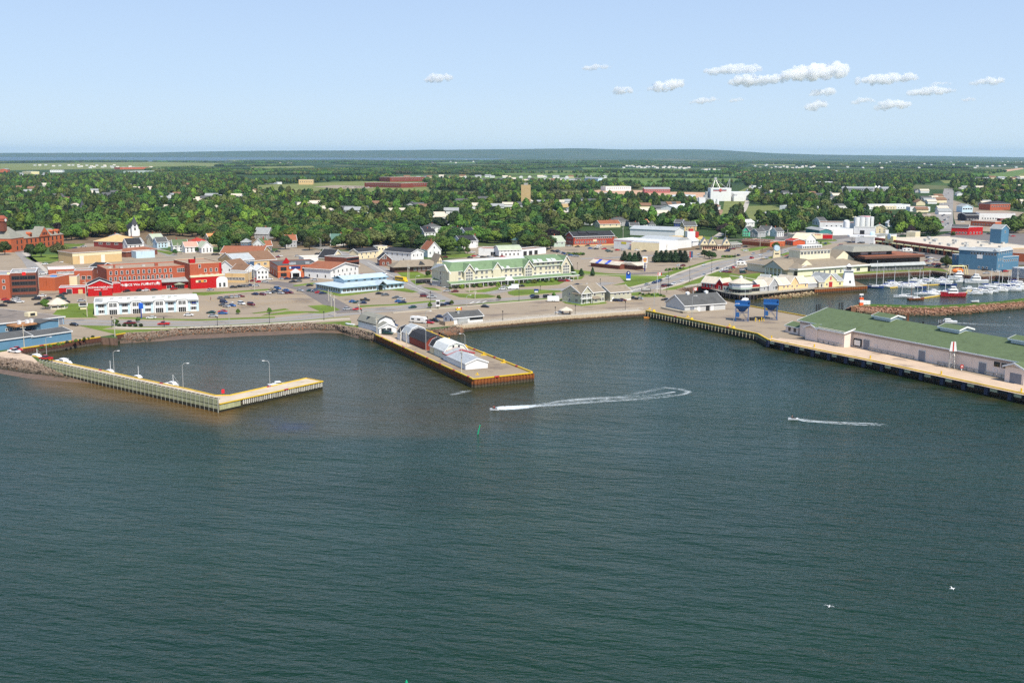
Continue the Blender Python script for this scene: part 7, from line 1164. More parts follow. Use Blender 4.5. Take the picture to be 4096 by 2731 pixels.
for i,(x,y,t_,lab)in enumerate([(952,1257,1243,"thin sapling beside the car park exit kerb"),(552,1290,1275,"sapling on the verge below the blue pylon sign"),(463,1302,1275,"leafy sapling by the flower bed lamp"),(1078,1252,1240,"sign-topped sapling beside the promenade lamp"),(1807,1220,1204,"sapling at the hotel crossing"),(1995,1200,1180,"sapling at the hotel drive mouth"),(1719,1232,1210,"sapling by the traffic light post"),(2215,1189,1178,"sapling on the road verge before the balcony clubhouse")]):tree(at(x,y),max(2.5,hgt(x,y,t_)),0,i,lab,name="sapling",cat="sapling")
# shrubs
mshr=[crown(70+i,260,.5).mesh("foliage",TONES[i][1])for i in range(3)];SHR=[]
def shrub(x,y,lab,i,s=.16):p=at(x,y);o=link("shrub",mshr[i%3],None,(p.x,p.y,p.z-3.4*s),(0,0,i*1.3),(s,s,s*.9));tag(o,lab,"shrub","clipped shrubs")
for i in range(5):shrub(476+i*22,1306.5,"round clipped shrub in the promenade flower bed, %s from the fish plant"%ORD[i],1,.22)
for i in range(20):x=1800+i*24;shrub(x,1156-i*1.75+(i%3),"flowering shrub in the hotel's porch border, %s from the end tower"%ORD[i],i,.22+.07*(i%3))
for i in range(9):shrub(2560+i*12,1178+(i%3)*3+i*.6,"low flower bed shrub by the wharf entrance sign, %s from the annex"%ORD[i],i,.2)
for i in range(7):shrub(2520+i*9,1075-i,"round shrub in the burger restaurant's hedge, %s from its dining room"%ORD[i],i,.22)
for i in range(6):shrub(2665+i*14,1084-i*1.5,"shrub in the bed at the restaurant exit, %s from the burger sign"%ORD[i],i,.26)
for i in range(8):shrub(2890+i*7,1030,"shrub in the bed at the diner's lawn, %s from the ornate shop"%ORD[i],i,.26)
for i in range(14):shrub(150+i*17,1399-i*3.6,"weedy bush on the bank above the yellow-capped wall, %s from the causeway"%ORD[i],i,.12+.06*(i%2))
for i in range(8):shrub(2270+i*9,1020+i%3,"garden shrub of the little nursery beside the used-car row, %s from the cars"%ORD[i],i,.32)
# --- the canopy
def inpoly(X,Y,poly):
    c=np.zeros(X.shape,bool);n_=len(poly);j=n_-1
    for i in range(n_):
        xi,yi=poly[i];xj,yj=poly[j];k=((yi>Y)!=(yj>Y))&(X<(xj-xi)*(Y-yi)/(yj-yi+1e-9)+xi);c^=k;j=i
    return c
ZN=[[(-500,660),(-500,960),(40,945),(60,925),(250,968),(330,958),(480,945),(600,932),(640,945),(800,950),(850,985),(960,990),(1010,965),(1120,965),(1210,990),(1340,990),(1430,1006),(1500,990),(1560,985),(1600,1003),(1690,1004),(1780,1022),(1860,1003),(1890,975),(1930,970),(2070,985),(2180,1006),(2250,975),(2290,945),(2310,908),(2460,912),(2480,908),(2700,915),(2720,918),(2800,915),(2860,932),(2890,905),(2880,870),(2840,845),(2800,850),(2790,812),(2600,810),(2440,800),(2180,798),(2120,795),(2040,790),(1990,772),(1900,770),(1900,715),(1560,700),(1440,722),(1250,728),(1000,735),(900,705),(880,668),(600,676),(300,700),(0,705)],
 [(1000,640),(3050,648),(3050,745),(2990,750),(2960,700),(2700,690),(2000,690),(2000,705),(1590,700),(1560,700),(1000,700),(850,690),(880,664)],
 [(1700,738),(1900,715),(2050,735),(2300,745),(2560,745),(2560,760),(2400,760),(2240,775),(2150,772),(1990,770),(1720,758)],
 [(2900,855),(2965,850),(2970,945),(2950,955),(2890,955),(2885,905)],[(2990,740),(3640,740),(3660,835),(3400,842),(3250,835),(3060,832),(2985,812)],[(3050,650),(4200,655),(4200,690),(3920,700),(3900,722),(3760,722),(3700,740),(3050,742)],
 [(3090,872),(3250,870),(3270,888),(3240,905),(3130,905),(3080,895)],[(3120,905),(3150,925),(3170,945),(3235,945),(3240,925),(3200,912),(3160,905)],[(3370,868),(3400,866),(3400,882),(3280,888),(3260,882)],[(3490,880),(3560,888),(3590,905),(3540,918),(3470,905)],[(3560,915),(3650,890),(3655,912),(3740,912),(3770,932),(3760,950),(3640,955),(3560,935)],
 [(3815,735),(4250,735),(4250,850),(3900,840),(3820,800),(3800,760)],[(4010,915),(4250,905),(4250,932),(4020,935)],[(3230,880),(3350,868),(3480,872),(3470,880),(3300,886)],[(2640,760),(2720,750),(2840,760),(2830,768),(2700,768)],[(3020,745),(3070,760),(3060,820),(3000,815)],[(3040,895),(3100,880),(3130,935),(3060,940)],[(0,650),(450,645),(900,650),(450,656),(0,660)],[(1870,985),(1905,975),(1900,1000),(1870,1010)]]
HOLES=[f[1]for f in FIELDS]+[[(0,658),(450,655),(950,655),(860,668),(600,672),(250,705),(0,700)],[(3795,755),(3812,755),(3840,900),(3760,900)],[(60,950),(260,950),(270,1000),(50,1000)],[(590,700),(450,700),(460,670),(620,668)],[(1640,962),(1770,945),(1790,985),(1700,1000)],[(2800,850),(2770,800),(2960,770),(2960,830)],[(3240,752),(3250,732),(3430,736),(3430,750)],[(3290,825),(3260,812),(3360,812),(3360,830)],[(3340,775),(3360,760),(3600,762),(3600,790),(3400,790)],[(1270,700),(1340,700),(1340,712),(1270,712)]]
def project(X,Y):
    v=np.stack([X,Y,np.full_like(X,LZ-CAMH)],1);w=v@np.array(fw);return PW/2+F*(v@np.array(RV))/w,PH/2-F*(v@np.array(UV))/w
def scatter(D0,D1,step,seed,dens=1.0):
    rg=np.random.RandomState(seed);ys=np.arange(D0,D1,step);P=[]
    for y in ys:
        hw=y*.47+20;xs=np.arange(-hw,hw,step);P.append(np.stack([xs+rg.uniform(-.42,.42,len(xs))*step,np.full(len(xs),y)+rg.uniform(-.42,.42,len(xs))*step],1))
    P=np.concatenate(P);px_,py_=project(P[:,0],P[:,1]);ok=np.zeros(len(P),bool)
    for z in ZN:ok|=inpoly(px_,py_,z)
    for h in HOLES:ok&=~inpoly(px_,py_,h)
    ok&=rg.rand(len(P))<dens;P=P[ok]
    cl=np.array(CLEAR)
    for s in range(0,len(cl),50):
        c=cl[s:s+50];d=((P[:,None,0]-c[None,:,0])**2+(P[:,None,1]-c[None,:,1])**2)<(c[None,:,2]**2);P=P[~d.any(1)]
    return P
near=scatter(560,1500,12.0,1);mid=scatter(1500,3600,14.5,2,.80);farp=scatter(3600,12500,40,3,.85);farp=farp[[noise.noise(Vector((x/700,y/1800,7)))>.0 for x,y in farp]]
order=np.argsort(near[:,1]);near=near[order]
WHERE=[(0,"around the town hall"),(270,"behind the pyramid-roofed hall"),(500,"around the steepled church"),(600,"behind the side street houses"),(860,"behind the wide tan building"),(1080,"above the bank car park"),(1300,"above the brown brick office"),(1560,"behind the old station"),(1790,"above the dirt lot"),(1910,"behind the white gambrel shop"),(2190,"beside the red brick warehouse"),(2480,"above the lumber store"),(2860,"by the mint green house"),(3090,"among the white plants"),(3480,"behind the service station")]
rs_=np.random.RandomState(5);tone_p=[.40,.27,.14,.16,.03]
for i,(x,y)in enumerate(near[:290]):
    px_,py_=pix((x,y,LZ));ti=int(rs_.choice(5,p=tone_p));w_=[w for a,w in WHERE if px_>=a]or[WHERE[0][1]];tn=TONES[ti][0]
    tree(Vector((x,y,LZ)),rs_.uniform(9.5,14),ti,int(rs_.randint(9)),"%s deciduous tree in the canopy %s"%(tn,w_[-1]),"%s trees %s"%(tn,w_[-1]),wx=rs_.uniform(1.05,1.4))
rest=np.concatenate([near[290:],mid])
def gn_forest(name,pts,protos,sc,lab=None):
    pc=bpy.data.collections.new("tree_kinds_"+name)
    for i,me in enumerate(protos):pc.objects.link(bpy.data.objects.new("kind_%02d"%i,me))
    k=len(pts);me=bpy.data.meshes.new(name);me.vertices.add(k);co=np.zeros((k,3),'f');co[:,:2]=pts;co[:,2]=LZ;me.vertices.foreach_set("co",co.ravel());rg=np.random.RandomState(9)
    for nm,arr,ty in(("rot",rg.uniform(0,6.28,k),'FLOAT'),("scl",rg.uniform(sc[0],sc[1],k),'FLOAT'),("idx",rg.choice(len(protos),k,p=None),'INT')):a=me.attributes.new(nm,ty,'POINT');a.data.foreach_set("value",arr.astype('f' if ty=='FLOAT' else 'i'))
    o=link(name,me);ng=bpy.data.node_groups.new(name,'GeometryNodeTree');ng.interface.new_socket("Geometry",in_out='INPUT',socket_type='NodeSocketGeometry');ng.interface.new_socket("Geometry",in_out='OUTPUT',socket_type='NodeSocketGeometry');N=ng.nodes;Lk=ng.links
    gi,go=N.new("NodeGroupInput"),N.new("NodeGroupOutput");ip=N.new("GeometryNodeInstanceOnPoints");ci=N.new("GeometryNodeCollectionInfo");ci.inputs["Collection"].default_value=pc;ci.inputs["Separate Children"].default_value=True;ci.inputs["Reset Children"].default_value=True;ip.inputs["Pick Instance"].default_value=True
    def na(nm,ty):a=N.new("GeometryNodeInputNamedAttribute");a.data_type=ty;a.inputs["Name"].default_value=nm;return a.outputs["Attribute"]
    cx=N.new("ShaderNodeCombineXYZ");Lk.new(na("rot",'FLOAT'),cx.inputs["Z"]);e2r=N.new("FunctionNodeEulerToRotation");Lk.new(cx.outputs[0],e2r.inputs[0]);cs=N.new("ShaderNodeCombineXYZ");sc_=na("scl",'FLOAT');[Lk.new(sc_,cs.inputs[q])for q in range(3)]
    Lk.new(gi.outputs[0],ip.inputs["Points"]);Lk.new(ci.outputs[0],ip.inputs["Instance"]);Lk.new(na("idx",'INT'),ip.inputs["Instance Index"]);Lk.new(e2r.outputs[0],ip.inputs["Rotation"]);Lk.new(cs.outputs[0],ip.inputs["Scale"]);Lk.new(ip.outputs[0],go.inputs[0])
    md=o.modifiers.new("nodes",'NODES');md.node_group=ng;tag(o,lab,None,None,"stuff");return o
lowv=[]
for v in range(3):
    b_=crown(30+v,420,.85);kx,kz=((1.3,.92),(1.0,1.0),(.78,1.2))[v];b_.v=[(x*kx,y*kx,z*kz)for x,y,z in b_.v]
    for ti,w in((0,4),(1,3),(2,1),(3,2)):
        me=b_.mesh("crown",TONES[ti][1]);lowv+=[me]*w
lowv+=[crown(77,300,.7,True).mesh("crown",_mats["needles"])]*2
gn_forest("tree_canopy",rest,lowv,(.75,1.45))
def grove(seed):
    r=random.Random(seed);mb=MB()
    for _ in range(16):
        x,y,R=r.uniform(-24,24),r.uniform(-24,24),r.uniform(4,6.5);h=r.uniform(4,7);mb.ball((x,y,h),R,6,4,(1,1,1.0))
        for _ in range(16):
            v=Vector((r.gauss(0,1),r.gauss(0,1),r.gauss(.3,1))).normalized()*R*1.03;s=1.6;a=v.normalized().orthogonal();mb.add([Vector((x,y,h))+v+a*s,Vector((x,y,h))+v-a*s,Vector((x,y,h))+v*1.15+v.cross(a).normalized()*s],[(0,1,2)])
    return mb
gn_forest("far_woods",farp,[grove(60+i).mesh("grove",TONES[t][1])for i,t in enumerate((0,1,1,3,0,1))],(.8,1.15))
hl=np.array([[(x-2048)/4500.0*D+0,D]for D,x in[(4500*75/((y-617)+1e-6),x)for y,x0_,x1_ in((705,2380,2940),(711,2300,2900),(693,2000,2920),(688,2300,2900),(731,2600,2950),(751,2400,2900),(660,2000,2900))for x in np.arange(x0_,x1_,9)]]);rj=np.random.RandomState(3)
gn_forest("hedgerow_trees",hl+rj.uniform(-14,14,hl.shape),lowv,(.6,1.1))
# ================================================================ vehicles
M_PAINT=mat("vehicle_paint",(1,1,1),.25,0,objcol=True,spec=.6);M_TYRE=mat("tyre",(.02,.02,.02),.8,0)
PAINT={"w":("white",(.75,.75,.74)),"s":("silver",(.42,.43,.44)),"g":("grey",(.13,.14,.15)),"k":("black",(.015,.015,.018)),"b":("blue",(.03,.12,.35)),"n":("navy",(.012,.025,.09)),"r":("red",(.5,.02,.02)),"m":("maroon",(.16,.012,.018)),"t":("dark green",(.012,.06,.05)),"d":("beige",(.5,.42,.3)),"y":("yellow",(.75,.42,.02))}
def vehicle(kind):
    L,W_,z0,zb,zt={"c":(4.5,1.75,.3,.88,1.38),"v":(4.7,1.85,.35,1.05,1.78),"p":(5.3,1.9,.4,1.0,1.75),"t":(6.4,2.2,.4,1.2,2.8)}[kind];h=L/2;w=W_/2
    pr=[(-h,z0+.1),(-h+.1,zb-.08),(-h+.9,zb),(h-1.2,zb),(h-.1,zb-.22),(h,z0+.12),(h-.3,z0),(-h+.3,z0)]
    if kind=="t":pr=[(-h,z0),(-h,zt),(h-2.1,zt),(h-2.0,2.0),(h-1.3,1.95),(h-.6,1.3),(h,1.2),(h,z0)]
    b=MB().exv(pr,-w,w);a0,a1,t0,t1={"c":(-h+.55,h-1.25,-h+1.1,h-2.1),"v":(-h+.08,h-1.15,-h+.3,h-1.9),"p":(-.6,h-1.3,-.35,h-2.0),"t":(h-2.0,h-.7,h-1.95,h-1.35)}[kind]
    if kind=="p":b=MB().exv([(-.5,zb),(h-1.2,zb),(h-.1,zb-.2),(h,z0),(-.5,z0)],-w,w).box(-h,-.5,-w,w,z0,.62).box(-h,-.5,-w,-w+.12,.62,zb).box(-h,-.5,w-.12,w,.62,zb).box(-h,-h+.12,-w,w,.62,zb)
    g=MB().frus((a0,a1,-w+.06,w-.06),(t0,t1,-w+.22,w-.22),zb if kind!="t" else 1.25,zt-.06 if kind!="t" else 1.98)
    if kind!="t":b.box(t0-.05,t1+.05,-w+.2,w-.2,zt-.07,zt)
    wh=MB().tube((0,-.12,0),(0,.12,0),.32 if kind=="c" else .37,n=10)
    return b.mesh("body",M_PAINT),g.mesh("windows",M_GLASS),wh.mesh("wheel",M_TYRE),(L,W_),MB().box(h-.02,h+.02,-w+.12,-w+.42,zb-.38,zb-.24).box(h-.02,h+.02,w-.42,w-.12,zb-.38,zb-.24).mesh("headlights",M_TRIM)
VK={k:vehicle(k)for k in "cvpt"};VN={"c":("car","car"),"v":("van","van"),"p":("pickup_truck","pickup"),"t":("delivery_truck","truck")}
TYPES={"c":"car","v":"people carrier","p":"pickup","t":"box truck"};MW=chain(MAIN)if False else[at(*q)for q in MAIN]
def car(x,y,code,ang,label,group=None,z=LZ):
    c=code[0];k=code[1]if len(code)>1 else "c";p=at(x,y,z);p.z+=.07
    if ang=="R":
        d=min(range(len(MW)-1),key=lambda i:(MW[i]-p).length+(MW[i+1]-p).length);v=MW[d+1]-MW[d];a=math.atan2(v.y,v.x)+(math.pi if(x*7+y)%2 else 0)
    else:a=math.radians(ang)+(math.pi if(x*3+y)%5<2 else 0)+math.radians((x*13%9)-4)
    e=empty(VN[k][0],p,a,label,VN[k][1],group);b,g,wm,(L,W_),hl_=VK[k];link("body",b,e,color=PAINT[c][1]);link("windows",g,e)
    if y>985:
        for sx in(-1,1):
            for sy in(-1,1):link("wheel",wm,e,(sx*L*.31,sy*(W_/2-.1),.32))
        link("headlights",hl_,e)
def lot(where,mark,ang,data):
    it=[q.split()for q in data.split(",")];it.sort(key=lambda q:int(q[0]));n_={}
    tot={}
    for q in it:k=q[2];tot[k]=tot.get(k,0)+1
    for q in it:
        k=q[2];n_[k]=n_.get(k,0)+1;nm=PAINT[k[0]][0]+" "+TYPES[k[1]if len(k)>1 else "c"]
        lab=("only %s %s"%(nm,where))if tot[k]==1 else("%s %s, %s from %s"%(nm,where,ORD[n_[k]-1],mark));car(int(q[0]),int(q[1]),k,ang,lab,"cars "+where)
lot("in the brick office forecourt","the frame edge",12,"22 1202 r,31 1211 k,46 1214 k,64 1198 s,66 1206 w,79 1211 w,12 1226 k,145 1200 kv,168 1187 w,191 1198 k,155 1220 k")
lot("before the low red shop","the brick office",20,"241 1188 t,249 1199 t,263 1212 k,254 1179 k,327 1207 s")
lot("along the red store front","the gabled store",60,"506 1168 k,559 1165 k,582 1165 w,617 1163 k,696 1159 r,842 1162 s")
lot("beside the white gabled houses","the tan box building",15,"972 1123 s,987 1126 k,1008 1127 m,1029 1118 r,1038 1130 r,1059 1130 s,1077 1120 w")
lot("in the shaded kerb row","the red store",20,"934 1152 k,952 1150 k,967 1149 g,982 1148 g,997 1145 n,1023 1146 s")
lot("in the upper row of the big lot","the office block",25,"886 1196 g,904 1194 g,923 1192 s,943 1191 s,963 1189 m");lot("in the lower rows of the big lot","the office block",-40,"895 1212 nv,889 1224 g,906 1229 s,929 1226 b,966 1219 wv,1005 1222 mv")
lot("in the far rows of the big lot","the office block",-35,"1020 1180 n,1051 1181 m,1070 1175 w,1089 1173 g,1088 1161 d,1110 1158 bv,1106 1169 k,1122 1176 s,1142 1165 b,1140 1175 m,1161 1174 m,1201 1166 s")
lot("parked by the clinic corner","the big lot",25,"1242 1166 t,1258 1167 n,1268 1169 g,1275 1173 r,1291 1176 n,1239 1145 k");lot("before the brick bank","the white gabled houses",30,"1130 1118 s,1150 1118 n,1180 1118 k,1198 1117 k,1226 1115 n,1260 1110 k,1170 1130 k,1194 1128 g,1256 1123 s")
lot("in the upper car park behind the bank","the red-gabled house",10,"1046 1010 w,1059 1011 k,1071 1012 k,1085 1010 g,1111 1009 k,1074 1019 g,1190 1027 s,1120 1027 w,1110 1031 m,1270 1019 k,1284 1017 k,1450 1103 r,1462 1108 w,1476 1107 w")
lot("in the clinic car park","the traffic signals",8,"1413 1210 b,1429 1213 t,1450 1215 n,1460 1204 kp,1518 1178 k,1541 1183 g,1584 1194 g,1606 1200 s,1596 1209 b,1609 1213 n,1697 1188 mv,1727 1192 sp")
lot("driving on the waterfront road","the fish plant","R","520 1297 mp,655 1300 rp,1390 1240 s,1427 1240 r,1650 1233 t,1770 1224 k,1788 1219 n,2135 1187 n,2139 1194 kv,2189 1191 kv,2589 1141 s,2617 1134 n,2631 1129 b,2640 1125 k,2672 1114 wv,2657 1147 mv,2679 1145 k,2696 1139 w,2730 1128 w,2815 1102 s,2815 1064 w,2849 1081 w,2871 1077 g,2962 1046 k,3007 1035 rv,3066 1035 s,2954 1024 k,3013 1018 s,3043 1024 w,3074 1009 s,3143 1009 w,3167 1003 k,3204 986 k,3265 972 w,3302 977 n")
lot("parked below the white office block","the pylon sign",3,"605 1275 w,755 1264 w,844 1254 t,853 1268 s,892 1257 b,890 1250 r");lot("at the hotel","the end tower",15,"1788 1167 s,1819 1169 m,2010 1159 w,2020 1152 s,2084 1148 k,2247 1127 mv,2266 1126 r,2278 1125 w,2306 1143 k,2329 1146 n,2351 1144 w")
lot("on the station crossing street","the dark shingled house",-55,"1538 1099 w,1582 1119 s,1553 1062 wv");lot("before the sage annex","the clubhouse",-20,"2457 1205 k,2476 1206 n,2490 1204 m,2534 1198 kp,2556 1198 s,2661 1202 k");lot("in the used-car row","the garage",-30,"2212 1007 k,2222 1009 n,2235 1011 k,2247 1013 w,2265 1019 b,2283 1024 b,2296 1027 s,2306 1028 s,2228 1006 g,2256 1016 n,2274 1021 d")
lot("before the red brick warehouse","the used-car row",10,"2275 986 s,2309 989 k,2350 985 t,2395 985 wv,2362 996 b,2385 998 k,2388 992 w,2416 998 r,2431 1005 t,2439 1009 tp,2548 1003 w,2576 1007 k,2470 1003 r,2492 1003 s");lot("beside the white gambrel shop","the dirt lot",5,"1880 1033 k,1897 1027 r,1915 1030 w,1932 1031 k,1950 1030 g,1966 1031 s,1985 1028 k,2010 1029 r,1890 1012 w,1780 1031 m")
lot("in the hall's car park","the main road",20,"2890 1089 w,2900 1090 m,2913 1092 m,2898 1081 w,2908 1077 s,2918 1076 g,2929 1073 r,2939 1070 w,2972 1093 tv,2969 1082 s,2987 1078 w,3000 1077 m,3013 1081 n,3025 1077 m,3038 1075 w,3053 1073 s,3056 1067 n,3023 1071 r,3020 1054 r,3041 1047 b,3059 1045 m,3074 1043 s");lot("at the ornate shop and diner","the conical hedge",15,"2908 1007 nv,2931 998 m,2980 990 k,2982 1005 w,2719 1065 w,2730 1065 m,2915 1000 k,2800 1020 s,2858 1003 k");lot("by the hall's sign tower","the sign tower",5,"3127 1031 w,3150 1027 r,3155 1034 k")
lot("in the mall car park","the coffee shop",10,"3360 985 rv,3383 986 r,3342 1003 r,3357 1000 w,3378 999 m,3393 995 n,3408 997 g,3421 1004 k,3398 1006 t,3434 1006 s,3446 1006 r,3365 1009 g,3380 1011 s,3413 1017 k,3456 1000 k,3370 992 n,3388 1003 b,3404 1002 g,3416 1010 n,3428 998 m,3350 1006 d");lot("on the service station forecourt","the dairy",5,"3398 938 wv,3398 973 k,3477 973 kv,3439 974 k,3418 972 n,3455 974 g,3488 980 w")
lot("before the mall arcade","the dark pavilion",20,"3659 1017 k,3710 1019 g,3713 1033 k,3723 1035 w,3741 1044 s,3754 1044 s,3797 1042 k,3708 1047 m,3723 1049 w,3736 1060 m,3754 1060 m,3710 1065 k,3723 1067 g,3749 1069 kv,3777 1063 t,3580 1003 r,3600 1004 w,3690 1028 n");lot("on the quay by the theatre","the lifeboat",5,"3940 1083 k,3945 1096 s,3991 1089 w,4009 1088 n,4022 1088 r");lot("behind the red store at the avenue","the store",8,"3955 938 k,3968 938 s,3980 939 w,3990 941 s,4000 940 k,4008 943 w,4018 941 g,4030 944 k,4040 943 s,4052 947 r")
lot("around the avenue shops","the depot",10,"3255 866 k,3300 873 s,3308 872 b,3345 871 t,3405 840 r,3420 842 w,3435 841 r,3490 845 w,3560 849 r,3700 856 k,3715 860 w,3835 868 k,3850 872 s,3862 876 r,3840 884 k,3856 880 g,3850 890 w,3690 870 s,3225 870 k,3235 874 s,3590 862 w,3612 862 k");lot("on the avenue lanes","the mill side",88,",".join("%d %d %s"%(3768+(i%4)*8+(i*5%3),915-i*6-i%3,"kwsgrkwsnk"[i%10])for i in range(24)))
lot("by the town hall","the frame edge",10,"253 1051 w,250 1042 w,179 1059 w,139 1076 w,173 1098 wv,334 989 sp,508 1025 wv,270 1033 b,300 995 n,857 1021 k,869 1021 k,745 1010 w");lot("on the breakwater causeway","the fish plant",-25,"57 1411 wp,66 1404 rp,184 1439 rp,297 1303 k");lot("at the fishing wharf","the promenade",-25,"1574 1305 n,1560 1296 wv,1552 1337 tv,1647 1308 n,1718 1294 r,1737 1287 kp,1693 1336 r,1761 1271 n,1941 1230 k,2237 1254 w");lot("before the school","the tan school hall",0,",".join("%d %d %s"%(1375+i*9,751-i%2,"kkgswnk"[i%7])for i in range(13)))
car(2053,1157,"wt",10,"white box truck standing before the hotel porch")
def rv(x,y,ang,lab,L=7.0):e=empty("motorhome",at(x,y),math.radians(ang),lab,"motorhome");MB().exv([(-L/2,.5),(-L/2,2.9),(L/2-1,2.95),(L/2-.1,2.0),(L/2,.5)],-1.15,1.15).box(-1.4,.3,-.5,.5,2.9,3.15).build("body",M_TRIM,e);MB().box(-L/2+.6,-L/2+2.2,-1.2,1.2,1.5,2.2).box(-.2,1.4,-1.2,1.2,1.5,2.2).box(L/2-.5,L/2+.02,-1,1,1.3,1.9).build("windows",M_GLASS,e);[link("wheel",VK["v"][2],e,(sx*L*.3,sy,.36))for sx in(-1,1)for sy in(-1.1,1.1)];MB().box(-L/2-.01,L/2-.4,-1.17,1.17,.95,1.1).build("stripe",mat("rv_stripe",lin((190,170,130))),e)
rv(1676,1292,-28,"cream motorhome parked at the boulder heap",8);rv(2964,1062,5,"cream motorhome in the hall's car park",7);rv(3629,1008,0,"long white camper before the mall",8);rv(3433,1012,0,"white camper at the edge of the mall car park",6)
e=empty("cargo_trailer",at(2213,1207),-.05,"white twin-axle cargo trailer on the gravel lot","trailer");MB().exv([(-3,.5),(-3,2.9),(2.6,2.9),(3.1,2.2),(3.1,.5)],-1.1,1.1).build("body",M_TRIM,e);[link("wheel",VK["v"][2],e,(x,y,.36))for x in(-.5,.5)for y in(-1.05,1.05)];MB().box(3.1,4.2,-.1,.1,.4,.6).build("hitch",M_DARK,e)
e=empty("school_bus",at(1606,1127),math.radians(-52),"yellow school bus waiting beside the clinic","bus");MB().exv([(-5.5,.5),(-5.5,3.0),(3.8,3.0),(4,1.6),(5.3,1.5),(5.4,.5)],-1.2,1.2).build("body",M_YEL,e);MB().box(-5,3.6,-1.23,1.23,1.8,2.5).build("windows",M_GLASS,e);[link("wheel",VK["v"][2],e,(x,y,.4),(0,0,0),(1.3,1,1.3))for x in(-3.4,4)for y in(-1.15,1.15)]
for i in range(3):e=empty("waste_bin",at(1677+i*17,1134-i),0,"big black waste bin by the hotel yard, %s from the street"%ORD[i],"bin");MB().tube((-1.9,0,1.2),(1.6,0,1.2),1.15,n=12).build("drum",M_BLACK,e);MB().tube((1.6,0,1.1),(1.66,0,1.1),.4,n=10).build("label_disc",M_TRIM,e);MB().box(-1.7,1.4,-.8,.8,0,.5).build("stand",M_DARK,e)
# ================================================================ poles, lamps, flags
def arm_lamp(x,y,top,lab,d=1,z=LZ,block=False):H=hgt(x,y,top,z);e=empty("lamp_post",at(x,y,z),0,lab,"lamp post","pale arm lamps");MB().tube((0,0,0),(0,0,H-.8),.12,.08,6).tube((0,0,H-.8),(.5*d,0,H-.1),.08,n=5).tube((.5*d,0,H-.1),(1.7*d,0,H),.08,n=5).build("pole",M_STEEL,e);MB().box(min(1.5*d,2.3*d),max(1.5*d,2.3*d),-.2,.2,H-.12,H+.08).build("lamp_head",M_TRIM,e);block and MB().frus((-.7,.7,-.7,.7),(-.5,.5,-.5,.5),0,1.0).build("base",M_YEL,e)
for x,y,t_,lab,d,z,b in[(188,1434,1346,"arm lamp on the breakwater pier beside the red pickup",1,2.5,0),(457,1494,1402,"arm lamp on the breakwater pier beside the grey fishing boat",1,2.5,0),(733,1552,1452,"arm lamp on the breakwater pier closest to its bend",1,2.5,0),(1080,1547,1442,"arm lamp on the short arm of the breakwater pier",-1,2.5,0),(1704,1416,1243,"very tall arm lamp beside the barn-red shed",1,3,0),(1860,1393,1334,"arm lamp on the yellow-railed wharf edge",-1,3,0),(2616,1246,1154,"arm lamp on a yellow base at the quay corner",1,3,1),(2767,1279,1182,"arm lamp on a yellow base before the grey shed",1,3,1),(2934,1313,1214,"arm lamp on a yellow base before the blue hoppers",1,3,1),(1663,1167,1103,"street arm lamp on the station side of the street",1,3,0),(1765,1210,1148,"street arm lamp at the crossing before the hotel",1,3,0),(1867,1228,1180,"mast with long signal arm at the crossing",1,3,0),(917,1299,1208,"tall lamp over the big lot's road verge",1,3,0),(2901,962,924,"street arm lamp by the lumber yard meadow",1,3,0),(1280,990,952,"street arm lamp above the upper car park",-1,3,0)]:arm_lamp(x,y,t_,lab,d,z,b)
for i,(x,y,t_)in enumerate([(448,1309,1265),(657,1309,1267),(870,1304,1265),(1078,1294,1250),(1296,1281,1244),(1446,1258,1237),(1709,1307,1265),(2011,1281,1242),(2221,1261,1226),(2301,1256,1218),(2501,1239,1205),(2076,1205,1140),(2401,1138,1114),(2642,1182,1122),(2667,1169,1133),(2673,1151,1078),(2758,1127,1063),(2846,1092,1037),(2939,1064,1015),(3047,1041,993),(3126,1022,978),(2161,1162,1142),(2309,1077,1050),(1722,1236,1164)]):
    H=hgt(x,y,t_);e=empty("lantern_post",at(x,y),0,"black lantern post, %s along the waterfront counting from the fish plant"%ORD[i],"lamp post","black lantern posts");MB().cone((0,0),.2,0,.9,.15,8).cone((0,0),.11,.9,H-.8,.09,6).build("post",M_DARK,e);MB().cone((0,0),.18,H-.8,H-.2,.32,6).cone((0,0),.36,H-.2,H,.05,6).build("lantern",M_DARK,e)
for i,(x,y,t_)in enumerate([(97,1388,1298),(349,1268,1120),(460,1347,1262),(828,1151,1108),(1018,1161,1092),(997,1133,1078),(1315,1205,1158),(1325,1228,1165),(1339,1268,1180),(1437,1248,1200),(1508,1340,1265),(1626,1389,1322),(1602,1366,1312),(1846,1489,1398),(1631,1118,1055),(1636,1118,1057),(1877,1169,1130),(1900,1194,1158),(712,1018,970),(732,1018,972),(909,998,968),(1284,992,955),(2492,960,906),(2718,992,958),(2667,1006,975),(3040,988,940),(3150,950,915),(3330,962,920),(3600,905,880),(3797,900,862)]):
    H=hgt(x,y,t_);e=empty("utility_pole",at(x,y),i*.4,"pale wooden utility pole, %s counting inward from the fish plant"%ORD[i],"pole","utility poles");MB().cone((0,0),.2,0,H,.13,6).build("post",mat("pole_wood",lin((190,182,165)),.85,.1),e);MB().box(-1.1,1.1,-.08,.08,H-1.3,H-1.1).build("crossarm",_mats["pole_wood"],e);MB().cone((.35,0),.25,H-2.6,H-1.8,.25,8).build("transformer",M_VENT,e)
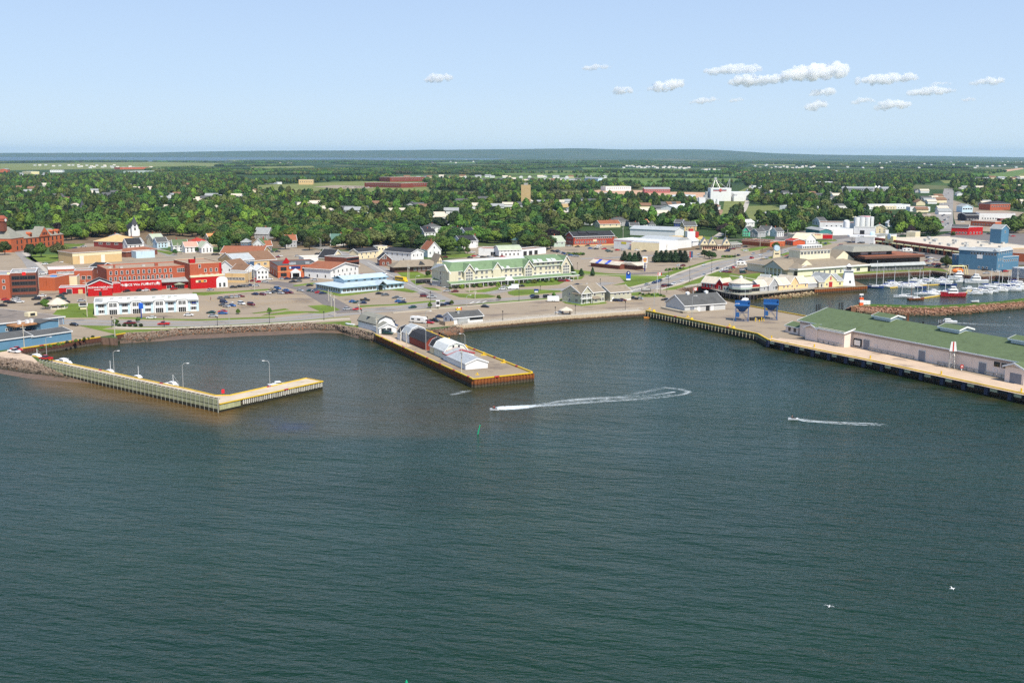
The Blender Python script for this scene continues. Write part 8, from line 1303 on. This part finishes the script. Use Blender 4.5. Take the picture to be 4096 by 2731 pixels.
def flag(x,y,t_,lab):H=hgt(x,y,t_);e=empty("flagpole",at(x,y),.2,lab,"flagpole");MB().cone((0,0),.12,0,H,.07,6).build("pole",M_TRIM,e);f=MB();f.box(.1,.7,-.02,.02,H-1.6,H-.1).box(1.9,2.5,-.02,.02,H-1.6,H-.1).prism([(0,0)]*3,0,0);f.v=f.v[:16];f.f=f.f[:12];f.mi=f.mi[:12];f.exv([(1.05,H-1.1),(1.3,H-.95),(1.3,H-1.3),(1.35,H-.95),(1.6,H-1.1),(1.5,H-.7),(1.32,H-.35),(1.12,H-.7)],-.03,.03);f.build("flag_red",M_RED,e);MB().box(.7,1.9,-.015,.015,H-1.6,H-.1).build("flag_white",M_TRIM,e)
flag(2628,1170,1090,"tall flagpole with maple leaf flag at the wharf entrance");flag(2772,1188,1150,"short flagpole with maple leaf flag behind the grey shed");flag(1826,1258,1228,"maple leaf flag flying behind the quayside canteen")
e=empty("inn_sign",at(2513,1126),.05,"blue and white roadside sign with round emblem on the lawn","sign");MB().box(-1.3,1.3,-.3,.3,1.8,5.4).build("panel",mat("blue_sign",(0,0,0)),e);MB().box(-1.3,1.3,-.32,.32,.8,1.8).build("letter_board",M_TRIM,e);MB().tube((0,-.5,5.2),(0,.5,5.2),1.1,n=12).build("emblem",mat("sign_navy",(0,0,0)),e);MB().tube((0,-.55,5.2),(0,-.5,5.2),.5,n=10).build("ring",M_TRIM,e);MB().box(-1.2,-1,-.2,.2,0,.8).box(1,1.2,-.2,.2,0,.8).build("legs",M_DARK,e)
e=empty("petrol_sign",at(2764,1036),.1,"tall narrow blue and red station sign in the pine row gap","sign");MB().box(-1.2,1.2,-.3,.3,1,5.6).build("panel",WM("dkblue"),e);MB().box(-1.22,-.4,-.34,.34,1,5.4).build("red_band",M_RED,e);MB().box(-.3,.3,-.2,.2,0,1).build("post",M_TRIM,e)
e=empty("wharf_sign",at(2584,1176),.05,"grey wharf entrance sign in the flower bed","sign");MB().box(-2.6,2.6,-.15,.15,1.2,3.2).build("panel",WM("dkgrey"),e);MB().box(-2,-1.8,-.1,.1,0,1.2).box(1.8,2,-.1,.1,0,1.2).build("legs",M_TRIM,e);MB().box(-2.2,2.2,-.2,-.15,2.4,2.8).build("lettering",M_TRIM,e)
e=empty("inn_board",at(2145,1172),-.1,"small blue and white board on the hotel lawn","sign");MB().box(-1.2,1.2,-.15,.15,.6,2.2).build("panel",WM("navy"),e);MB().box(-.9,.9,-.2,-.15,.3,1.2).build("board",M_TRIM,e)
e=empty("price_sign",at(1752,1236),.0,"upright black and white board at the crossing","sign");MB().box(-1,1,-.2,.2,1.4,4.4).build("panel",M_TRIM,e);MB().box(-.8,.8,-.24,-.2,2.2,3.8).build("lettering",M_DARK,e);MB().box(-.15,.15,-.1,.1,0,1.4).build("post",M_DARK,e)
e=empty("lifeboat_frame",at(3830,1098),.1,"orange covered lifeboat in a cream davit frame by the theatre","lifeboat");MB().ball((0,0,2.6),4.0,12,8,(1,.35,.42)).build("hull",mat("lifeboat_orange",(.75,.18,.02),.4),e);mb=MB();[mb.tube((x,y,0),(x*.8,y,5.4),.3,n=5)for x in(-6,6)for y in(-1.5,1.5)];mb.tube((-4.8,-1.5,5.4),(4.8,-1.5,5.4),.3,n=5).tube((-4.8,1.5,5.4),(4.8,1.5,5.4),.3,n=5);mb.build("frame",WM("yellow"),e)
for i,(x0,t_)in enumerate([(3265,1217),(3272,1216),(3279,1216),(3356,1210),(3364,1208),(3370,1209),(3680,1288),(3690,1286),(3694,1286),(3758,1279),(3764,1279),(3770,1278),(3776,1279),(3627,1250),(3632,1251)]):y=1246 if x0<3400 else 1302;e=empty("mooring_pile",at(x0,y,0),0,"dark mooring pile in the channel behind the warehouse, %s from the blue hoppers"%ORD[i],"pile","mooring piles");MB().cone((0,0),.24,-2,hgt(x0,y,t_,0),.22,8).build("timber",M_BLACK if i<13 else M_PILE,e)
e=empty("harbour_light",at(3444,1222,3.2),0,"red and white harbour light on the breakwater tip","beacon");MB().box(-.9,.9,-.9,.9,0,1.6).box(-.9,.9,-.9,.9,3.0,4.0).build("tower_red",mat("beacon_orange",(.8,.12,.02)),e);MB().box(-.9,.9,-.9,.9,1.6,3.0).box(.9,2.4,-.7,.7,.6,2.6).build("tower_white",M_TRIM,e);MB().tube((0,0,4),(0,0,5.2),.1,n=5).box(-1.0,1.0,-.1,.1,5.2,6.0).build("lantern",M_TRIM,e)
e=empty("equipment_box",at(3472,1221,3.2),0,"small white equipment box beside the harbour light","box");MB().box(-1,1,-.5,.5,.5,2.4).build("box",M_TRIM,e);MB().box(-.9,-.7,-.1,.1,0,.5).box(.7,.9,-.1,.1,0,.5).build("legs",M_STEEL,e)
# ================================================================ boats
M_HULL=mat("boat_hull",(1,1,1),.3,0,objcol=True,spec=.6);M_SAILC=mat("sail_cover",lin((40,70,150)),.8,.1);M_WOODB=mat("varnished_wood",lin((150,85,45)),.4,.2,1)
def hull_mesh(L,B,H,sh=.25,n=9):
    mb=MB();rows=[]
    for i in range(n):
        t=i/(n-1);w=B/2*(math.sin(math.pi*min(1,.28+t*.72))**.7 if t<1 else 0.0)if t>.3 else B/2*(.82+.18*t/.3);w=max(w,.02);z=H*(1+sh*(2*t-.7)**2);x=-L/2+L*t;rows.append([(x,-w,z),(x*.96,-w*.75,.1),(x*.92,0,-.35),(x*.96,w*.75,.1),(x,w,z)])
    for r in rows:mb.v+=r
    for i in range(n-1):
        for j in range(4):a=i*5+j;mb.f.append((a,a+1,a+6,a+5));mb.mi.append(0)
        mb.f.append((i*5+4,i*5,i*5+5,i*5+9));mb.mi.append(0)
    mb.f.append((0,4,3,2,1));mb.mi.append(0);return mb
HM={k:hull_mesh(*a).mesh("hull",M_HULL)for k,a in(("s",(10,3.0,1.0)),("m",(8.4,2.9,1.1)),("b",(14,4.4,1.9)),("j",(3.0,1.1,.5)),("d",(5.0,1.9,.7)))}
CAB={"s":MB().frus((-2.0,2.4,-.9,.9),(-1.8,1.6,-.7,.7),1.0,1.55).mesh("cabin",M_TRIM),"m":MB().frus((-1.6,2.2,-1.15,1.15),(-1.2,1.0,-.9,.9),1.1,2.2).box(-2.4,-1.6,-1.0,1.0,1.1,1.4).mesh("cabin",M_TRIM),"b":MB().frus((-2.4,3.2,-1.7,1.7),(-2.2,2.4,-1.5,1.5),1.9,4.1).frus((-1.4,1.8,-1.2,1.2),(-1.2,1.2,-1,1),4.1,5.6).mesh("cabin",M_TRIM)}
WND={"s":MB().box(-1.5,1.4,-.86,.86,1.2,1.4).mesh("windows",M_GLASS),"m":MB().box(-1.2,1.5,-1.08,1.08,1.5,1.85).mesh("windows",M_GLASS),"b":MB().box(-1.8,2.8,-1.66,1.66,2.9,3.5).box(-.9,1.6,-1.16,1.16,4.6,5.1).mesh("windows",M_GLASS)}
def boat(k,x,y,lab,ang=0,col=(.8,.8,.78),mast=None,cover=True,z=0.0,group=None,name=None,deck=True):
    e=empty(name or{"s":"sailboat","m":"motorboat","b":"trawler"}[k],at(x,y,z),math.radians(ang),lab,"sailboat" if k=="s" else "boat",group);e.scale=(.8,.8,.8)if "pier" in lab else(1,1,1);link("hull",HM[k],e,color=col);link("cabin",CAB[k],e);link("windows",WND[k],e)
    if mast:H=hgt(x,y,mast,z);MB().tube((.6,0,1),(.6,0,H),.15,.10,5).build("mast",M_TRIM,e);MB().tube((.6,0,H),(4.9,0,1.3),.02,n=3).tube((.6,0,H),(-4.9,0,1.2),.02,n=3).tube((.6,-.8,H*.55),(.6,.8,H*.55),.04,n=3).build("rigging",M_STEEL,e);k=="s" and MB().tube((.6,0,2.0),(-3.6,0,2.1),.22 if cover else .07,.12,6).build("boom",M_SAILC if cover else M_TRIM,e)
    return e
SB=[(3500,1152,1042),(3536,1149,1053),(3573,1136,1068),(3628,1144,1075),(3641,1141,1095),(3672,1152,1076),(3713,1132,1079),(3779,1130,1090),(3793,1142,1062),(3611,1190,1143),(3692,1180,1085),(3716,1181,1138),(3785,1172,1105),(3918,1164,1122),(3967,1154,1073),(3950,1150,1105),(3990,1143,1088),(4012,1154,1095),(4028,1147,1085),(4046,1142,1088),(4063,1132,1062),(4076,1134,1078)]
SB.sort()
for i,(x,y,t_)in enumerate(SB):boat("s",x,y,"moored sailboat with bare mast in the marina, %s from the lighthouse"%ORD[i],(-18,160,-10,170)[i%4],mast=t_,cover=i%3>0,group="sailboats in the marina",col=(.8,.8,.78)if i%6 else(.03,.06,.2))
MBT=sorted([(3560,1147),(3582,1148),(3602,1142),(3620,1152),(3647,1152),(3660,1126),(3678,1140),(3700,1126),(3727,1124),(3752,1134),(3768,1122),(3845,1130),(3745,1178),(3762,1182),(3735,1172),(3900,1178),(3878,1160),(3940,1174),(3962,1170),(4005,1165),(4030,1162),(4055,1164),(4070,1154),(4086,1160),(4094,1150),(4082,1142)])
for i,(x,y)in enumerate(MBT):boat("m",x,y,"small white motorboat in the marina, %s from the lighthouse"%ORD[i],(-12,170,-25,165,5)[i%5],group="motorboats in the marina")
boat("b",3904,1132,"big white trawler at the marina's north wall",175,mast=1078,name="trawler");boat("b",3811,1185,"red-hulled white-cabined trawler on the inner dock",178,(.45,.02,.03),1150);boat("b",3835,1118,"long white cruiser below the lifeboat frame",175);k_=boat("s",3664,1199,"dark varnished wooden ketch at the dock end",12,(.25,.08,.03),1140,False);MB().tube((-3,0,1),(-3,0,9),.09,n=5).build("mizzen_mast",M_WOODB,k_)
for i,(x,y,lab)in enumerate([(3800,1166,"dock end"),]):pass
for pts,lab in(([(3690,1194),(3780,1181),(3800,1178)],"yellow-edged floating dock nearest the wooden ketch"),([(3838,1176),(3880,1170),(3885,1162)],"floating dock beyond the red trawler"),([(3560,1152),(3700,1142),(3790,1138)],"floating dock among the lighthouse-side boats"),([(3850,1128),(3940,1118),(4000,1122)],"yellow floating dock at the north wall"),([(3900,1170),(4096,1150)],"floating dock along the boats at the frame edge")):e=empty("floating_dock",at(*pts[0],0),0,lab,"dock");pin(along(MB(),chain(pts,0),2.2,-.1,.45).build("deck",mat("dock_planks",lin((178,168,140)),.85,.15,1)),e);pin(along(MB(),chain(pts,0),.15,-.05,.4,.16).build("edge",M_YEL),e)
for x,y,k,lab,an,mt in[(272,1462,"m","white cabin boat moored behind the pier's green wall",-38,1424),(255,1456,"m","second white cabin boat moored just behind the first, nearer the red pickup",-38,None),(440,1497,"m","grey-topped fishing boat with tall aerial at the pier",-38,1426),(552,1520,"m","dark-hulled boat with white canopy at the pier",-38,1448),(690,1546,"m","white-canopied boat with small flag at the pier",-35,1485),(1112,1545,"m","white-topped boat behind the pier's short arm",25,1520),(146,1438,"m","navy-hulled boat tied up behind the causeway",-30,1395)]:boat(k,x,y,lab,an,(.02,.03,.12)if "dark" in lab or "navy" in lab else(.8,.8,.78),mt)
e=empty("speedboat",at(424,1371,0),-.2,"small open white speedboat beached at the boat ramp","boat");link("hull",HM["d"],e,color=(.8,.8,.8));MB().box(-2.9,-2.5,-.25,.25,.3,1.2).build("outboard",M_DARK,e);boat("m",3790,1293,"white motorboat under way in the channel behind the warehouse",175);e=empty("dinghy",at(3900,1208,.2),.2,"upturned pale dinghy on the breakwater grass","dinghy");link("hull",HM["d"],e,color=(.8,.8,.78));e=empty("upturned_boat",at(1399,1301,3),2.6,"white rowing boat lying beside the gambrel boathouse","dinghy");link("hull",HM["d"],e,color=(.8,.8,.78));e=empty("visitor_boat",at(2980,1208,0),.9,"white cabin cruiser moored behind the first blue hopper","boat");link("hull",HM["m"],e,color=(.8,.8,.8));link("cabin",CAB["m"],e);MB().tube((0,0,1),(-.4,0,14),.1,.05,5).build("mast",M_TRIM,e)
# ================================================================ people: skinned figures
JS=[(1978,1641,172,"white jet ski racing past the fishing wharf tip","rider in a dark red vest on the jet ski near the wharf tip",(.3,.03,.03)),(3172,1679,176,"white jet ski cruising off the warehouse wharf","rider in a black vest on the jet ski off the warehouse wharf",(.02,.02,.03))]
for x,y,a,lj,lp,c in JS:e=empty("jet_ski",at(x,y,.05),math.radians(a),lj,"jet ski");link("hull",HM["j"],e,color=(.85,.85,.85));MB().frus((-.9,.7,-.28,.28),(-.8,.2,-.2,.2),.5,.75).build("seat",M_DARK,e);MB().box(.5,.6,-.35,.35,.95,1.0).box(.5,.6,-.05,.05,.6,.98).build("handlebar",M_DARK,e);figure(lp,at(x,y,.05)+Vector((0,0,.48)),math.radians(a),"ride",c,(.02,.02,.03))
for x,y,ps,lab,tp,lg in[(1722,1138,"walk","person in a white shirt walking by the black waste bins",(.6,.6,.6),(.03,.04,.1)),(843,1200,"stand","person in dark red standing alone in the big car park",(.25,.03,.03),(.02,.02,.02)),(2763,1122,"walk","dark-clothed person walking along the main road verge",(.03,.03,.04),(.03,.03,.05)),(2769,1121,"walk","person in black and white a step behind the dark-clothed walker",(.5,.5,.5),(.02,.02,.02)),(348,1247,"stand","person in red by the tiny cream shed on the green",(.5,.03,.04),(.05,.05,.08)),(3985,1510,"stand","person in white beside the double windows of the warehouse",(.6,.6,.6),(.1,.1,.12)),(3085,1036,"walk","dark-clothed person crossing the road by the sign tower",(.02,.02,.02),(.02,.02,.02)),(3178,1164,"stand","person in red on the boardwalk before the peach shops",(.5,.05,.03),(.05,.05,.1))]:figure(lab,at(x,y,3.13),x*.7,ps,tp,lg)
# ================================================================ buoy, gulls, float, wakes
e=empty("spar_buoy",at(1908,1740,-.3),0,"leaning green spar buoy","buoy");MB().tube((0,0,-.5),(.9,.3,3.0),.2,.14,8).build("spar",mat("buoy_green",(.01,.35,.16),.4),e);MB().tube((.9,.3,3.0),(1.0,.33,3.3),.06,n=5).build("tip",M_DARK,e)
e=empty("float",at(1626,2731,0),0,"small green float at the bottom of the frame","float");MB().cone((0,0),.3,-.2,.5,.1,8).build("cone",_mats["buoy_green"],e);e=empty("raft",at(2602,1270,.1),-.1,"orange plank raft floating under the quay corner","raft");MB().box(-3.2,3.2,-.7,.7,-.1,.2).build("planks",mat("raft_orange",lin((215,140,60)),.8,.2,1),e);MB().box(-.8,.8,-.5,.5,.2,.35).build("crosspiece",_mats["raft_orange"],e)
e=empty("red_light",at(893,1581,2.5),0,"red harbour light on a green post at the pier's bend","beacon");MB().box(-.4,.4,-.4,.4,.7,1.9).build("box",mat("beacon_red",(.75,.02,.03)),e);MB().cone((0,0),.25,0,.7,.2,6).build("post",_mats["buoy_green"],e)
for i,(x,y)in enumerate([(3809,2353),(3317,2424),(4038,1270)]):e=empty("gull",at(x,y,2.5 if i!=1 else .1),i*1.1,["white gull gliding low over the open water","white gull sitting on the open water","white gull over the channel near the frame edge"][i],"gull");MB().ball((0,0,0),.22,6,4,(1.6,.6,.6)).ball((.38,0,.08),.09,5,4).add([(-.5,-.08,0),(-.5,.08,0),(-.3,0,.02)],[(0,1,2)]).build("body",M_TRIM,e);MB().add([(.12,0,.05),(-.12,0,.05),(-.05,.55,.2),(-.2,1.0,.1),(.05,.6,.2)],[(0,4,3,2),(0,2,1)]).add([(.12,0,.05),(-.12,0,.05),(-.05,-.55,.2),(-.2,-1.0,.1),(.05,-.6,.2)],[(0,2,3,4),(0,1,2)]).build("wings",M_TRIM,e)
fm=bpy.data.materials.new("foam");fm.use_nodes=True;n=fm.node_tree.nodes;l=fm.node_tree.links;b=n["Principled BSDF"];b.inputs["Base Color"].default_value=(.72,.78,.78,1);b.inputs["Roughness"].default_value=.8;tc=n.new("ShaderNodeTexCoord");at_=n.new("ShaderNodeAttribute");at_.attribute_name="foam";f1=wnoise(3.4,.8,.12,6,.75,2.0);mr=n.new("ShaderNodeMapRange");mr.inputs[1].default_value=.35;mr.inputs[2].default_value=.75
ad=madd(madd(f1,2.0,'MULTIPLY'),madd(at_.outputs["Fac"],.8,'MULTIPLY'),'ADD');mr.inputs[1].default_value=1.20;mr.inputs[2].default_value=1.75;l.new(ad,mr.inputs[0]);l.new(mr.outputs[0],b.inputs["Alpha"])
def wake(name,chains):
    mb=MB();vals=[]
    for pts,kind in chains:
        P=[at(x,y,.06)for x,y,*_ in pts];ww=[q[2]for q in pts];ff=[q[3]for q in pts];Q=[]
        for i in range(len(P)-1):
            for k in range(6):t=k/6;Q.append((P[i].lerp(P[i+1],t),ww[i]+(ww[i+1]-ww[i])*t,ff[i]+(ff[i+1]-ff[i])*t))
        Q.append((P[-1],ww[-1],ff[-1]));k0=len(mb.v)
        for i,(p,w,f)in enumerate(Q):
            d=(Q[min(i+1,len(Q)-1)][0]-Q[max(i-1,0)][0]);d.z=0;d.normalize();nn=Vector((-d.y,d.x,0))
            for j in range(7):s=(j-3)/3;q=p+nn*(w/2*s);mb.v.append((q.x,q.y,.08));vals.append(f*(1-abs(s)**2)if kind else f*(.35+.65*abs(s))*(1 if abs(s)<.9 else 0))
        for i in range(len(Q)-1):
            for j in range(6):a=k0+i*7+j;mb.f.append((a,a+1,a+8,a+7));mb.mi.append(0)
    o=mb.build(name,fm);a=o.data.attributes.new("foam",'FLOAT','POINT');a.data.foreach_set("value",vals);tag(o,None,None,None,"stuff")
wake("wake",[([(1968,1637,1.5,1.0),(2010,1632,7,1.15),(2070,1629,7,1.0),(2150,1622,5,.7),(2240,1617,4,.7),(2350,1611,3,.45),(2400,1606,2,.3)],1),([(2150,1624,6,.3),(2290,1606,9,.75),(2420,1597,9,.6),(2520,1592,8,.55),(2600,1585,6,.4),(2700,1575,4,.35)],0),([(2560,1598,3,.3),(2640,1590,3,.4),(2740,1576,2.5,.5),(2755,1566,3,.5),(2720,1556,4,.4),(2660,1550,4,.35),(2610,1560,4,.3),(2500,1585,4,.25)],1),([(2590,1582,2,.4),(2700,1567,1.6,.55)],1),([(1805,1580,3,.3),(1850,1568,4,.45),(1890,1560,3,.2)],1)])
wake("wake",[([(3185,1674,1.2,1),(3222,1682,3,1),(3300,1688,3,.8),(3400,1694,4,.7),(3500,1697,4,.6),(3560,1700,2,.2)],0),([(3190,1674,1,1),(3260,1684,2,.9),(3330,1690,1,.2)],1)]);wake("wake",[([(3800,1290,2,.9),(3850,1293,4,.6),(3980,1300,8,.35),(4096,1305,12,.25)],0)])
